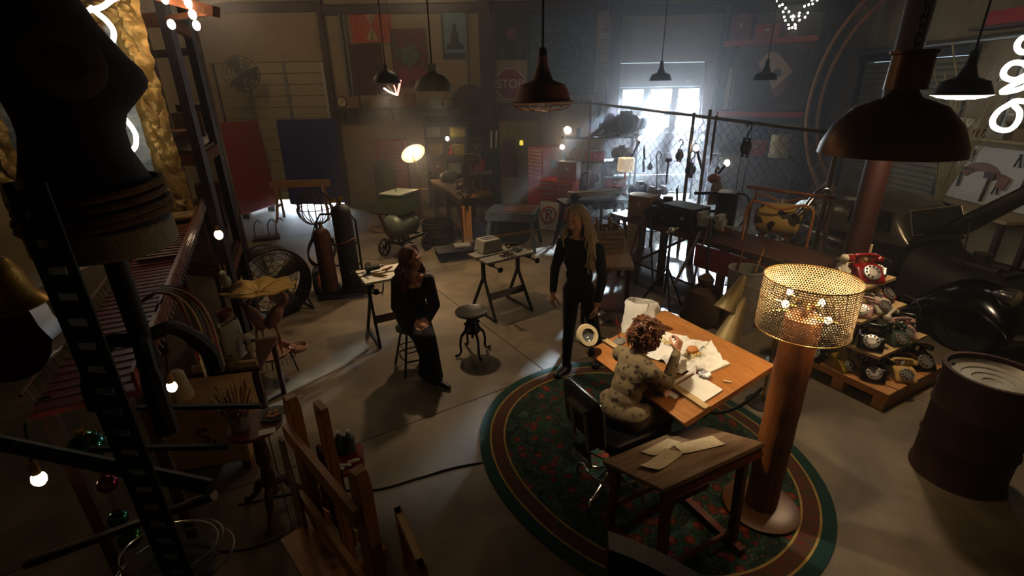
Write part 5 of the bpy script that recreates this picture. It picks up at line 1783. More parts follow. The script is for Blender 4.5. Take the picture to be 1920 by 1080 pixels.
box_item('wood_crate', 'wooden crate on the lowest steel shelf', 'crate', sh(.2, .25), .0, .5, .36, .3, 'wood_dark', 'wood_dark')
# two bright work lights on the shelf
for k, (loc, lab) in enumerate(((sh(-.72, 1.785, -.26), 'bright oval clamp lamp at the left end of the top steel shelf'), (sh(-.83, 1.45, -.3), 'small bright clamp lamp below the top steel shelf'))):
    t = thing('clamp_lamp', lab, 'lamp', loc)
    d = Vector((-.25, -.9, -.3)).normalized()
    c = Vector((0, 0, .14))
    s_ = 1 - .35 * k
    MB().lathe([(.012, -.12 * s_), (.03 * s_, -.11 * s_), (.045 * s_, -.05 * s_), (.09 * s_, 0), (.086 * s_, 0), (.03 * s_, -.07 * s_), (0, -.08 * s_)], c=c, axis=d, n=22).build('reflector', 'aluminium', t)
    MB().ball(c - d * .005, .07 * s_, (1, .55, 1), 14).build('bulb', glow('bulb_white', (1, .88, .68), 28), t)
    MB().bar((0, 0, 0), c - d * .1, .012).build('clamp', 'steel_dark', t, smooth=False)
    lamp('bulb_light', 'SPOT', c + d * .09, 12 * s_, WARMW, parent=t, aim=c + d, size=.07, spot_size=R(140), spot_blend=.7)
# table lamp with pale drum shade, on a small stand beside the fence
t = thing('parts_table', 'low dark steel parts table below the fence lamps', 'table', (2.38, 9.25, 0), R(-58))
MB().box((0, 0, .8), (1.5, .5, .035)).build('top', 'steel_black', t, smooth=False)
for sx in (-.68, .68):
    for sy in (-.2, .2):
        MB().bar((sx, sy, 0), (sx, sy, .79), .04, .04).build('leg', 'steel_black', t, smooth=False)
MB().box((0, 0, .3), (1.4, .46, .02)).build('lower_shelf', 'steel_black', t, smooth=False)
t = thing('table_lamp', 'small table lamp with a lit pale drum shade near the fence', 'lamp', (2.22, 9.45, .82))
MB().lathe([(0, 0), (.09, 0), (.09, .02), (.03, .04), (.02, .2), (.035, .3), (.015, .42), (0, .42)], n=18).build('base', 'paint_red', t)
shd = bpy.data.materials.new('shade_lit'); MATS['shade_lit'] = shd
shd.use_nodes = True
_b = shd.node_tree.nodes['Principled BSDF']
_b.inputs['Base Color'].default_value = (.75, .62, .42, 1)
_b.inputs['Emission Color'].default_value = (1, .78, .5, 1)
_b.inputs['Emission Strength'].default_value = .55
MB().lathe([(.15, .45), (.16, .45), (.15, .69), (.142, .69), (.15, .45)], n=28).build('lamp_shade', 'shade_lit', t)
MB().ball((0, 0, .56), .035, (1, 1, 1.3), 10).build('bulb', glow('bulb_on', WARMW, 30), t)
lamp('bulb_light', 'POINT', (0, 0, .56), 5, WARMW, parent=t, size=.04)
def pt(u, v):
    q = Matrix.Rotation(R(-58), 3, 'Z') @ Vector((u, v, 0))
    return (2.38 + q.x, 9.25 + q.y, .818)
motor_item('black generator head on the low parts table', pt(.1, 0), .3, 1.0, 'iron_black', 'generator', 'generator')
vise_item('black bench vise at the near end of the low parts table', pt(.55, 0), .2, 1.1)
box_item('ammo_box', 'dark red steel box at the far end of the low parts table', 'box', pt(-.3, -.1), .5, .26, .16, .16, 'paint_red', 'paint_red')

# tan tank cylinder, red charger, tube light on black bench
t = thing('planer_bench', 'black iron machine bench behind the standing person', 'machine bench', (1.5, 8.75, 0), R(14))
MB().box((0, 0, .86), (1.25, .5, .06)).build('bed', 'iron_black', t, smooth=False)
for sx in (-1, 1):
    for sy in (-1, 1):
        MB().bar((sx * .5, sy * .14, .84), (sx * .62, sy * .3, 0), .05, .05).build('leg', 'iron_black', t, smooth=False)
    MB().bar((sx * .58, -.24, .25), (sx * .58, .24, .25), .03, .03).build('tie', 'iron_black', t, smooth=False)
for k in range(4):
    MB().cyl((-.3 + .22 * k, -.27, .8), (-.3 + .22 * k, -.31, .8), .05, n=14).build('hand_wheel', 'steel_dark', t)
t = thing('tube_fixture', 'old metal tube light fixture lying on the machine bench', 'light fixture', (1.5, 8.75, .92), R(14))
MB().box((0, 0, .06), (.95, .16, .05)).bar((-.47, -.05, .1), (.47, -.05, .1), .035, .035).bar((-.47, .05, .1), (.47, .05, .1), .035, .035).build('tray', M('fixture', '#8d7f62', .4, .5), t, smooth=False)
for x in (-.45, .45):
    MB().box((x, 0, .03), (.06, .18, .06)).build('end_cap', 'paint_grey', t, smooth=False)
can_item('tan_drum', 'tall tan paper drum beside the machine bench', 'drum', (2.28, 8.6, .0), .15, 1.0, 'wood_pale', handle=False)
box_item('battery_charger', 'red battery charger with a carry handle on the low tool chest', 'charger', (1.25, 10.35, .985), R(-26), .4, .3, .36, 'paint_red', 'black', True)
motor_item('black drill press motor under the tube fixture', (1.15, 8.6, .892), .5, .45, 'iron_black')

# work table with crate behind the standing person
t = thing('work_table', 'pale topped work table behind the standing person', 'table', (1.22, 6.05, 0), R(-8))
MB().box((0, 0, .78), (.62, 1.4, .04)).build('top', 'weathered', t, smooth=False)
for sx in (-1, 1):
    for sy in (-1, 1):
        MB().bar((sx * .26, sy * .6, 0), (sx * .26, sy * .6, .76), .05, .05).build('leg', 'steel_black', t, smooth=False)
MB().bar((-.26, -.6, .2), (.26, .6, .62), .09, .03).build('brace_board', 'wood_dark', t, smooth=False)
MB().box((0, 0, .2), (.55, 1.3, .02)).build('lower_shelf', 'wood_dark', t, smooth=False)
t = thing('tube_crate', 'wooden crate of brass tubes on the pale work table', 'crate', (1.2, 6.0, .8), .1)
for k in range(5):
    MB().box((0, -.16, .035 + k * .06), (.42, .014, .05)).build('slat', 'weathered', t, smooth=False)
    MB().box((0, .16, .035 + k * .06), (.42, .014, .05)).build('slat', 'weathered', t, smooth=False)
for s in (-1, 1):
    MB().box((s * .2, 0, .15), (.016, .31, .3)).build('end_board', 'weathered', t, smooth=False)
MB().box((0, 0, .01), (.42, .32, .02)).build('bottom', 'wood_tan', t, smooth=False)
for k in range(9):
    MB().cyl((-.16 + .04 * k, -.08 + .05 * (k % 4), .03), (-.17 + .042 * k, -.08 + .05 * (k % 4), .3 + .05 * ((k * 7) % 4)), .014, n=8).build('tube', 'brass' if k % 2 else 'aluminium', t)
t = thing('reflector_lamp', 'white studio reflector lamp on a thin stand beside the drafting table', 'lamp', (1.0, 5.0, 0))
MB().lathe([(0, 0), (.11, 0), (.11, .012), (.02, .03), (0, .03)], n=20).build('base', 'steel_black', t)
MB().tube([(0, 0, .02), (-.02, .05, .6), (-.05, .1, 1.0)], .01, 8).build('pole', 'wood_red', t)
MB().lathe([(.02, -.09), (.07, -.07), (.1, 0), (.095, 0), (.06, -.06), (0, -.08)], c=(.02, .02, .28), axis=(.3, -.8, -.4), n=22).build('reflector', 'aluminium', t)

# ------------------------------------------------------------------ long cluttered bench before the fence
BA, BB = Vector((1.75, 7.7, 0)), Vector((3.35, 4.95, 0))
bd = BB - BA
brz = math.atan2(bd.y, bd.x)
bn = Vector((-bd.y, bd.x, 0)).normalized()
bc = (BA + BB) / 2 + bn * .18
BL = bd.length
t = thing('long_bench', 'long dark bench cluttered with machine parts before the fence', 'bench', bc, brz)
MB().box((0, 0, .86), (BL, .72, .06)).build('top', 'wood_dark', t, smooth=False)
for k in range(6):
    MB().box((0, -.3 + .12 * k, .893), (BL, .11, .012)).build('plank', 'wood_dark', t, smooth=False)
for sx in (-1, -.33, .33, 1):
    for sy in (-1, 1):
        MB().bar((sx * (BL / 2 - .08), sy * .3, 0), (sx * (BL / 2 - .08), sy * .3, .84), .08, .08).build('leg', 'wood_dark', t, smooth=False)
MB().box((0, 0, .22), (BL - .1, .66, .03)).build('lower_shelf', 'wood_dark', t, smooth=False)
MB().box((.75, -.345, .66), (1.3, .02, .3)).build('red_front', 'paint_red', t, smooth=False)
MB().bar((-1.2, -.36, .1), (.1, -.36, .95), .05, .03).build('brace', 'wood_dark', t, smooth=False)
def lb(u, v, z=.9):
    q = Matrix.Rotation(brz, 3, 'Z') @ Vector((u, v, 0))
    return (bc.x + q.x, bc.y + q.y, z)
box_item('cardboard_box', 'brown cardboard box at the far end of the long bench', 'box', lb(-1.2, -.05), brz + .3, .36, .3, .3, 'card', 'card')
t = thing('machine_cabinet', 'black machine cabinet in the middle of the long bench', 'cabinet', lb(-.35, -.1), brz)
bevel(MB().box((0, 0, .16), (.55, .36, .32)).build('case', 'iron_black', t, smooth=False), .008)
MB().box((0, -.19, .18), (.4, .02, .2)).build('door', 'steel_black', t, smooth=False)
MB().cyl((.14, -.2, .18), (.14, -.225, .18), .02, n=12).build('knob', 'aluminium', t)
motor_item('rust brown motor beside the cardboard box on the long bench', lb(-.85, .1), brz + .5, 1.1, 'rust_dark')
motor_item('small black motor at the front edge of the long bench', lb(-.8, -.22), brz - .3, .8, 'iron_black')
vise_item('grey bench vise between the cabinet and the spotted tank', lb(.12, -.15), brz + .2, 1.2)
can_item('grease_can', 'rusty grease can beside the bench vise', 'can', lb(.05, .15), .07, .18, 'rust')
bottle_item('brown glass bottle standing on the long bench', lb(-.6, .22), .04, .24, M('glass_brown', '#2c1a0c', .1, bump=0), 'black')
box_item('wood_box', 'small tan wooden box behind the machine cabinet', 'box', lb(-.45, .24), brz, .3, .18, .16, 'wood_tan', 'wood_tan')
for k in range(6):
    t = thing('pipe_length', ('long rusty pipe slanting against the long bench', 'thin steel rod slanting beside the rusty pipe', 'black pipe leaning at the middle of the long bench', 'bent conduit leaning near the broom', 'wooden pole leaning at the bench corner', 'dark angle iron leaning by the work table')[k], 'pipe', lb(-1.25 + .36 * k, -.55 - .04 * (k % 2), 0), brz)
    MB().cyl((.25 - .05 * k, 0, .012), (.35 - .3 * (k % 3), .2, 1.0 + .1 * (k % 3)), .014 + .006 * (k % 2), n=8).build('rod', ('rust', 'steel_dark', 'black', 'aluminium', 'wood_dark', 'iron_black')[k], t)
t = thing('tripod_stand', 'black tripod stand with a small clamp beside the work table', 'tripod', (1.95, 5.7, 0))
MB().cyl((0, 0, .3), (0, 0, 1.1), .016, n=8).build('column', 'black', t)
for k in range(3):
    a = 2 * PI * k / 3 + .5
    MB().cyl((.02 * math.cos(a), .02 * math.sin(a), .62), (.36 * math.cos(a), .36 * math.sin(a), .01), .014, n=8).build('leg', 'black', t)
MB().ball((.0, 0, 1.13), .04, (1, 1, 1), 10).cyl((-.06, 0, 1.1), (.08, 0, 1.16), .014, n=8).build('clamp_head', 'aluminium', t)
t = thing('burlap_sack', 'dark burlap sack slumped under the long bench', 'sack', (2.35, 5.45, 0))
b = MB().lathe([(0, 0), (.2, 0), (.25, .08), (.24, .25), (.18, .42), (.08, .52), (.1, .6), (0, .58)], n=22)
b.v = [Vector((v.x, v.y, v.z)) * (1 + .12 * noise.noise(v * 6)) for v in b.v]
b.build('sack_body', M('burlap', '#3f2e1d', .95, var=.25, scale=40, bump=.2), t)
t = thing('broom', 'straw broom leaning under the long bench', 'broom', (2.62, 5.3, 0))
MB().cyl((0, 0, .3), (.15, .2, 1.2), .013, n=8).build('stick', 'wood_dark', t)
MB().lathe([(.13, 0), (.1, .15), (.04, .3), (0, .32)], n=14).build('bristles', M('straw', '#5a4526', .9, stretch=(12, 12, 1)), t)
t = thing('trash_can', 'grey galvanised trash can with a stick in it beside the bench', 'trash can', (2.72, 5.25, 0))
MB().lathe([(0, .01), (.165, .01), (.19, .76), (.2, .765), (.2, .79), (.185, .79), (.16, .05), (0, .05)], n=28).build('bin', 'paint_grey', t)
MB().cyl((0, 0, .1), (.22, .12, .98), .01, n=6).build('stick', 'wood_tan', t)
for s in (-1, 1):
    MB().tube([(s * .19, -.05, .6), (s * .23, 0, .58), (s * .19, .05, .6)], .008, 6).build('handle', 'steel_dark', t)

# cow spotted tank in a tubular frame
def cow():
    m = M('cow_spots', '#b39352', .4)
    nt = m.node_tree
    b = nt.nodes['Principled BSDF']
    r = [n for n in nt.nodes if n.type == 'VALTORGB'][0]
    r.color_ramp.interpolation = 'CONSTANT'
    e = r.color_ramp.elements
    e[0].position = 0; e[0].color = (*hexc('#1a140e'), 1)
    e[1].position = .43; e[1].color = (*hexc('#8f7540'), 1)
    n = [n for n in nt.nodes if n.type == 'TEX_NOISE'][0]
    n.inputs['Scale'].default_value = 5.5
    n.inputs['Detail'].default_value = 1
cow()
t = thing('spotted_tank', 'yellow tank with black cow spots on the long bench', 'tank', (3.42, 6.05, .92), R(-35))
MB().lathe([(0, -.28), (.1, -.27), (.18, -.22), (.2, -.12), (.2, .12), (.18, .22), (.1, .27), (0, .28)], c=(0, 0, .24), axis=(1, 0, 0), n=28).build('tank', 'cow_spots', t)
MB().cyl((.0, 0, .43), (0, 0, .49), .04, n=14).build('filler_cap', 'aluminium', t)
for s in (-1, 1):
    MB().box((s * .15, 0, .03), (.06, .3, .06)).build('cradle', 'wood_dark', t, smooth=False)
t = thing('roll_cage', 'rusty orange tubular frame around the spotted tank', 'frame', (3.40, 6.0, .9), R(-32))
for y in (-.24, .24):
    MB().tube(bez([(-.36, y, .0), (-.36, y, .4), (-.3, y, .5), (-.2, y, .5), (0, y, .44), (.2, y, .5), (.3, y, .5), (.36, y, .4), (.36, y, 0)], 4), .016, 8).build('hoop', 'paint_orange', t)
for x in (-.36, .36):
    MB().cyl((x, -.24, .42), (x, .24, .42), .014, n=8).build('crossbar', 'paint_orange', t)
MB().cyl((-.42, -.1, .66), (.55, -.1, .6), .02, n=10).build('top_pipe', 'rust', t)
MB().cyl((-.3, -.1, .5), (-.3, -.1, .66), .012, n=8).cyl((.3, -.1, .5), (.3, -.1, .62), .012, n=8).build('pipe_support', 'rust', t)
t = thing('duct_pipe', 'shiny bent steel duct curving behind the tubular frame', 'pipe', (3.55, 5.75, 1.2), .3)
MB().tube(bez([(-.1, 0, .08), (.0, 0, .16), (.1, 0, .28), (.2, 0, .36), (.32, 0, .34), (.4, 0, .2), (.42, 0, 0), (.42, 0, -1.2)], 6), .035, 12).build('bend', 'chrome', t)
MB().lathe([(.036, -.02), (.045, -.015), (.045, .015), (.036, .02)], c=(-.0, 0, .16), axis=(1, 0, .8), n=16).build('collar', 'brass', t)
t = thing('bead_curtain', 'strings of small beads hanging from the end of the long bench', 'beads', lb(1.6, -.33, .92), brz)
MB().bar((-.3, -.02, 0), (.1, -.02, 0), .02, .02).build('rail', 'wood_dark', t, smooth=False)
for k in range(9):
    b = MB()
    for j in range(14):
        b.ball((-.28 + k * .045, -.03, -.02 - j * .022), .008, (1, 1, 1), 6)
    b.build('bead_string', 'bone' if k % 2 else 'brass', t)
t = thing('gear_machine', 'tall dark gear box machine behind the spotted tank', 'machine', (3.05, 6.75, .9), -.5)
bevel(MB().box((0, 0, .24), (.26, .3, .48)).build('case', 'steel_black', t, smooth=False), .01)
for z in (.42, .16):
    MB().bar((-.45, 0, z), (-.1, 0, z + .03), .04, .04).build('arm', 'iron_black', t, smooth=False)
MB().tube(bez([(.1, -.1, .48), (.25, -.12, .45), (.3, -.14, .25), (.22, -.15, .05)], 5), .012, 6).build('hose', 'rubber', t)

# ------------------------------------------------------------------ drum with a metal basin
t = thing('steel_drum', 'rusty steel drum at the right edge', 'drum', (3.33, 2.85, 0))
b = MB().lathe([(0, .02), (.27, .02), (.285, .0), (.285, .04), (.275, .06), (.275, .28), (.287, .3), (.275, .32), (.275, .56), (.287, .58), (.275, .6), (.275, .83), (.288, .86), (.288, .88), (.262, .88), (.262, .06), (0, .06)], n=40)
b.v = [Vector((v.x, v.y, v.z)) * (1 + (.03 * noise.noise(Vector((v.x * 3, v.y * 3, v.z * 4))) if .1 < v.z < .8 else 0)) for v in b.v]
b.build('shell', M('drum_rust', '#1f0e08', .75, .1, col2='#3d1e10', scale=6, bump=.15), t)
t = thing('metal_basin', 'ridged metal pan lid resting inside the rusty drum', 'pan', (3.33, 2.85, .78))
MB().lathe([(0, .01), (.05, .012), (.055, .02), (.11, .022), (.115, .03), (.17, .032), (.175, .04), (.225, .045), (.25, .07), (.255, .065), (.23, .03), (0, .0)], n=36).build('pan', M('pan_metal', '#b8b4a8', .35, .8, scale=8), t)
b = MB()
for k in range(3):
    a = 2 * PI * k / 3
    b.box((.24 * math.cos(a), .24 * math.sin(a), .04), (.03, .03, .04))
b.build('lug', 'steel_dark', t, smooth=False)
# ------------------------------------------------------------------ telephones on a stepped pallet display
PR = R(28)
disp = thing('phone_display', 'stepped wooden pallet display crowded with old telephones', 'display', (3.56, 4.2, 0), PR)
for k in range(3):
    MB().box((0, -.36 + .36 * k, .05), (.98, .1, .1)).build('bearer', 'wood_tan', disp, smooth=False)
for k in range(6):
    MB().box((-.41 + .164 * k, 0, .135), (.15, .84, .07)).build('deck_plank', 'wood_tan', disp, smooth=False)
for z, x0, x1, y0, y1 in ((.42, -.36, .5, -.22, .42), (.68, -.36, .46, .0, .46), (.93, -.34, .42, .14, .5)):
    MB().bx(x0, x1, y0, y1, z - .03, z).build('tier_board', 'wood_pale', disp, smooth=False)
    for x in (x0 + .06, x1 - .06):
        MB().bar((x, y1 - .06, .17), (x, y1 - .06, z - .03), .05).bar((x, y0 + .06, .17), (x, y0 + .06, z - .03), .04).build('tier_post', 'wood_dark', disp, smooth=False)
M('bakelite', '#0c0908', .2, var=.2, bump=0)
M('phone_red', '#6e0d0a', .22, var=.08, bump=0)
M('phone_red_bright', '#7d160c', .25, var=.08, bump=0)
M('phone_cream', '#a98a52', .3, var=.06, bump=0)
M('phone_yellow', '#7d6318', .28, var=.06, bump=0)
M('phone_white', '#a39a88', .3, var=.06, bump=0)
M('phone_green', '#2c4030', .25, var=.06, bump=0)
M('phone_pink', '#96706a', .3, var=.06, bump=0)
M('phone_brown', '#3a2416', .25, var=.06, bump=0)
def phone(label, u, v, z, rz, mat, s=1.0, off=False, dial='aluminium'):
    q = Matrix.Rotation(PR, 3, 'Z') @ Vector((u, v, 0))
    t = thing('rotary_telephone', label, 'telephone', (3.56 + q.x, 4.2 + q.y, z), PR + rz - .85, 'old rotary telephones on the pallet display')
    poly = [(-.11, 0), (.11, 0), (.11, .03), (.03, .105), (-.06, .115), (-.11, .06)]
    T = Matrix(((0, 0, 1, 0), (-1, 0, 0, 0), (0, 1, 0, 0), (0, 0, 0, 1)))
    b = MB(); b.M = Matrix.Scale(s, 4)
    b.prism(poly, -.09, .09, T)
    bevel(b.build('body', mat, t, smooth=False), .018 * s, 3)
    ax = Vector((0, -.68, .73)).normalized()
    c = Vector((0, -.072, .076))
    b = MB(); b.M = Matrix.Scale(s, 4)
    b.lathe([(0, .012), (.028, .012), (.03, .016), (.056, .012), (.06, 0), (0, 0)], c=c, axis=ax, n=24)
    d = b.build('dial', dial, t)
    x_, y_, z_ = frame(ax)
    for k in range(8):
        a = k * PI / 5
        b = MB(); b.M = Matrix.Scale(s, 4)
        b.lathe([(0, .0175), (.0085, .0175), (.0085, .012), (0, .012)], c=c + (x_ * math.cos(a) + y_ * math.sin(a)) * .043, axis=ax, n=8)
        b.build('finger_hole', 'black', d)
    for sx in (-1, 1):
        b = MB(); b.M = Matrix.Scale(s, 4)
        b.box((sx * .045, .045, .13), (.022, .05, .04)).build('cradle', mat, t, smooth=False)
    b = MB(); b.M = Matrix.Translation(Vector((.02, -.2, -.115)) * s if off else (0, 0, 0)) @ Matrix.Rotation(.5 if off else 0, 4, 'Z') @ Matrix.Scale(s, 4)
    b.tube(bez([(-.1, .045, .145), (-.07, .045, .168), (0, .045, .174), (.07, .045, .168), (.1, .045, .145)], 4), .0145, 10)
    for sx in (-1, 1):
        b.lathe([(0, -.02), (.03, -.018), (.033, 0), (.02, .02), (0, .022)], c=(sx * .1, .045, .145), axis=(sx * .3, 0, 1), n=16)
    b.build('handset', mat, t)
    b = MB(); b.M = Matrix.Scale(s, 4)
    b.tube([(-.11 - .03 * math.sin(k / 5) + .008 * math.cos(k * 1.6), -.05 + .16 * k / 40 + .0, .03 + .09 * (k / 40) + .008 * math.sin(k * 1.6)) for k in range(41)], .0035, 5)
    b.build('cord', 'black' if mat == 'bakelite' else mat, t)
    return t
phone('cream rotary telephone at the front corner of the pallet', -.08, -.32, .17, .15, 'phone_cream', 1.0)
phone('black rotary telephone left of the cream one on the pallet', -.30, -.18, .17, -.2, 'bakelite', 1.1)
phone('tan rotary telephone behind the black one on the pallet', -.37, .04, .17, .5, 'phone_yellow', .9)
phone('large black telephone at the right of the pallet', .3, -.28, .17, .3, 'bakelite', 1.15)
phone('flat black telephone lying at the left edge of the pallet', -.40, .30, .17, -.6, 'bakelite', 1.1)
phone('brown telephone at the centre of the pallet', .08, -.24, .17, -.1, 'phone_brown', .9)
phone('large black rotary telephone on the lowest raised board', -.22, -.06, .42, -.25, 'bakelite', 1.15)
phone('green rotary telephone on the lowest raised board', .06, -.13, .42, .4, 'phone_green', 1.0)
phone('pink rotary telephone at the right of the lowest board', .26, -.1, .42, .3, 'phone_pink', 1.0)
phone('small black telephone at the far right of the lowest board', .42, -.06, .42, -.4, 'bakelite', .95)
phone('white rotary telephone off its cradle on the middle of the display', .05, .08, .68, .5, 'phone_white', 1.05, True)
phone('pale pink telephone left of the white one', -.18, .1, .68, -.3, 'phone_pink', .95)
phone('yellow rotary telephone on the middle board', -.1, .24, .68, .1, 'phone_yellow', 1.15)
phone('tan rotary telephone on the right of the middle board', .14, .26, .68, -.5, 'phone_cream', 1.0)
phone('bright red toy telephone tilting at the right of the middle board', .32, .2, .70, .8, 'phone_red_bright', 1.1)
phone('dark red rotary telephone on the top board', .1, .28, .93, .25, 'phone_red', 1.35)
phone('cream and brass telephone at the back of the top board', .2, .43, .93, .1, 'phone_cream', 1.0, dial='brass')
phone('small black telephone at the right of the top board', .36, .3, .93, -.2, 'bakelite', .9)
def ond(u, v, z):
    q = Matrix.Rotation(PR, 3, 'Z') @ Vector((u, v, 0))
    return (3.56 + q.x, 4.2 + q.y, z)
t = thing('figurine', 'pale seated figurine draped in lace atop the phone display', 'figurine', ond(-.2, .36, .93), PR)
b = MB().lathe([(0, 0), (.11, 0), (.12, .03), (.08, .1), (.05, .15), (.045, .19), (.025, .21), (0, .21)], n=18)
b.v = [v * (1 + .1 * noise.noise(v * 25)) for v in b.v]
b.build('robe', 'cloth_white', t)
MB().ball((0, -.005, .245), .04, (1, 1, 1.15), 14).build('head', 'bone', t)
MB().tube(bez([(-.05, 0, .16), (-.07, -.04, .12), (-.02, -.07, .11)], 4), .014, 8).tube(bez([(.05, 0, .16), (.07, -.04, .12), (.02, -.07, .11)], 4), .014, 8).build('arms', 'bone', t)
t = thing('iron_wheel', 'thin iron hand wheel leaning on the right of the phone display', 'wheel', ond(.52, .05, .42), PR)
ring_ = [(.02, .15 * math.cos(a), .16 + .15 * math.sin(a)) for a in [2 * PI * k / 32 for k in range(32)]]
MB().tube(ring_, .009, 6, True).build('rim', 'steel_dark', t)
for k in range(5):
    a = k * 2 * PI / 5
    MB().cyl((.02, 0, .16), (.02, .15 * math.cos(a), .16 + .15 * math.sin(a)), .005, n=5).build('spoke', 'steel_dark', t)
t = thing('candle_holder', 'small brass candle holder among the telephones', 'candle holder', ond(.3, .38, .93), 0)
MB().lathe([(0, 0), (.05, 0), (.045, .015), (.012, .04), (.016, .12), (.01, .16), (.03, .19), (.028, .2), (0, .2)], n=16).build('stem', 'brass', t)
MB().cyl((0, 0, .2), (0, 0, .3), .012, n=10).build('candle', 'cream', t)

# ------------------------------------------------------------------ vintage car with raised hood
cx, cyy = 5.18, 5.9
CR = R(-162.5)
car = thing('vintage_car', 'black vintage coupe with its hood raised at the right', 'car', (cx, cyy, 0), CR)
M('car_black', '#0b0a09', .16, .1, var=.15, bump=0)
M('car_roof_highlit', '#4a463c', .25, .6, var=.12, scale=3, bump=0)  # lighter than the body: the roof's highlight is put into the colour
def loft(secs, n=20, p=2.6, half=None):
    """secs: (y, halfwidth, zbottom, ztop); superellipse upper arch"""
    b = MB()
    vs, fs = [], []
    for (y, w, z0, z1) in secs:
        for k in range(n + 1):
            a = PI * k / n
            c, s = math.cos(a), math.sin(a)
            vs.append((w * math.copysign(abs(c) ** (2 / p), c), y, z0 + (z1 - z0) * abs(s) ** (2 / p)))
    m = n + 1
    for i in range(len(secs) - 1):
        for k in range(n):
            fs.append((i * m + k, i * m + k + 1, (i + 1) * m + k + 1, (i + 1) * m + k))
        fs.append((i * m + n, i * m, (i + 1) * m, (i + 1) * m + n))
    fs.append(tuple(range(m)))
    fs.append(tuple(range((len(secs) - 1) * m, len(secs) * m))[::-1])
    return b.add(vs, fs)
loft([(-2.1, .25, .35, .6), (-1.9, .5, .32, .85), (-1.4, .66, .3, .98), (-.6, .7, .3, .99), (.05, .68, .3, .98), (.2, .62, .3, .96)], p=3.5).build('body', 'car_black', car)
loft([(.15, .5, .32, .95), (.6, .46, .34, .78), (1.2, .34, .36, .72), (1.45, .24, .38, .68)], p=3.2).build('engine_bay', 'iron_black', car)
loft([(-1.75, .3, .9, 1.0), (-1.5, .46, .9, 1.22), (-1.1, .54, .9, 1.36), (-.5, .56, .9, 1.41), (-.1, .55, .9, 1.37), (.02, .535, .9, 1.33), (.2, .51, .9, .98)], p=2.9, n=32).build('cabin', 'car_roof_highlit', car)
# windshield and side windows, set proud with frames
def quad(name, pts, mat, off, parent):
    P = [Vector(p) for p in pts]
    nrm = (P[1] - P[0]).cross(P[3] - P[0]).normalized()
    def fn(u, v):
        return P[0].lerp(P[1], u).lerp(P[3].lerp(P[2], u), v) + nrm * off
    b = MB().grid(fn, 4, 3, .006)
    o = b.build(name, mat, parent)
    b = MB().tube([p + nrm * (off + .002) for p in P], .011, 6, True)
    b.build(name + '_frame', 'chrome', o)
    return o
quad('windshield', [(.46, .17, 1.03), (-.46, .17, 1.03), (-.44, .05, 1.3), (.44, .05, 1.3)], 'glass_dark', .03, car)
for s in (1, -1):
    pts = [(s * .545, .02, 1.02), (s * .57, -.55, 1.04), (s * .54, -.55, 1.3), (s * .52, -.02, 1.28)]
    quad('side_window', pts if s < 0 else [pts[1], pts[0], pts[3], pts[2]], 'glass_dark', .02, car)
    MB().box((s * .705, -.3, .82), (.015, .1, .02)).build('door_handle', 'chrome', car, smooth=False)
# fenders
def fender(s, y0, r, w):
    def fn(u, v):
        a = -.25 + (PI + .55) * u
        rr = r * (1 + .14 * math.sin(PI * u))
        ph = v * PI / 2
        cxx = s * (.4 + w * math.sin(ph))
        drop = .34 * (1 - math.cos(ph))
        return (cxx, y0 + rr * math.cos(a) * (1.25 if math.cos(a) < 0 else 1.05), max(.2, .33 + rr * math.sin(a) - drop * max(0, math.sin(a))))
    return MB().grid(fn, 28, 12, .012 * s)
for s in (-1, 1):
    fender(s, 1.12, .4, .42).build('front_fender', 'car_black', car)
    fender(s, -1.5, .38, .4).build('rear_fender', 'car_black', car)
    MB().bx(s * .64, s * .84, -1.05, .62, .28, .32).build('running_board', 'car_black', car, smooth=False)
    c = Vector((s * .6, 1.36, .72))
    h = MB().lathe([(0, -.2), (.04, -.16), (.075, -.08), (.09, .0), (.092, .03), (.08, .04), (0, .05)], c=c, axis=(0, 1, 0), n=24).build('headlight', 'chrome', car)
    MB().lathe([(0, .062), (.04, .058), (.078, .042), (.078, .036), (0, .04)], c=c, axis=(0, 1, 0), n=22).build('headlight_lens', M('lamp_lens', '#8d8878', .08, 0, var=.02, bump=0, trans=.5), h)
    for y in (1.1, -1.5):
        w = MB().lathe([(.19, -.07), (.29, -.075), (.315, -.04), (.315, .04), (.29, .075), (.19, .07)], c=(s * .64, y, .315), axis=(1, 0, 0), n=30).build('tyre', 'rubber', car)
        MB().lathe([(0, .05), (.06, .05), (.09, .03), (.19, .05), (.19, -.05), (0, -.05)], c=(s * .64, y, .315), axis=(s, 0, 0), n=26).build('wheel_disc', 'iron_black', w)
MB().tube(bez([(-.78, 1.5, .38), (-.5, 1.66, .4), (0, 1.7, .4), (.5, 1.66, .4), (.78, 1.5, .38)], 5), .03, 8).build('bumper', 'chrome', car)
for k in range(9):
    MB().bar((-.12 + .03 * k, 1.47, .42), (-.12 + .03 * k, 1.43, .74), .008, .012).build('grille_bar', 'chrome', car, smooth=False)
MB().box((0, .75, .7), (.34, .6, .16)).cyl((-.1, .5, .78), (-.1, .95, .78), .06, n=12).cyl((.1, .5, .78), (.1, .95, .78), .06, n=12).cyl((0, .7, .8), (0, .7, .92), .09, n=16).build('engine', 'steel_dark', car)
def hoodf(u, v):
    x = (u - .5) * (1.0 - .35 * v)
    return (x, .2 + 1.25 * v * .72, .97 + .9 * v + .06 * math.cos((u - .5) * PI) - .0)
MB().grid(hoodf, 14, 8, .015).build('hood', 'car_black', car)
MB().tube([hoodf(0, v / 8) for v in range(9)], .012, 6).build('hood_trim', 'chrome', car)
MB().cyl((.3, .7, .75), (.33, .65, 1.3), .008, n=6).build('hood_stay', 'steel_dark', car)

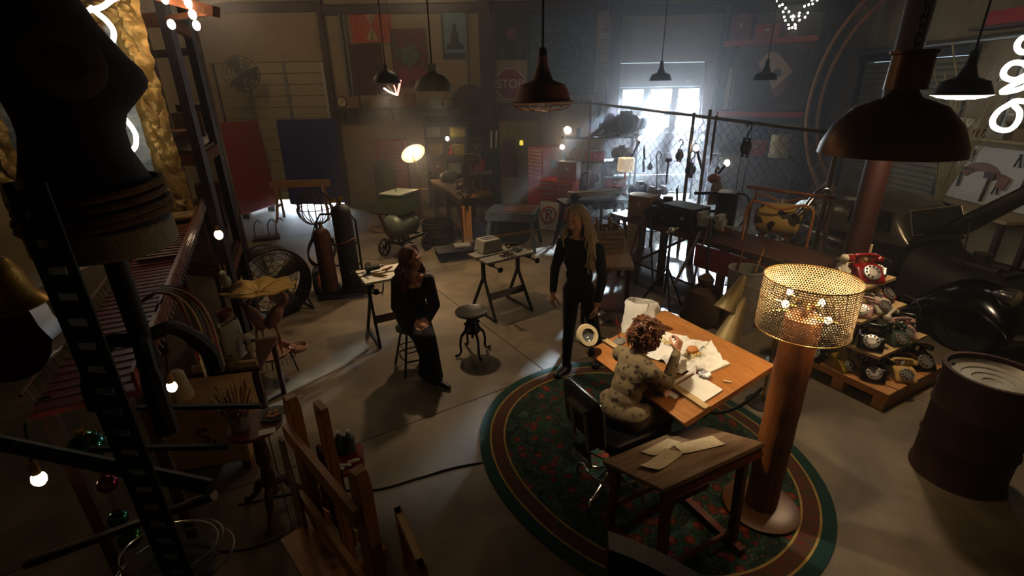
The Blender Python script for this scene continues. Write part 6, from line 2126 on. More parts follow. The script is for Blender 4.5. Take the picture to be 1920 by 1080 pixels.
# ------------------------------------------------------------------ right wall: pegboard bench, shelf, branches, neon
t = thing('pegboard', 'pale pegboard with hanging tools on the right wall', 'pegboard', (7.69, 7.7, .9))
MB().box((-.012, 0, .43), (.024, 1.62, .88)).build('board', 'paint_white', t, smooth=False)
for y in (-.81, .81):
    MB().box((-.02, y, .43), (.05, .05, .92)).build('frame_stile', 'wood_pale', t, smooth=False)
t = thing('wall_bench', 'narrow wooden bench below the pegboard', 'bench', (7.4, 7.7, 0))
MB().box((0, 0, .84), (.56, 1.9, .05)).build('top', 'wood_pale', t, smooth=False)
for y in (-.85, .85):
    for x in (-.22, .22):
        MB().bar((x, y, 0), (x, y, .82), .07, .07).build('leg', 'wood_dark', t, smooth=False)
t = thing('arched_sign', 'faded orange arched sign board hung on the pegboard', 'sign', (7.64, 7.95, 1.42))
def archf(u, v):
    a = PI * (.18 + .64 * u)
    r = .26 + .13 * v
    return (0, r * math.cos(a) * 1.1, -.28 + r * math.sin(a))
MB().grid(archf, 16, 3, .014).build('arch', 'paint_orange', t)
MB().box((0, -.42, -.14), (.014, .16, .2), rx=.3).build('wing', 'paint_orange', t, smooth=False)
toolspec = [('wooden mallet hanging centre of the pegboard', 7.76, 1.25, 'm'), ('iron square hanging at the left of the pegboard', 8.2, 1.3, 's'), ('small dark clamp under the arched sign', 7.6, 1.2, 'c'), ('pair of dark pliers high on the right of the pegboard', 7.4, 1.65, 'p'), ('dark hand saw hanging at the right of the pegboard', 7.15, 1.45, 'w'), ('row chisel high on the left of the pegboard', 8.28, 1.66, 'k')]
for lab, y, z, kd in toolspec:
    t = thing({'m': 'mallet', 's': 'iron_square', 'c': 'clamp', 'p': 'pliers', 'w': 'hand_saw', 'k': 'chisel'}[kd], lab, 'tool', (7.645, y, z))
    if kd == 'm':
        MB().box((0, 0, .1), (.05, .18, .09)).build('head', 'wood_dark', t, smooth=False)
        MB().bar((0, 0, .1), (0, .04, -.32), .03, .03).build('shaft', 'wood_dark', t, smooth=False)
    elif kd == 's':
        MB().box((0, 0, .1), (.012, .22, .04)).box((0, .09, -.06), (.012, .035, .3)).build('blade', 'steel_dark', t, smooth=False)
        MB().box((0, -.1, .1), (.025, .04, .05)).build('stock', 'wood_dark', t, smooth=False)
    elif kd == 'w':
        MB().prism([(0, 0), (.1, .02), (.05, .42), (.0, .42)], -.004, .004, Matrix(((0, 0, 1, 0), (1, 0, 0, 0), (0, 1, 0, -.25), (0, 0, 0, 1)))).build('blade', 'steel_dark', t, smooth=False)
        MB().box((0, .05, -.3), (.03, .13, .12)).build('grip', 'wood_dark', t, smooth=False)
    elif kd == 'k':
        for j in range(4):
            MB().cyl((0, -.12 + .07 * j, .05), (0, -.12 + .07 * j, -.05), .014, n=8).build('grip', 'wood_dark', t)
            MB().bar((0, -.12 + .07 * j, -.05), (0, -.12 + .07 * j, -.15), .006, .02).build('blade', 'steel_dark', t, smooth=False)
    else:
        for s in (-1, 1):
            MB().tube([(0, s * .05, -.12), (0, s * .015, 0), (0, -s * .012, .07)], .011, 6).build('jaw', 'iron_black', t)
t = thing('wall_shelf', 'shelf of boxes above the pegboard', 'shelf', (7.55, 7.75, 1.9))
MB().box((0, 0, 0), (.32, 2.0, .04)).build('board', 'wood_pale', t, smooth=False)
for y in (-.7, .7):
    MB().bar((.12, y, -.02), (.12, y, -.2), .03).bar((-.1, y, -.03), (.12, y, -.18), .025).build('bracket', 'steel_dark', t, smooth=False)
for k, (y, w, h, m_, lab) in enumerate(((8.25, .36, .1, 'paint_red', 'flat red box lowest on the wall shelf'), (8.2, .42, .14, 'cream', 'long cream box stacked on the red one'), (7.7, .3, .22, 'paint_yellow', 'yellow box in the middle of the wall shelf'), (7.25, .34, .16, 'card', 'brown box at the near end of the wall shelf'))):
    box_item('storage_box', lab, 'box', (7.55, y, 1.92 + (.12 if k == 1 else 0)), PI / 2, w, .26, h, m_, m_)
t = thing('upper_shelf', 'high dark shelf near the neon sign', 'shelf', (7.5, 7.8, 3.5))
MB().box((0, 0, 0), (.4, 1.6, .04)).build('board', 'wood_dark', t, smooth=False)
MB().box((-.12, .0, .12), (.1, 1.1, .2)).build('red_bin', 'paint_red_bright', t, smooth=False)
t = thing('branch_vase', 'tall pot of pale bare branches behind the car', 'branches', (6.55, 7.35, 0))
MB().lathe([(0, 0), (.16, 0), (.2, .3), (.16, .8), (.1, 1.0), (.12, 1.05), (.1, 1.05), (.08, 1.0), (0, .9)], n=20).build('pot', 'rust_dark', t)
M('branch', '#8d7d55', .7)
rnd = random.Random(4)
for k in range(15):
    a = rnd.uniform(0, 2 * PI)
    l = rnd.uniform(.25, .75)
    h = rnd.uniform(1.2, 2.3)
    b = MB()
    b.tube(bez([(0, 0, .95), (l * .3 * math.cos(a), l * .3 * math.sin(a), .95 + h * .4), (l * .5 * math.cos(a + .3), l * .5 * math.sin(a + .3), .95 + h * .7), (l * math.cos(a), l * math.sin(a), .95 + h)], 5), .011, 5)
    q = rnd.uniform(.5, .8)
    b.tube([(l * .4 * math.cos(a), l * .4 * math.sin(a), .95 + h * q * .75), (l * .4 * math.cos(a) + .15, l * .4 * math.sin(a) - .1, .95 + h * q * .75 + .35)], .007, 5)
    b.build('branch', 'branch', t)
neon = glow('neon_white', (1.0, .95, .82), 9)
t = thing('neon_sign', 'glowing looped white neon tube sign hanging at the right edge', 'neon sign', (5.4, 5.5, 2.7))
o_ = Vector((5.4, 5.5, 2.7))
for L_ in ([(5.35, 5.5, 3.15), (5.25, 5.5, 3.14), (5.22, 5.5, 3.09), (5.24, 5.5, 3.04), (5.3, 5.5, 3.01), (5.39, 5.5, 3.02), (5.5, 5.5, 3.08)],
           [(5.5, 5.5, 2.70), (5.38, 5.5, 2.65), (5.23, 5.5, 2.63), (5.32, 5.52, 2.69), (5.45, 5.5, 2.76), (5.47, 5.5, 2.82), (5.36, 5.5, 2.9), (5.24, 5.5, 2.91), (5.18, 5.5, 2.86), (5.18, 5.5, 2.8), (5.24, 5.5, 2.76), (5.33, 5.5, 2.75), (5.43, 5.5, 2.8)],
           [(5.53, 5.5, 2.53), (5.41, 5.5, 2.54), (5.34, 5.5, 2.5), (5.26, 5.5, 2.44), (5.23, 5.5, 2.35), (5.27, 5.5, 2.28), (5.38, 5.5, 2.24), (5.47, 5.5, 2.26), (5.51, 5.5, 2.34), (5.49, 5.5, 2.43), (5.42, 5.52, 2.5)]):
    MB().tube([p - o_ for p in bez(L_, 6)], .026, 10).build('tube', neon, t)
lamp('neon_light', 'POINT', (.05, .12, .05), 22, (1, .92, .75), parent=t, size=.15)
MB().bar((0, .06, -.5), (0, .06, 2.5), .03, .03).bar((-.2, .06, .05), (.15, .06, .05), .02).bar((-.15, .06, -.3), (.15, .06, -.3), .02).build('carrier', 'steel_black', t, smooth=False)
# ------------------------------------------------------------------ back wall hangings
def pattern(name, cols, kind='VORONOI', scale=6, radial=False, rough=.95):
    m = M(name, (.2, .2, .2), rough)
    nt = m.node_tree
    b = nt.nodes['Principled BSDF']
    tc = nt.nodes.new('ShaderNodeTexCoord')
    if radial:
        g_ = nt.nodes.new('ShaderNodeTexWave')
        g_.wave_type = 'RINGS'
        g_.rings_direction = 'Y'
        g_.inputs['Scale'].default_value = scale
        g_.inputs['Distortion'].default_value = 3
        g_.inputs['Detail'].default_value = 3
        out = g_.outputs['Fac']
    else:
        g_ = nt.nodes.new('ShaderNodeTexVoronoi')
        g_.inputs['Scale'].default_value = scale
        out = g_.outputs['Distance']
    nt.links.new(tc.outputs['Object'], g_.inputs['Vector'])
    r = nt.nodes.new('ShaderNodeValToRGB')
    e = r.color_ramp.elements
    n = len(cols)
    e[0].position = 0; e[0].color = (*hexc(cols[0]), 1)
    e[1].position = 1 if radial else .75; e[1].color = (*hexc(cols[-1]), 1)
    for i in range(1, n - 1):
        x = e.new(i / (n - 1) * (1 if radial else .75)); x.color = (*hexc(cols[i]), 1)
    nt.links.new(out, r.inputs['Fac'])
    nt.links.new(r.outputs[0], b.inputs['Base Color'])
    return name
def hanging(name, label, cat, x0, x1, z0, z1, mat, y=12.64, wav=.015, border=None):
    t = thing(name, label, cat, ((x0 + x1) / 2, y, (z0 + z1) / 2))
    w, h = x1 - x0, z1 - z0
    def fn(u, v):
        return ((u - .5) * w, -wav * math.sin(u * 17) * (1 - v) - .01, (v - .5) * h - .01 * math.sin(u * PI) * (1 - abs(2 * v - 1)))
    MB().grid(fn, 24, 10, .004).build('cloth', mat, t)
    if border:
        for (a, b_, c, d) in ((-w / 2, w / 2, h / 2 - .06, h / 2), (-w / 2, w / 2, -h / 2, -h / 2 + .06), (-w / 2, -w / 2 + .06, -h / 2, h / 2), (w / 2 - .06, w / 2, -h / 2, h / 2)):
            MB().bx(a, b_, -.032, -.022, c, d).build('border', border, t, smooth=False)
    return t
t = hanging('tie_dye_cloth', 'orange tie dye cloth with a pale cross hung on the back wall', 'wall hanging', -3.6, -2.66, 3.82, 4.48, pattern('tiedye', ['#c0571f', '#b3401c', '#94302a', '#c0571f', '#a83c1e'], scale=2.2, radial=True))
for a in (R(90), R(35), R(145), R(270), R(215), R(325)):
    pass
for s in (-1, 1):
    MB().prism([(0, 0), (s * .14, .3), (-s * .02, .3)], 0, .004, Matrix.Translation((0, -.03, .02)) @ Matrix.Rotation(PI / 2, 4, 'X')).prism([(0, 0), (s * .14, -.3), (-s * .02, -.3)], 0, .004, Matrix.Translation((0, -.03, .02)) @ Matrix.Rotation(PI / 2, 4, 'X')).build('ray', M('tiedye_pale', '#b09a6a', .95), t, smooth=False)
hanging('woven_rug', 'dark red woven rug hung below the tie dye cloth', 'wall hanging', -3.72, -2.95, 2.72, 3.8, pattern('woven_red', ['#3a1712', '#4e2117', '#3a1712'], scale=14))
t = hanging('flower_tapestry', 'red tapestry with green flowers hung beside the tie dye cloth', 'wall hanging', -2.72, -1.88, 2.88, 4.1, pattern('flower_tap', ['#8a6a2a', '#3f5a44', '#4a2a1c', '#5a1620', '#6b1a24'], scale=5.5))
for k in range(5):
    a = k * 2 * PI / 5
    MB().lathe([(0, .006), (.07, .004), (.1, 0), (0, 0)], c=(.13 * math.cos(a), -.035, .06 + .13 * math.sin(a)), axis=(0, -1, 0), n=14).build('petal', M('petal_green', '#46604c', .95), t)
for s in (-1, 1):
    MB().lathe([(0, .006), (.13, .004), (.17, 0), (0, 0)], c=(s * .17, -.035, -.36), axis=(0, -1, 0), n=18).build('petal', M('petal_red', '#7d1a2a', .95), t)
t = thing('meditation_picture', 'blue framed picture of a cross legged meditating figure', 'picture', (-1.22, 12.64, 3.98))
MB().box((0, 0, 0), (.6, .03, 1.04)).build('frame', M('frame_teal', '#223038', .7), t, smooth=False)
MB().box((0, -.018, .03), (.5, .012, .86)).build('canvas', M('pic_blue', '#5c7f90', .8, col2='#7795a0', scale=6), t, smooth=False)
TQ = Matrix.Translation((0, -.026, -.05)) @ Matrix.Rotation(PI / 2, 4, 'X')
MB().prism([(-.2, -.28), (.2, -.28), (.2, -.2), (.1, -.14), (.09, .05), (.05, .1), (.035, .12), (.05, .2), (0, .27), (-.05, .2), (-.035, .12), (-.05, .1), (-.09, .05), (-.1, -.14), (-.2, -.2)], 0, .006, TQ).build('figure', M('pic_dark', '#20262c', .9), t, smooth=False)
hanging('dark_flag', 'dark olive flag with a red round emblem beside the column', 'flag', -.26, .42, 3.42, 4.42, M('olive', '#33321f', .95, var=.2))
t = thing('flag_emblem', 'small red round emblem pinned on the dark olive flag', 'emblem', (.09, 12.625, 3.95))
MB().lathe([(0, .01), (.09, .008), (.1, 0), (0, 0)], axis=(0, -1, 0), n=20).build('disc', 'paint_red', t)
MB().lathe([(.11, .006), (.125, .004), (.125, 0), (.11, 0)], axis=(0, -1, 0), n=20).build('ring', 'paint_yellow', t)
t = hanging('mandala_tapestry', 'large blue mandala tapestry hung behind the rusty pendant', 'wall hanging', .46, 2.06, 2.6, 4.4, M('mandala_blue', '#2f3d52', .95, col2='#3c4d60', scale=12), border=M('mandala_edge', '#26303f', .95))
for r in (.2, .36, .52, .68):
    MB().lathe([(r, -.004), (r + .035, -.004), (r + .035, .004), (r, .004)], c=(0, -.035, 0), axis=(0, -1, 0), n=40).build('mandala_ring', M('mandala_line', '#4d6472', .95), t)
for k in range(12):
    a = k * PI / 6
    MB().lathe([(0, .006), (.07, .004), (.09, 0), (0, 0)], c=(.6 * math.cos(a), -.034, .6 * math.sin(a)), axis=(0, -1, 0), n=12).build('mandala_petal', 'mandala_line', t)
# stop sign
t = thing('stop_sign', 'faded red octagonal stop sign on the back wall', 'sign', (.04, 12.69, 2.88))
MB().prism([(.38 * math.cos(PI / 8 + k * PI / 4), .38 * math.sin(PI / 8 + k * PI / 4)) for k in range(8)], 0, .006, Matrix.Rotation(PI / 2, 4, 'X')).build('border', 'paint_white', t, smooth=False)
MB().prism([(.355 * math.cos(PI / 8 + k * PI / 4), .355 * math.sin(PI / 8 + k * PI / 4)) for k in range(8)], .006, .01, Matrix.Rotation(PI / 2, 4, 'X')).build('plate', 'paint_red', t, smooth=False)
text('lettering', 'STOP', .27, 'paint_white', t, (0, -.013, 0))
for s in (-.3, .1):
    pass
t = thing('emblem_sign', 'pale panel with a red capped round emblem beside the mandala', 'sign', (2.24, 12.6, 3.5))
MB().box((0, 0, 0), (.32, .02, 1.55)).build('panel', 'wall_beige', t, smooth=False)
MB().lathe([(0, .006), (.11, .006), (.11, 0), (0, 0)], c=(.02, -.012, .42), axis=(0, -1, 0), n=24).build('emblem', 'paint_white', t)
MB().prism([(.11 * math.cos(a), .11 * math.sin(a)) for a in [PI * k / 10 for k in range(11)]], 0, .008, Matrix.Translation((.02, -.012, .43)) @ Matrix.Rotation(PI / 2, 4, 'X')).build('emblem_cap', 'paint_red', t, smooth=False)
for k in range(3):
    MB().box((.02, -.02, .39 - .035 * k), (.17 - .04 * k, .004, .014)).build('emblem_line', 'black', t, smooth=False)
for (a, b_, c, d) in ((-.1, .13, .0, .012), (-.1, .13, -.46, -.448), (-.1, -.09, -.46, 0), (.12, .13, -.46, 0)):
    MB().bx(a, b_, -.016, -.01, c, d).build('notice_border', 'black', t, smooth=False)
text('notice_text', 'NO', .13, 'paint_red', t, (.015, -.014, -.2))
for k in range(2):
    MB().box((.015, -.014, -.33 - .05 * k), (.17, .004, .02)).build('notice_line', 'black', t, smooth=False)

# wall fan
t = thing('wall_fan', 'round caged fan on an arm above the red panel', 'fan', (-5.95, 11.85, 3.18))
AX = Vector((.5, -.86, -.1)).normalized()
x_, y_, z_ = frame(AX)
b = MB()
for r in (.1, .19, .28, .37):
    for q in (-.05, .05):
        b.tube([AX * q * (1.2 - r) + (x_ * math.cos(a) + y_ * math.sin(a)) * r for a in [2 * PI * k / 28 for k in range(28)]], .007, 4, True)
for k in range(16):
    a = k * PI / 8
    d = x_ * math.cos(a) + y_ * math.sin(a)
    b.tube([AX * .06 + d * .04, AX * .05 + d * .3, d * .385, -AX * .05 + d * .3], .006, 4)
b.build('cage', M('fan_wire', '#2a2118', .6, .2), t)
for k in range(3):
    a = k * 2 * PI / 3
    d = x_ * math.cos(a) + y_ * math.sin(a)
    e = x_ * -math.sin(a) + y_ * math.cos(a)
    def bl(u, v, d=d, e=e):
        return d * (.05 + .28 * u) + e * (v - .5) * (.1 + .2 * u) + AX * (v - .5) * .06
    MB().grid(bl, 5, 4, .004).build('blade', 'steel_dark', t)
MB().cyl(-AX * .18, AX * .05, .07, n=16).build('motor', 'steel_dark', t)
MB().tube([-AX * .15, Vector((-.05, .6, -.05)), Vector((-.05, .82, -.05))], .025, 8).build('arm', 'steel_dark', t)

# ------------------------------------------------------------------ long shelf on the back wall
t = thing('long_wall_shelf', 'long dark shelf running along the back wall under the hangings', 'shelf', (-1.0, 12.45, 2.38))
MB().box((-1.6, 0, 0), (3.3, .42, .05)).build('board', 'wood_dark', t, smooth=False)
MB().box((2.0, 0, 0.05), (3.0, .42, .05)).build('board', 'wood_dark', t, smooth=False)
for x in (-3.0, -1.8, -.4, .8, 2.0, 3.2):
    MB().bar((x, .18, -.02), (x, .18, -.3), .04).bar((x, -.15, -.03), (x, .18, -.28), .03).build('bracket', 'steel_dark', t, smooth=False)
t = thing('alarm_clock', 'round pale faced clock at the left end of the long shelf', 'clock', (-3.95, 12.35, 2.41))
MB().lathe([(0, -.05), (.11, -.05), (.13, 0), (.12, .05), (.1, .04), (0, .04)], c=(0, 0, .14), axis=(0, -1, 0), n=24).build('case', 'steel_dark', t)
MB().lathe([(0, .05), (.1, .048), (.1, .04), (0, .04)], c=(0, 0, .14), axis=(0, -1, 0), n=24).build('face', 'cream', t)
MB().bar((0, -.056, .14), (.05, -.056, .18), .006).bar((0, -.056, .14), (0, -.056, .21), .006).build('hands', 'black', t, smooth=False)
for x in (-.06, .06):
    MB().cyl((x, 0, 0), (x * .8, 0, .05), .012, n=6).build('foot', 'steel_dark', t)
box_item('old_radio', 'tan cube radio beside the clock on the long shelf', 'radio', (-3.65, 12.35, 2.41), 0, .24, .18, .26, 'card', 'card')
def round_thing(label, loc, r, mat, name='fan_crest', cat='ornament'):
    t = thing(name, label, cat, loc)
    b = MB()
    for k in range(11):
        a = PI * k / 10
        b.prism([(.12 * r * math.cos(a - .1), .12 * r * math.sin(a - .1)), (r * math.cos(a - .15), r * math.sin(a - .15)), (r * 1.04 * math.cos(a), r * 1.04 * math.sin(a)), (r * math.cos(a + .15), r * math.sin(a + .15)), (.12 * r * math.cos(a + .1), .12 * r * math.sin(a + .1))], -.01, .01, Matrix.Rotation(PI / 2, 4, 'X'))
    b.build('ribs', mat, t, smooth=False)
    MB().box((0, 0, .01), (r * .5, .12, .03)).build('base', 'wood_dark', t, smooth=False)
    return t
round_thing('dark half round slatted crest on the long shelf beside the column', (-.92, 12.4, 2.46), .42, 'wood_dark')
t = thing('neon_bird', 'small bright pink neon bird ornament hanging by the green pendant', 'neon sign', (-2.22, 10.2, 2.72))
M_ = glow('neon_pink', (1.0, .25, .2), 5)
MB().tube([(-.2, 0, .1), (-.1, 0, .03), (.05, 0, -.03)], .016, 6).build('wing', glow('neon_pale', (1.0, .75, .6), 6), t)
MB().tube([(.05, 0, -.03), (.1, 0, .12), (.14, 0, .24)], .02, 6).build('tube', M_, t)
MB().tube([(.03, 0, -.02), (.02, 0, .08), (.0, 0, .15)], .012, 6).build('tube', M_, t)
MB().tube([(-.02, 0, .0), (-.08, 0, .1), (-.12, 0, .14)], .01, 6).build('tube', 'plastic_white', t)
MB().cyl((.02, .02, 0), (.02, .02, 2.48), .004, n=5).build('wire', 'steel_black', t)
its = [(-2.9, .3, .2, 'paint_green', 'green metal toolbox on the long shelf'), (-2.35, .26, .3, 'card', 'brown carton on the long shelf'), (-1.75, .34, .16, 'steel_dark', 'low dark steel case on the long shelf'), (.35, .3, .14, 'paint_white', 'white flat carton beside the stop sign'), (1.1, .36, .2, 'wood_dark', 'dark wooden chest under the mandala'), (1.65, .2, .16, 'rust_dark', 'small rusty box under the mandala')]
for x, w, h, m_, lab in its:
    box_item('storage_box', lab, 'box', (x, 12.4, 2.41 + (.05 if x > -.5 else 0)), .1 * math.sin(x * 7), w, .24, h, m_, m_, h < .22)
can_item('yellow_bucket', 'yellow bucket on the long shelf beside the pale pendant', 'bucket', (-1.42, 12.35, 2.41), .13, .2, 'paint_yellow')
t = thing('leaf_plant', 'small dark leafy plant at the right end of the long shelf', 'plant', (2.1, 12.35, 2.46))
MB().lathe([(0, 0), (.07, 0), (.09, .12), (.08, .12), (0, .1)], n=16).build('pot', 'rust', t)
for k in range(14):
    a = k * 2.4
    l = .14 + .05 * (k % 3)
    def lf(u, v, a=a, l=l):
        q = Vector((math.cos(a), math.sin(a), 0))
        s = Vector((-math.sin(a), math.cos(a), 0))
        return q * l * u + s * (v - .5) * .07 * math.sin(PI * min(1, u + .05)) + Vector((0, 0, .12 + .2 * u - .18 * u * u))
    MB().grid(lf, 5, 2, .002).build('leaf', M('leaf_dark', '#26382a', .6), t)

# storage rack below the shelf, yellow cabinet
t = thing('storage_rack', 'dark open storage rack full of boxes behind the workbench', 'rack', (-1.0, 12.3, 0))
for x in (-1.0, 0, .42):
    for y in (-.2, .2):
        MB().bar((x, y, 0), (x, y, 2.2), .05, .05).build('upright', 'steel_black', t, smooth=False)
for z in (.3, .85, 1.3, 1.72, 2.1):
    MB().box((-.29, 0, z), (1.5, .46, .03)).build('shelf_board', 'steel_black', t, smooth=False)
MB().box((-.29, .225, 1.1), (1.5, .02, 2.2)).build('dark_backing', 'wood_dark', t, smooth=False)  # dark sheet added behind the boxes to darken the rack
cl = [(-1.8, 1.315, .3, .24, 'card', 'carton on the upper left of the storage rack'), (-1.75, .865, .34, .3, 'wood_dark', 'dark crate low on the left of the storage rack'), (-1.35, .865, .3, .22, 'paint_grey', 'grey case low in the storage rack'), (-1.25, 1.315, .32, .22, 'paint_yellow', 'yellow bin in the middle of the storage rack'), (-1.22, 1.735, .36, .2, 'paint_yellow', 'yellow crate on the top of the storage rack'), (-1.8, 1.735, .3, .22, 'paint_grey', 'grey carton on the top left of the storage rack'), (-.8, 1.315, .22, .26, 'steel_dark', 'dark tin box beside the yellow bin'), (-.75, .865, .26, .32, 'paint_red', 'dark red box at the right of the storage rack')]
for x, z, w, h, m_, lab in cl:
    box_item('storage_box', lab, 'box', (x, 12.22, z), .06 * math.sin(x * 9 + z), w, .28, h, m_, m_)
bottle_item('red spray bottle near the bright bulb on the rack', (-1.42, 12.05, 1.315), .05, .26, 'paint_red_bright', 'black')
cage_lamp('bright bare work bulb clipped on the storage rack', (-1.46, 11.95, 1.66), (.02, .05, -.24), 40, WARMW)
t = thing('yellow_cabinet', 'tall yellow safety cabinet beside the tall tool chest', 'cabinet', (.28, 12.35, 0), R(-8))
bevel(MB().box((0, 0, 1.03), (.95, .46, 2.06)).build('body', 'paint_yellow', t, smooth=False), .01)
for s in (-1, 1):
    d = MB().box((s * .235, -.237, 1.05), (.45, .02, 1.94)).build('door', 'paint_yellow', t, smooth=False)
    MB().box((s * .05, -.255, 1.1), (.02, .03, .16)).build('handle', 'steel_black', d, smooth=False)
t = thing('glass_tubes', 'pair of pale glass tubes leaning by the brown column', 'tubes', (-.38, 12.15, 1.45))
for s in (-1, 1):
    MB().cyl((s * .06, 0, 0), (s * .06 + .02, 0, .4), .018, n=8).build('tube', 'plastic_white', t)
MB().box((0, .06, -.72), (.3, .16, 1.42)).build('plinth', 'steel_black', t, smooth=False)
t = thing('hanging_jacket', 'dark red work jacket hung by the yellow cabinet', 'jacket', (-.02, 11.9, .8))
def jk(u, v):
    a = 2 * PI * u
    return (.2 * math.cos(a) * (1 - .35 * v ** 3), .09 * math.sin(a) + .01 * math.sin(a * 6), .85 * v + .02 * math.sin(a * 3))
MB().grid(jk, 24, 8, .006).build('coat', M('coat_red', '#46161a', .9), t)
MB().tube([(-.16, 0, .78), (0, 0, .88), (.16, 0, .78)], .01, 6).cyl((0, 0, .88), (0, .2, 1.0), .006, n=5).build('hanger', 'steel_dark', t)
t = thing('yellow_lantern', 'small bright yellow lantern beside the tall tool chest', 'lantern', (.28, 11.75, 1.55))
MB().lathe([(0, 0), (.04, 0), (.045, .02), (.04, .09), (.02, .11), (0, .11)], n=14).build('globe', glow('lantern_yellow', (1, .75, .05), 1.2), t)
MB().tube([(-.03, 0, .1), (0, 0, .17), (.03, 0, .1)], .004, 5).bar((0, .04, -.75), (0, .04, .05), .03, .03).bar((0, .04, -1.55), (0, .04, -.7), .05, .05).build('post', 'paint_yellow', t)

# ------------------------------------------------------------------ red rack with bird picture, big hoop, right of the windowed door
A, B = Vector((4.85, 12.15, 0)), Vector((6.35, 10.95, 0))
rz = math.atan2((B - A).y, (B - A).x)
Lr = (B - A).length
t = thing('red_rack', 'tall pallet rack with red beams right of the windowed door', 'rack', (A + B) / 2, rz)
for s in (-1, 1):
    for y in (0, .6):
        MB().bar((s * Lr / 2, y, 0), (s * Lr / 2, y, 4.4), .08, .07).build('upright', 'steel_dark', t, smooth=False)
    for k in range(5):
        MB().bar((s * Lr / 2, 0, .4 + .75 * k), (s * Lr / 2, .6, .8 + .75 * k), .03).build('lattice', 'steel_dark', t, smooth=False)
for z in (2.15, 3.62):
    for y in (-.02, .62):
        MB().box((0, y, z), (Lr - .08, .05, .11)).build('beam', 'paint_red_bright', t, smooth=False)
    MB().box((0, .3, z + .04), (Lr - .1, .56, .03)).build('deck', 'wood_dark', t, smooth=False)
def rr(u, v, z):
    q = Matrix.Rotation(rz, 3, 'Z') @ Vector((u, v, 0))
    c = (A + B) / 2
    return (c.x + q.x, c.y + q.y, z)
t = thing('bird_picture', 'large painted picture of a pale bird head on the red rack', 'picture', rr(.12, -.08, 2.24), rz)
TQ = Matrix.Translation((0, 0, 0)) @ Matrix.Rotation(PI / 2, 4, 'X')
MB().box((0, 0, .66), (1.36, .03, 1.28)).build('canvas', M('bird_bg', '#3d2a26', .9, col2='#5a403a', scale=3), t, smooth=False)
MB().prism([(-.62, .1), (-.02, .1), (-.02, .56), (-.6, .62)], .016, .02, TQ).build('table_shape', M('bird_grey', '#4a453e', .9), t, smooth=False)
MB().prism([(-.25, .95), (-.08, 1.16), (.1, 1.15), (.3, .95), (.46, .76), (.3, .58), (.12, .4), (.02, .62), (-.1, .72)], .02, .025, TQ).build('bird_head', M('bird_tan', '#9a7a5c', .9, col2='#b8987a', scale=10), t, smooth=False)
MB().prism([(.12, .42), (.42, .62), (.4, .48), (.2, .22)], .02, .026, TQ).build('beak', M('bird_pink', '#7d4f40', .9), t, smooth=False)
MB().lathe([(0, .012), (.05, .01), (.085, 0), (0, 0)], c=(.16, -.026, .74), axis=(0, -1, 0), n=22).build('eye', 'black_gloss', t)
MB().lathe([(0, .004), (.015, .002), (0, 0)], c=(.15, -.04, .76), axis=(0, -1, 0), n=8).build('eye_glint', 'plastic_white', t)
MB().prism([(-.3, .1), (.45, .1), (.35, .3), (.1, .24), (-.2, .38)], .02, .024, TQ).build('wing_shape', 'bird_bg', t, smooth=False)
for k, (u, h, m_, lab) in enumerate(((-.72, .95, 'bone', 'tall pale surfboard shaped plank left of the bird picture'), (-.62, 1.1, 'wood_tan', 'tan board standing left of the bird picture'), (-.84, .8, 'paint_green', 'dark green board at the left end of the red rack'))):
    o = thing('standing_board', lab, 'board', rr(u, .05 + .06 * k, 2.22), rz)
    MB().prism([(-.045, 0), (.045, 0), (.05, h * .5), (.03, h * .92), (0, h), (-.03, h * .92), (-.05, h * .5)], -.012, .012, Matrix.Rotation(PI / 2, 4, 'X')).build('plank', m_, o, smooth=False)
    MB().box((0, 0, .01), (.12, .1, .02)).build('foot', 'wood_dark', o, smooth=False)
box_item('red_crate', 'red crate on the top deck of the red rack', 'crate', rr(-.1, .3, 3.675), rz, .5, .4, .28, 'paint_red_bright', 'paint_red')
box_item('red_crate', 'dark red crate high on the left of the red rack', 'crate', rr(-.65, .3, 3.675), rz, .42, .4, .5, 'paint_red', 'paint_red')
can_item('orange_float', 'orange float can on the top deck of the red rack', 'can', rr(.35, .2, 3.675), .12, .2, 'paint_orange')
MB().box((0, .3, 1.2), (Lr - .1, .6, .05)).build('deck', 'wood_dark', bpy.data.objects['red_rack'], smooth=False)
motor_item('rusty winch motor low on the red rack', rr(-.5, .15, 1.225), rz, 1.3, 'rust_dark', 'winch', 'winch')
box_item('paint_tin_box', 'painted red and yellow box low on the red rack', 'box', rr(.05, .15, 1.225), rz + .2, .4, .3, .36, 'paint_red_bright', 'paint_yellow', True)
can_item('cream_drum', 'round cream keg low at the right of the red rack', 'keg', rr(.55, .1, 1.225), .2, .5, 'cream')
box_item('blue_toolbox', 'blue toolbox standing on the red and yellow box', 'toolbox', rr(.05, .15, 1.61), rz, .34, .2, .2, 'paint_blue', 'paint_blue', True)
# giant hoop leaning in the corner
t = thing('giant_hoop', 'giant curved wooden hoop with cross ties leaning in the back right corner', 'hoop', (7.45, 9.35, 0), R(-38))
for r in (1.75, 1.56):
    MB().tube([(r * math.cos(a), 0, 2.4 + r * 1.36 * math.sin(a)) for a in [R(92) + R(174) * k / 40 for k in range(41)]], .035, 8).build('rail', 'wood_tan', t)
for k in range(15):
    a = R(100) + R(158) * k / 14
    MB().cyl((1.56 * math.cos(a), 0, 2.4 + 1.56 * 1.36 * math.sin(a)), (1.75 * math.cos(a), 0, 2.4 + 1.75 * 1.36 * math.sin(a)), .012, n=6).build('tie', 'brass', t)
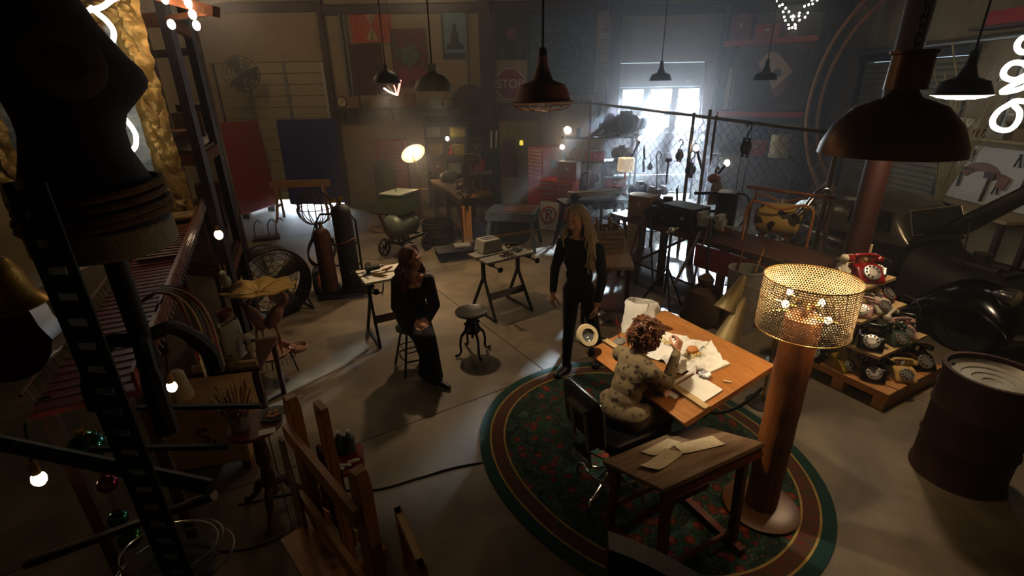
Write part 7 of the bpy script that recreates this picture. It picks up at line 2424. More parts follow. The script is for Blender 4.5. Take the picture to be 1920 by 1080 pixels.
# fairy lights
t = thing('fairy_lights', 'string of warm fairy lights draped in a point near the ceiling', 'string lights', (4.5, 8.6, 3.6))
o_ = Vector((4.5, 8.6, 3.6))
fg = glow('fairy', (1, .86, .62), 30)
for L_ in ([(4.1, 8.6, 4.2), (4.19, 8.6, 3.95), (4.24, 8.6, 3.88), (4.31, 8.6, 3.8), (4.34, 8.6, 3.73), (4.37, 8.6, 3.68), (4.43, 8.6, 3.62), (4.45, 8.6, 3.57)], [(4.2, 8.6, 4.0), (4.28, 8.6, 3.9), (4.34, 8.6, 3.85), (4.4, 8.6, 3.8), (4.45, 8.6, 3.73), (4.48, 8.6, 3.74), (4.48, 8.6, 3.69), (4.53, 8.6, 3.62), (4.55, 8.6, 3.57)], [(4.9, 8.6, 4.1), (4.81, 8.6, 3.95), (4.75, 8.6, 3.9), (4.7, 8.6, 3.78), (4.67, 8.6, 3.72), (4.59, 8.6, 3.68), (4.54, 8.6, 3.61), (4.5, 8.6, 3.58)], [(4.78, 8.6, 4.02), (4.73, 8.6, 3.95), (4.69, 8.6, 3.89), (4.63, 8.6, 3.87), (4.57, 8.6, 3.78), (4.57, 8.6, 3.74), (4.49, 8.6, 3.73)]):
    MB().tube([Vector(p) - o_ for p in L_], .004, 4).build('wire', 'steel_black', t)
    for p in L_:
        MB().ball(Vector(p) - o_, .016, (1, 1, 1), 6).build('bulb', fg, t)
MB().tube([(-.4, 0, .6), (-.3, 0, 1.0), (-.2, 0, 1.6)], .004, 4).tube([(.4, 0, .5), (.3, 0, 1.0), (.2, 0, 1.6)], .004, 4).build('hanger_wire', 'steel_black', t)
# ------------------------------------------------------------------ left: rack posts, gilt frame, wire rack
t = thing('pallet_rack', 'tall purple brown storage rack along the left wall', 'rack', (-3.4, 5.8, 0))
o_ = Vector((-3.4, 5.8, 0))
M('post_purple', '#2c2229', .5, .2, var=.2)
PP = [Vector((-2.78, 4.5, 0)), Vector((-3.2, 5.5, 0)), Vector((-4.35, 7.6, 0)), Vector((-4.0, 4.9, 0)), Vector((-5.3, 8.0, 0))]
for k, p in enumerate(PP):
    MB().bar(p - o_, p - o_ + Vector((0, 0, 4.3)), .08 if k < 3 else .07, .07).build('upright', 'post_purple' if k < 2 else 'wood_dark', t, smooth=False)
for z in (1.1, 2.2, 3.32):
    for a, b_ in ((0, 1), (1, 2), (0, 3), (2, 4)):
        MB().bar(PP[a] - o_ + Vector((0, 0, z)), PP[b_] - o_ + Vector((0, 0, z)), .05, .1).build('beam', 'rust', t, smooth=False)
for z in (1.15, 2.25):
    MB().prism([(PP[i].x - o_.x, PP[i].y - o_.y) for i in (0, 3, 4, 2, 1)], z, z + .03).build('deck', 'wood_dark', t, smooth=False)
MB().tube([(.35, -1.7, 3.25), (.3, -1.3, 2.5), (.42, -1.25, 2.45), (.5, -1.2, 2.45)], .02, 8).tube([(.25, -1.25, 2.5), (.1, -.9, 1.3)], .018, 8).build('conduit', 'wire_rust', t)
for k, (u, z, w, h, m_, lab) in enumerate(((.25, 1.18, .42, .3, 'wood_dark', 'dark chest low on the left rack'), (.6, 1.18, .36, .4, 'rust', 'rusty box low on the left rack'), (.35, 2.28, .4, .26, 'card', 'brown carton on the upper deck of the left rack'), (.75, 2.28, .36, .34, 'wood_red', 'reddish case on the upper deck of the left rack'))):
    p = PP[1].lerp(PP[2], u) + Vector((-.35, .1, z))
    box_item('storage_box', lab, 'box', p, R(-60), w, .3, h, m_, m_)
t = thing('bulb_cluster', 'cluster of bright glass bulbs on the rack beam at upper left', 'string lights', (-2.42, 4.0, 3.3))
for k, (x, z) in enumerate(((-.02, .08), (.14, .05), (.15, -.02), (.16, -.09), (-.02, -.08), (.12, .1))):
    MB().ball((x, 0, z), .026, (1, 1, 1.3), 10).build('bulb', glow('bulb_white', (1, .88, .68), 28), t)
MB().bar((-.2, .05, .14), (.3, .05, .0), .1, .07).bar((.25, .05, 0), (-.36, .5, .02), .04).build('holder', 'rust', t, smooth=False)
lamp('bulb_light', 'POINT', (.0, -.15, 0), 9, WARMW, parent=t, size=.08)

t = thing('gilt_frame', 'ornate carved gilt frame around a bright cloudy painting', 'framed painting', (-2.88, 4.2, 1.8), R(8))
def member(L_, w, seed):
    b = MB()
    def fn(u, v):
        x, y = (v - .5) * w, u * L_
        h = .05 * math.sin(PI * v) + .028 * abs(noise.noise(Vector((x * 22, y * 9, seed)))) + .02 * math.sin(y * 26 + 3 * math.sin(x * 30)) * math.sin(PI * v)
        e = .018 * noise.noise(Vector((seed, y * 11, 1))) if v > .9 else 0
        return (x + e, -h, y)
    return b.grid(fn, 120, 14, .02)
r_ = member(1.62, .2, 2).build('right_rail', 'gold_leaf', t)
l_ = member(1.62, .2, 7).build('left_rail', 'gold_leaf', t); l_.location = (-1.2, 0, 0)
tp = member(1.2, .2, 4).build('top_rail', 'gold_leaf', t); tp.rotation_euler = (0, -PI / 2, 0); tp.location = (0.08, -.004, 1.55)
bt = member(1.2, .2, 9).build('bottom_rail', 'gold_leaf', t); bt.rotation_euler = (0, -PI / 2, 0); bt.location = (0.08, -.004, .07)
MB().box((-.6, .01, .8), (1.1, .01, 1.5)).build('canvas', M('cloud_paint', '#5f6f7d', .8, col2='#c9cbc6', scale=4, stretch=(1, 1, 2.5), bump=.1), t, smooth=False)
t = thing('neon_ribbon', 'curling white neon ribbons before the gilt framed painting', 'neon sign', (-2.91, 3.9, 2.9))
def far(p):
    return Vector((p[0] * 2.053, 3.9, 2.732 + (p[2] - 2.732) * 2.053)) - Vector((-2.85, 3.9, 2.9))
for L_ in ([(-1.28, 1.9, 3.05), (-1.31, 1.9, 3.04), (-1.35, 1.9, 3.02), (-1.4, 1.9, 3.01)], [(-1.39, 1.9, 3.02), (-1.37, 1.9, 3.0), (-1.35, 1.9, 2.98), (-1.335, 1.9, 2.95), (-1.345, 1.9, 2.92), (-1.37, 1.9, 2.9), (-1.42, 1.9, 2.86)], [(-1.40, 1.9, 2.68), (-1.375, 1.9, 2.64), (-1.365, 1.9, 2.61), (-1.367, 1.9, 2.59), (-1.38, 1.9, 2.56), (-1.42, 1.9, 2.53)]):
    MB().tube([far(p) for p in bez(L_, 5)], .017, 10).build('tube', neon, t)
lamp('neon_light', 'POINT', (-.1, -.2, .1), 5, (1, .9, .72), parent=t, size=.12)
MB().bar((-.3, .05, -.6), (-.3, .05, 1.0), .02).build('carrier', 'steel_black', t, smooth=False)

NA, NB = Vector((-1.42, 1.53, 0)), Vector((-3.04, 4.7, 0))
dv = NB - NA
rz = math.atan2(dv.y, dv.x)
Lk = dv.length
t = thing('wire_rack', 'long red tray rack with chrome wire dividers running back on the left', 'rack', (NA.x, NA.y, 1.72), rz)
MB().box((Lk / 2, .13, -.01), (Lk, .32, .02)).build('tray', 'paint_red', t, smooth=False)
MB().box((Lk / 2, -.02, .04), (Lk, .012, .08)).build('side_lip', 'paint_red', t, smooth=False)
MB().tube([(0, -.045, .1), (Lk, -.045, .1)], .008, 6).build('front_rail', 'wire_rust', t)
MB().tube([(0, .29, .08), (Lk, .29, .08)], .008, 6).build('back_rail', 'wire_rust', t)
wr = None
for k in range(52):
    if wr is None:
        wr = MB().tube([(0, .29, .08), (0, .28, .02), (0, .0, .02), (0, -.045, .1), (0.03, -.06, .0)], .0035, 5).build('divider_wire', 'aluminium', t)
        wr.location.x = .05
    else:
        q = wr.copy(); COL.objects.link(q); q.location.x = .05 + k * .067
sl_ = None
for k in range(16):
    if sl_ is None:
        sl_ = MB().box((0, .12, .035), (.035, .22, .02)).build('slat', 'paint_orange', t, smooth=False)
        sl_.location.x = 1.75
    else:
        q = sl_.copy(); COL.objects.link(q); q.location.x = 1.75 + k * .07
for x in (.1, Lk - .1):
    for y in (0, .28):
        MB().bar((x, y, 0), (x, y, -1.72), .04, .04).build('leg', 'rust_dark', t, smooth=False)
t = thing('scored_board', 'tan scored board lying on the far end of the red wire rack', 'board', (-2.78, 4.13, 1.80), rz)
MB().box((0, .1, .01), (.5, .3, .02)).build('board', 'plywood', t, smooth=False)
for k in range(7):
    MB().box((-.21 + .07 * k, .1, .021), (.006, .3, .003)).build('score', 'wood_dark', t, smooth=False)
# pale and coloured cables hanging from the near end of the rack
t = thing('cable_bundle', 'bundle of coloured cords hanging from the near end of the wire rack', 'cords', (-1.62, 2.2, 1.82))
rnd = random.Random(8)
for k in range(14):
    dx, dy = rnd.uniform(-.05, .05), rnd.uniform(-.05, .05)
    MB().tube(bez([(-.2, .0 + dy, -.02), (-.1, dy, .04), (0 + dx * .4, dy, .02), (.05 + dx, dy, -.1), (.06 + dx, dy * 1.3, -.28 - rnd.uniform(0, .16))], 5), .006, 5).build('cord', ('paint_red', 'cream', 'paint_yellow', 'paint_grey', 'paint_blue', 'paint_red')[k % 6], t)
def bare_bulb(label, loc, power, r=.03, hang=.5):
    t = thing('bare_bulb', label, 'bulb', loc)
    MB().ball((0, 0, 0), r, (1, 1, 1.25), 12).build('globe', glow('bulb_hot', (1.0, .74, .42), 40), t)
    MB().cyl((0, 0, r), (0, 0, r + .05), .014, n=8).build('socket', 'brass', t)
    MB().cyl((0, 0, r + .05), (.02, .02, r + hang), .004, n=5).build('wire', 'black', t)
    lamp('bulb_light', 'POINT', (0, -.0, -.0), power, WARM, parent=t, size=r)
bare_bulb('glowing bare bulb on the rack leg above the plywood crate', (-1.57, 1.9, 1.5), 16, .022, .2)
bare_bulb('glowing bare bulb at the lower left among the ornaments', (-1.63, 1.3, 1.53), 5, .022, .2)
bare_bulb('bright bulb on the blue grey rack post', (-2.62, 4.22, 1.58), 12, .035, .25)

# ------------------------------------------------------------------ flamingo table
t = thing('flamingo_table', 'golden leaf shaped tray table carried by two pink flamingos', 'table', (-2.45, 4.35, 0), .2)
def leaf(u, v):
    a = 2 * PI * u
    rr_ = (.33 + .018 * math.sin(a * 9)) * v
    return (rr_ * math.cos(a), rr_ * .8 * math.sin(a), .96 + .05 * v ** 2 + .012 * math.sin(a * 9) * v)
MB().grid(leaf, 54, 6, .012).build('leaf_tray', M('leaf_gold', '#b08a3c', .42, .35, col2='#c9a458', scale=5), t)
for k in range(7):
    a = k * 2 * PI / 7 + .3
    MB().tube([(.02 * math.cos(a), .02 * math.sin(a), .965), (.28 * math.cos(a), .22 * math.sin(a), 1.0)], [.006, .002], 5).build('vein', 'brass', t)
M('flamingo_pink', '#8a5e50', .6, col2='#a37a6c', scale=14, bump=.15)
for s, yaw in ((-1, 2.6), (1, .4)):
    c, sn = math.cos(yaw), math.sin(yaw)
    def W(x, z, y=0):
        return Vector((s * .09 + x * c - y * sn, x * sn + y * c, z))
    b = MB()
    b.lathe([(0, -.15), (.03, -.13), (.062, -.07), (.07, 0), (.055, .08), (.025, .13), (0, .15)], c=W(0, .7), axis=W(.55, .83) - W(0, 0), n=16)
    b.tube(bez([W(.08, .78), W(.13, .86), W(.1, .94), W(.03, .95), W(0, .9), W(.03, .86)], 5), [.03] * 6 + [.024] * 8 + [.02] * 12, 8)
    b.build('bird_body', 'flamingo_pink', t)
    MB().ball(W(.035, .86), .026, (1.2, .9, .9), 10).tube([W(.04, .85), W(.07, .82), W(.06, .79)], [.014, .01, .003], 6).build('bird_head', 'flamingo_pink', t)
    for q in (-.03, .03):
        MB().tube([W(-.02, .62, q), W(0, .48, q * 1.4), W(-.01, .3, q * 1.8)], [.016, .009, .008], 6).build('bird_leg', M('flamingo_leg', '#8a6233', .6), t)
b = MB().lathe([(0, .27), (.15, .27), (.2, .31), (.21, .33), (.18, .33), (.14, .29), (0, .29)], n=24)
b.v = [Vector((v.x * (1 + .1 * math.sin(5 * math.atan2(v.y, v.x))), v.y * (1 + .1 * math.cos(4 * math.atan2(v.y, v.x))), v.z)) for v in b.v]
b.build('shell_base', 'flamingo_pink', t)
b = MB().lathe([(0, .29), (.08, .29), (.1, .32), (.085, .34), (.06, .31), (0, .3)], c=(.24, .02, 0), n=16)
b.build('side_pot', 'flamingo_pink', t)
for k in range(4):
    a = k * PI / 2 + .5
    MB().cyl((.15 * math.cos(a), .15 * math.sin(a), .28), (.2 * math.cos(a), .2 * math.sin(a), 0), .009, n=6).build('stand_leg', 'iron_black', t)
for k in range(26):
    a = k * 2 * PI / 26
    MB().cyl((.2 * math.cos(a), .2 * math.sin(a), .28), (.2 * math.cos(a), .2 * math.sin(a), .21), .003, n=4).build('fringe', 'iron_black', t)

# ------------------------------------------------------------------ pedestal table with brushes
t = thing('pedestal_table', 'small round dark wooden pedestal table holding paint brushes', 'table', (-1.72, 2.64, 0), .4)
MB().lathe([(0, .685), (.15, .685), (.168, .695), (.17, .71), (.165, .718), (0, .718)], n=32).build('top', 'wood_red', t)
MB().lathe([(.02, .1), (.05, .14), (.035, .2), (.045, .3), (.03, .36), (.05, .42), (.042, .55), (.03, .62), (.06, .685)], n=18).build('column', 'wood_dark', t)
for k in range(3):
    a = k * 2 * PI / 3 + .4
    c, s = math.cos(a), math.sin(a)
    MB().tube(bez([(.02 * c, .02 * s, .2), (.09 * c, .09 * s, .2), (.14 * c, .14 * s, .1), (.22 * c, .22 * s, .02), (.25 * c, .25 * s, .025)], 5), [.028] * 10 + [.02] * 11, 8).build('leg', 'wood_dark', t)
t = thing('brush_pot', 'grey ceramic pot crammed with paint brushes', 'brush pot', (-1.79, 2.6, .718))
MB().lathe([(0, 0), (.045, 0), (.055, .03), (.052, .08), (.045, .1), (.04, .1), (.045, .07), (0, .01)], n=20).build('pot', M('ceramic_grey', '#6d685e', .6, var=.25, scale=20), t)
rnd = random.Random(3)
for k in range(34):
    a, l = rnd.uniform(0, 6.28), rnd.uniform(.03, .12)
    h = rnd.uniform(.16, .3)
    p0, p1 = Vector((.02 * math.cos(a), .02 * math.sin(a), .02)), Vector((l * math.cos(a), l * math.sin(a), h))
    br = MB().tube([p0, p1], .0035, 5).build('brush', ('wood_red', 'wood_tan', 'black', 'paint_red')[k % 4], t)
    d = (p1 - p0).normalized()
    MB().tube([p1, p1 + d * .015, p1 + d * .04], [.005, .006, .001], 6).build('bristle', 'rope' if k % 2 else 'bone', br)
t = thing('glass_dish', 'shallow glass dish with dried pods on the pedestal table', 'dish', (-1.63, 2.72, .718))
MB().lathe([(0, 0), (.06, 0), (.085, .025), (.088, .028), (.08, .028), (.055, .006), (0, .005)], n=24).build('dish', 'jar_glass', t)
for k in range(5):
    MB().ball((.03 * math.cos(k * 1.4), .03 * math.sin(k * 1.4), .02), .018, (1.6, .8, .6), 8, rz=k).build('pod', 'wood_tan', t)
t = thing('note_card', 'pale note card at the edge of the pedestal table', 'card', (-1.6, 2.56, .7185), .4)
MB().box((0, 0, .0015), (.1, .06, .003)).build('card', 'white_paper', t, smooth=False)

# ------------------------------------------------------------------ plywood crate and junk table on the left
t = thing('plywood_crate', 'plywood crate with a painted letter S beside the pedestal table', 'crate', (-2.38, 3.18, 0), R(12))
for s in (-1, 1):
    MB().box((s * .26, 0, .35), (.02, .42, .5)).build('side', 'plywood', t, smooth=False)
    MB().box((0, s * .21, .35), (.52, .02, .5)).build('face', 'plywood', t, smooth=False)
MB().box((0, 0, .61), (.54, .46, .02)).build('lid', 'plywood', t, smooth=False)
MB().box((0, 0, .1), (.54, .44, .02)).build('floor_board', 'plywood', t, smooth=False)
for x in (-.23, .23):
    for y in (-.18, .18):
        MB().box((x, y, .05), (.06, .06, .1)).build('foot', 'wood_red', t, smooth=False)
text('mark', 'S.', .2, 'wood_dark', t, (.02, -.222, .36))
t = thing('junk_table', 'low table heaped with odd finds behind the plywood crate', 'table', (-2.55, 3.75, 0), R(10))
MB().box((0, 0, .6), (.75, .6, .03)).build('top', 'wood_dark', t, smooth=False)
for sx in (-1, 1):
    for sy in (-1, 1):
        MB().bar((sx * .33, sy * .26, 0), (sx * .33, sy * .26, .59), .04).build('leg', 'wood_dark', t, smooth=False)
MB().box((.1, -.25, .64), (.5, .04, .06)).build('front_tray', 'wood_pale', t, smooth=False)
def crumple(label, loc, w, d, h, mat, seed, name='paper_sack', cat='sack'):
    t = thing(name, label, cat, loc, seed)
    def fn(u, v):
        a = 2 * PI * u
        k = 1 + .16 * noise.noise(Vector((math.cos(a) * 1.5 + seed, math.sin(a) * 1.5, v * 2)))
        return (w / 2 * math.cos(a) * k, d / 2 * math.sin(a) * k * (1 - .2 * v), h * v + .01 * math.sin(a * 3) * v)
    MB().grid(fn, 22, 8, .003).build('sack_body', mat, t)
    return t
crumple('tall grey white paper sack on the junk table', (-2.42, 3.72, .616), .2, .12, .34, 'cloth_white', 1.3)
crumple('shorter tan paper sack beside the tall sack', (-2.68, 3.62, .616), .18, .12, .28, 'aged_paper', 2.1)
t = thing('animal_skull', 'pale animal skull at the right of the junk table', 'skull', (-2.28, 3.72, .616), .5)
MB().ball((0, 0, .17), .055, (.9, 1.1, 1), 14).tube(bez([(0, -.02, .14), (.0, -.06, .08), (0, -.07, .02)], 4), [.04] * 4 + [.028] * 5, 10).build('cranium', 'bone', t)
for s in (-1, 1):
    MB().ball((s * .03, -.05, .17), .016, (1, .6, 1), 8).build('eye_socket', 'black', t)
    MB().tube([(s * .03, 0, .2), (s * .06, .02, .25), (s * .05, .03, .3)], [.014, .01, .003], 6).build('horn', 'bone', t)
t = thing('rabbit_figurine', 'small grey rabbit figure perched on the blue grey post', 'figurine', (-2.6, 4.12, 1.1))
MB().ball((0, 0, .07), .05, (.9, .8, 1.2), 12).build('body', 'cloth_white', t)
MB().ball((0, -.02, .15), .032, (1, 1, 1), 12).build('head', 'cloth_white', t)
for s in (-1, 1):
    MB().ball((s * .02, 0, .2), .014, (.8, .5, 2.6), 8).build('ear', 'flamingo_pink', t)
MB().box((0, .04, -.01), (.12, .2, .02)).build('perch', 'wood_dark', t, smooth=False)
t = thing('thread_cone', 'fat cream cone of thread on the plywood crate', 'thread', (-2.5, 3.1, .62))
MB().lathe([(0, 0), (.07, 0), (.075, .02), (.05, .22), (.03, .24), (0, .24)], n=20).build('winding', 'cream', t)
t = thing('yellow_pitcher', 'small mustard pitcher on the junk table', 'pitcher', (-2.36, 3.52, .616))
MB().lathe([(0, 0), (.035, 0), (.05, .04), (.03, .09), (.036, .11), (.03, .11), (0, .02)], n=16).build('jug', 'paint_yellow', t)
MB().tube([(.035, 0, .1), (.07, 0, .07), (.045, 0, .03)], .006, 6).build('handle', 'paint_yellow', t)
t = thing('pink_vase', 'rosy glass vase among the sacks on the junk table', 'vase', (-2.55, 3.9, .616))
MB().lathe([(0, 0), (.04, 0), (.07, .1), (.08, .2), (.05, .3), (.07, .36), (.06, .36), (.04, .3), (0, .1)], n=20).build('glass', M('rose_glass', '#7a4a40', .15, bump=0, var=.1), t)

# ------------------------------------------------------------------ wooden easel in the foreground
e0, e1 = Vector((-1.1, 2.01, 0)), Vector((-.62, 1.5, 0))
dv = e1 - e0
t = thing('studio_easel', 'heavy wooden studio easel seen from behind in the foreground', 'easel', (e0 + e1) / 2, math.atan2(dv.y, dv.x))
hw = dv.length / 2
def upright(x, w, d, h, mat, name='upright'):
    b = MB().prism([(-w / 2, 0), (w / 2, 0), (w / 2, h - .05), (w * .25, h), (-w * .25, h), (-w / 2, h - .05)], -d / 2, d / 2, Matrix.Translation((x, 0, 0)) @ Matrix.Rotation(PI / 2, 4, 'X'))
    return bevel(b.build(name, mat, t, smooth=False), .004)
M('easel_wood', '#8a5a2e', .5, col2='#a4703c', scale=5, stretch=(6, 6, 1), bump=.04)
upright(-hw, .1, .055, 1.36, 'easel_wood')
upright(hw, .1, .055, 1.36, 'easel_wood')
for s in (-1, 1):
    MB().bar((s * .032, .02, .02), (s * .032, .02, 1.46), .03, .03).build('mast_rail', 'easel_wood', t, smooth=False)
MB().box((0, .02, 1.45), (.09, .03, .06)).build('mast_head', 'easel_wood', t, smooth=False)
for z in (1.16, .72, .2):
    MB().box((0, -.045, z), (hw * 2 + .06, .03, .09)).build('crossbar', 'easel_wood', t, smooth=False)
MB().box((0, -.12, .55), (hw * 2, .16, .03)).build('tray', 'easel_wood', t, smooth=False)
for s in (-1, 1):
    MB().bar((s * hw, -.3, .03), (s * hw, .35, .03), .06, .06).build('foot', 'easel_wood', t, smooth=False)
    MB().bar((s * hw, .3, .06), (s * hw, .02, .6), .04, .04).build('strut', 'easel_wood', t, smooth=False)
def eas(u, v, z):
    q = Matrix.Rotation(math.atan2(dv.y, dv.x), 3, 'Z') @ Vector((u, v, 0))
    c = (e0 + e1) / 2
    return (c.x + q.x, c.y + q.y, z)
ER = math.atan2(dv.y, dv.x)
t = thing('red_canvas', 'dark red primed canvas panel standing in the easel', 'canvas', eas(-.16, .06, .565), ER)
MB().box((0, 0, .25), (.26, .02, .5)).build('panel', M('canvas_red', '#2e0b0a', .8), t, smooth=False)
MB().box((0, -.012, .02), (.26, .006, .04)).build('edge', 'wood_dark', t, smooth=False)
t = thing('paint_rag', 'stained white rag draped over the left easel post', 'rag', eas(-hw, -.03, .6), ER)
def rag(u, v):
    return (-.05 + .02 * math.sin(v * 5) + (u - .5) * (.05 + .09 * (1 - v)), -.03 - .012 * math.sin(u * 14 + v * 3) - .01, .62 * v - .12)
MB().grid(rag, 14, 12, .004).build('cloth', M('rag_cloth', '#8d7f6a', .95, col2='#a2947e', scale=6, bump=.1), t)
t = thing('stretched_canvas', 'stretched canvas showing its wooden back at the right of the easel', 'canvas', eas(hw - .02, .16, .0), ER - .25)
for (x0, x1, z0, z1) in ((-.02, .32, .98, 1.02), (-.02, .32, .3, .34), (-.02, .02, .3, 1.02), (.28, .32, .3, 1.02), (-.02, .32, .64, .67)):
    MB().bx(x0, x1, -.02, .005, z0, z1).build('stretcher_bar', 'wood_pale', t, smooth=False)
MB().bx(-.02, .32, .005, .012, .3, 1.02).build('fabric', 'wood_tan', t, smooth=False)
MB().bar((.15, .02, .3), (.15, .06, 0), .03).bar((.02, 0, .32), (.02, 0, 0), .03).build('prop', 'wood_dark', t, smooth=False)
t = thing('paint_stool', 'small dark red stool table with paint bottles behind the easel', 'stool', (-1.12, 2.45, 0), .35)
MB().box((0, 0, .55), (.3, .26, .025)).build('top', 'paint_red', t, smooth=False)
for sx in (-1, 1):
    for sy in (-1, 1):
        MB().bar((sx * .11, sy * .09, .54), (sx * .14, sy * .12, 0), .03).build('leg', 'wood_dark', t, smooth=False)
for k, (x, y, m_, lab) in enumerate(((-1.2, 2.5, 'paint_white', 'white paint bottle leftmost on the red stool'), (-1.13, 2.53, 'phone_green', 'dark green paint bottle in the middle of the red stool'), (-1.07, 2.54, 'galvanised', 'grey green paint bottle rightmost on the red stool'), (-1.18, 2.42, 'paint_grey', 'grey paint bottle at the front of the red stool'))):
    bottle_item(lab, (x, y, .563), .032, .17, m_)
for k, (x, y) in enumerate(((-1.06, 2.4), (-1.02, 2.44), (-1.09, 2.36))):
    t = thing('paint_tube', ('white paint tube lying nearest the bottles', 'white paint tube at the right edge of the red stool', 'white paint tube at the front edge of the red stool')[k], 'paint tube', (x, y, .563), .4 * k)
    MB().tube([(-.04, 0, .01), (.02, 0, .012), (.035, 0, .012)], [.012, .012, .006], 8).build('tube', 'plastic_white', t)
    MB().cyl((.035, 0, .012), (.05, 0, .012), .007, n=8).build('cap', 'black', t)

# ------------------------------------------------------------------ dress form and dark uprights nearest the camera
t = thing('dress_form', 'dark headless dress form bound with rope nearest the camera', 'dress form', (-.885, 1.03, 2.0), R(50))
M('form_dark', '#1a0d0a', .8, var=.25, scale=30, bump=.08)
b = MB()
secs = [(.43, .11, .125, .0), (.46, .125, .14, 0), (.51, .125, .14, .0), (.57, .11, .125, 0), (.63, .09, .105, .0), (.67, .085, .1, .005), (.7, .09, .105, .01), (.735, .11, .122, .025), (.75, .12, .13, .029), (.765, .124, .134, .03), (.785, .122, .137, .026), (.81, .112, .14, .015), (.86, .095, .145, 0), (.93, .075, .14, -.01), (.97, .055, .08, -.01), (1.03, .045, .05, -.01)]
vs, fs = [], []
n = 32
for (z, dx, dy, ox) in secs:
    for k in range(n):
        a = 2 * PI * k / n
        vs.append((ox + dx * math.cos(a), dy * math.sin(a), z))
for i in range(len(secs) - 1):
    for k in range(n):
        fs.append((i * n + k, i * n + (k + 1) % n, (i + 1) * n + (k + 1) % n, (i + 1) * n + k))
fs += [tuple(range(n))[::-1], tuple((len(secs) - 1) * n + k for k in range(n))]
b.add(vs, fs).build('torso', 'form_dark', t)
b = MB()
for z in (.47, .485, .505, .525):
    k_ = 1.03 if z < .5 else .99
    b.tube([(.127 * k_ * math.cos(a), .142 * k_ * math.sin(a), z + .03 + .012 * math.cos(a)) for a in [2 * PI * q / 40 for q in range(40)]], .008, 6, True)
b.build('rope_wrap', 'rope', t)
hb = MB().lathe([(.16, 0), (.17, .01), (.17, .055), (.16, .065)], n=36).build('hip_band', 'linen', t)
hb.location = (0, 0, .425); hb.scale = (.76, .84, 1)
MB().lathe([(0, -.012), (.045, -.012), (.06, -.006), (.062, 0), (0, 0)], c=(.0, -.137, .79), axis=(0, 1, 0), n=28).build('arm_plate', M('plate_olive', '#3a3020', .7, var=.2), t)
MB().lathe([(0, -.016), (.03, -.015), (.03, -.01), (0, -.01)], c=(.0, -.137, .79), axis=(0, 1, 0), n=22).build('plate_inset', 'black', t)
MB().cyl((0, 0, .12), (0, 0, .42), .022, n=12).build('pole', 'iron_black', t)
for k in range(3):
    a = k * 2 * PI / 3 + .3
    c, s = math.cos(a), math.sin(a)
    MB().tube(bez([(.02 * c, .02 * s, .2), (.08 * c, .08 * s, .19), (.14 * c, .14 * s, .1), (.15 * c, .15 * s, .02)], 5), [.018] * 8 + [.022] * 8, 8).build('leg', 'iron_black', t)
t = thing('slotted_upright', 'black perforated steel upright in the left foreground', 'post', (-.83, .84, 0))
for s in (-1, 1):
    MB().bar((s * .027, 0, 0), (s * .027, 0, 2.6), .02, .004).build('strip', 'iron_black', t, smooth=False)
MB().bar((-.037, .025, 0), (-.037, .025, 2.6), .004, .05).build('flange', 'iron_black', t, smooth=False)
wb_ = None
for k in range(36):
    if wb_ is None:
        wb_ = MB().box((0, 0, 0), (.036, .004, .036)).build('web', 'iron_black', t, smooth=False)
        wb_.location.z = .75
    else:
        q = wb_.copy(); COL.objects.link(q); q.location.z = .75 + .052 * k
MB().box((0, 0, .01), (.16, .16, .02)).build('foot_plate', 'iron_black', t, smooth=False)
t = thing('shelf_bracket', 'black tube brackets crossing behind the perforated upright', 'bracket', (-.85, 1.05, 1.72))
MB().tube([(0, 0, .0), (-.7, .1, .1)], .022, 8).build('upper_tube', 'iron_black', t)
MB().tube([(0, 0, -.03), (-.7, .05, -.35)], .014, 8).build('lower_tube', 'steel_dark', t)
for y in (-.12, .04):
    MB().bar((-.16, y, .24), (.17, y, .24), .012, .012).build('rest_bar', 'iron_black', t, smooth=False)
M('bauble_teal', '#2f6f66', .12, .9, bump=0)
M('bauble_pink', '#8a2a5a', .12, .9, bump=0)
M('bauble_green', '#2f5a2e', .15, .9, bump=0)
for k, (x, y, z, r, m_, lab) in enumerate(((-1.42, 1.3, 1.66, .055, 'bauble_teal', 'large teal glass bauble hanging under the tube brackets'), (-1.35, 1.25, 1.55, .03, 'bauble_pink', 'pink glass bauble between the tube brackets'), (-1.31, 1.2, 1.45, .03, 'bauble_teal', 'small teal bauble inside a wire ring'), (-1.3, 1.2, 1.36, .035, 'bauble_green', 'green glass bauble lowest of the ornaments'))):
    t = thing('glass_bauble', lab, 'ornament', (x, y, z))
    MB().ball((0, 0, 0), r, (1, 1, 1), 20).build('sphere', m_, t)
    MB().cyl((0, 0, r * .95), (0, 0, r * 1.25), r * .25, n=10).build('cap', 'brass', t)
    MB().cyl((0, 0, r * 1.25), (0, 0, 1.78 - z), .0015, n=4).build('thread', 'brass', t)
t = thing('hoop_stand', 'dark round stand with thin chrome hoops at the bottom left', 'stand', (-1.0, 1.02, 0))
MB().lathe([(0, 1.42), (.09, 1.42), (.1, 1.44), (.09, 1.46), (0, 1.46)], n=24).cyl((0, 0, 0), (0, 0, 1.42), .03, n=10).lathe([(0, 0), (.2, 0), (.2, .02), (0, .03)], n=24).build('pedestal', 'iron_black', t)
for k, (r, z) in enumerate(((.135, 1.5), (.155, 1.47), (.12, 1.53))):
    MB().tube([(r * math.cos(a), r * .9 * math.sin(a), z + .02 * math.cos(a + k)) for a in [2 * PI * q / 40 for q in range(40)]], .003, 5, True).build('hoop', 'chrome', t)
for k in range(3):
    a = k * 2.1
    MB().cyl((.08 * math.cos(a), .08 * math.sin(a), 1.45), (.13 * math.cos(a), .12 * math.sin(a), 1.5), .003, n=5).build('spoke', 'chrome', t)
t = thing('hanging_guitar', 'dark red guitar body hanging at the far left edge', 'guitar', (-1.36, 1.1, 2.2), .3)
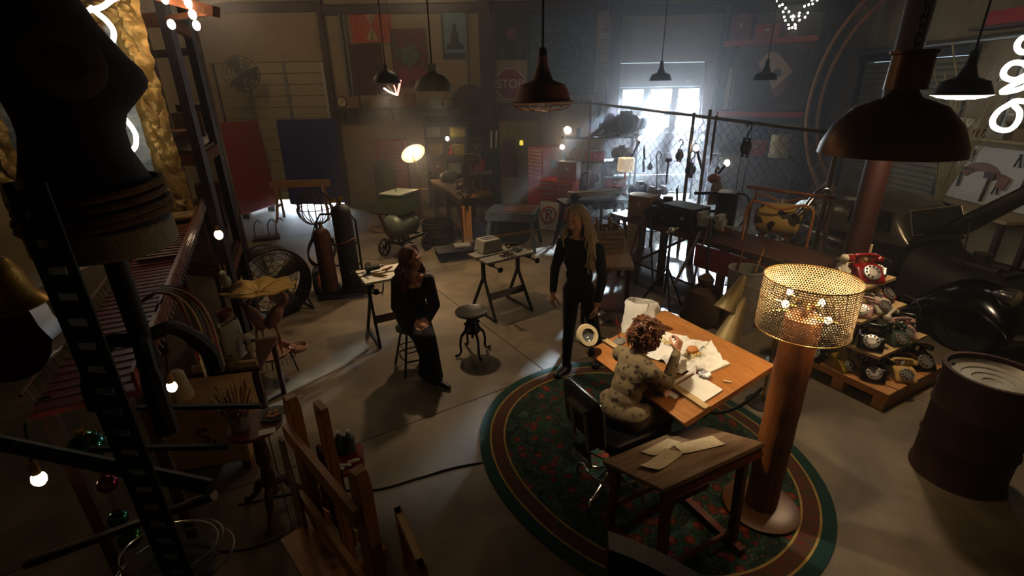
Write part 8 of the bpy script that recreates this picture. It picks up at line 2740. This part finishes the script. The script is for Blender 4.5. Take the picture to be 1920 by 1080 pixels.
def gout(a):
    return (.11 + .035 * math.cos(2 * a + 0.0) * 1 + (.02 if math.sin(a) < 0 else 0))
MB().prism([(gout(a) * math.cos(a) * 1.05, gout(a) * math.sin(a) * 1.5) for a in [2 * PI * k / 36 for k in range(36)]], -.035, .035, Matrix.Rotation(PI / 2, 4, 'X')).build('body', M('guitar_red', '#3a0f0a', .2, bump=0), t)
MB().lathe([(0, .002), (.035, .002), (.035, 0), (0, 0)], c=(0, -.036, .03), axis=(0, -1, 0), n=20).build('sound_hole', 'black', t)
MB().bar((0, -.03, .05), (0, -.03, .55), .04, .02).build('neck', 'wood_dark', t, smooth=False)
t = thing('brass_bell', 'brass bell catching the light at the far left edge', 'bell', (-1.14, 1.0, 2.3))
MB().lathe([(.075, 0), (.08, .005), (.06, .03), (.05, .08), (.035, .11), (0, .12)], n=26).build('dome', 'brass', t)
MB().tube([(0, 0, .12), (0, 0, .2), (.05, .02, .35)], .005, 5).build('cord', 'rope', t)
t = thing('wing_chair', 'black leather chair back rising at the bottom edge', 'chair', (.62, 1.12, 0), R(-33))
def wing(u, v):
    x = (u - .5) * .62
    h = 1.22 - .16 * u - .1 * math.sin(PI * u) * .3
    return (x, .02 - .08 * (2 * abs(u - .5)) ** 2, .4 + (h - .4) * v)
MB().grid(wing, 16, 8, .08).build('backrest', 'black', t)
bevel(MB().box((0, -.28, .36), (.56, .5, .14)).build('seat', 'leather_black', t, smooth=False), .03, 3)
for sx in (-1, 1):
    for sy in (-.48, -.08):
        MB().bar((sx * .24, sy, 0), (sx * .24, sy, .3), .05).build('leg', 'wood_dark', t, smooth=False)
# cables on the floor
t = thing('floor_cable', 'thin dark cable snaking from the easel to the rug', 'cable', (-.8, 2.9, 0))
MB().tube(bez([(-1.2, -.25, .006), (-.7, -.12, .006), (-.26, -.13, .006), (.05, -.02, .006), (.3, .08, .006), (.54, .14, .006)], 8), .006, 5).build('cable', 'rubber', t)
t = thing('floor_cable', 'pair of cables crossing the dark floor at lower left', 'cable', (-2.0, 2.2, 0))
MB().tube(bez([(-.3, -.1, .006), (0, .05, .006), (.3, .1, .006), (.7, .3, .006), (1.0, .25, .006)], 8), .006, 5).build('cable', 'rubber', t)
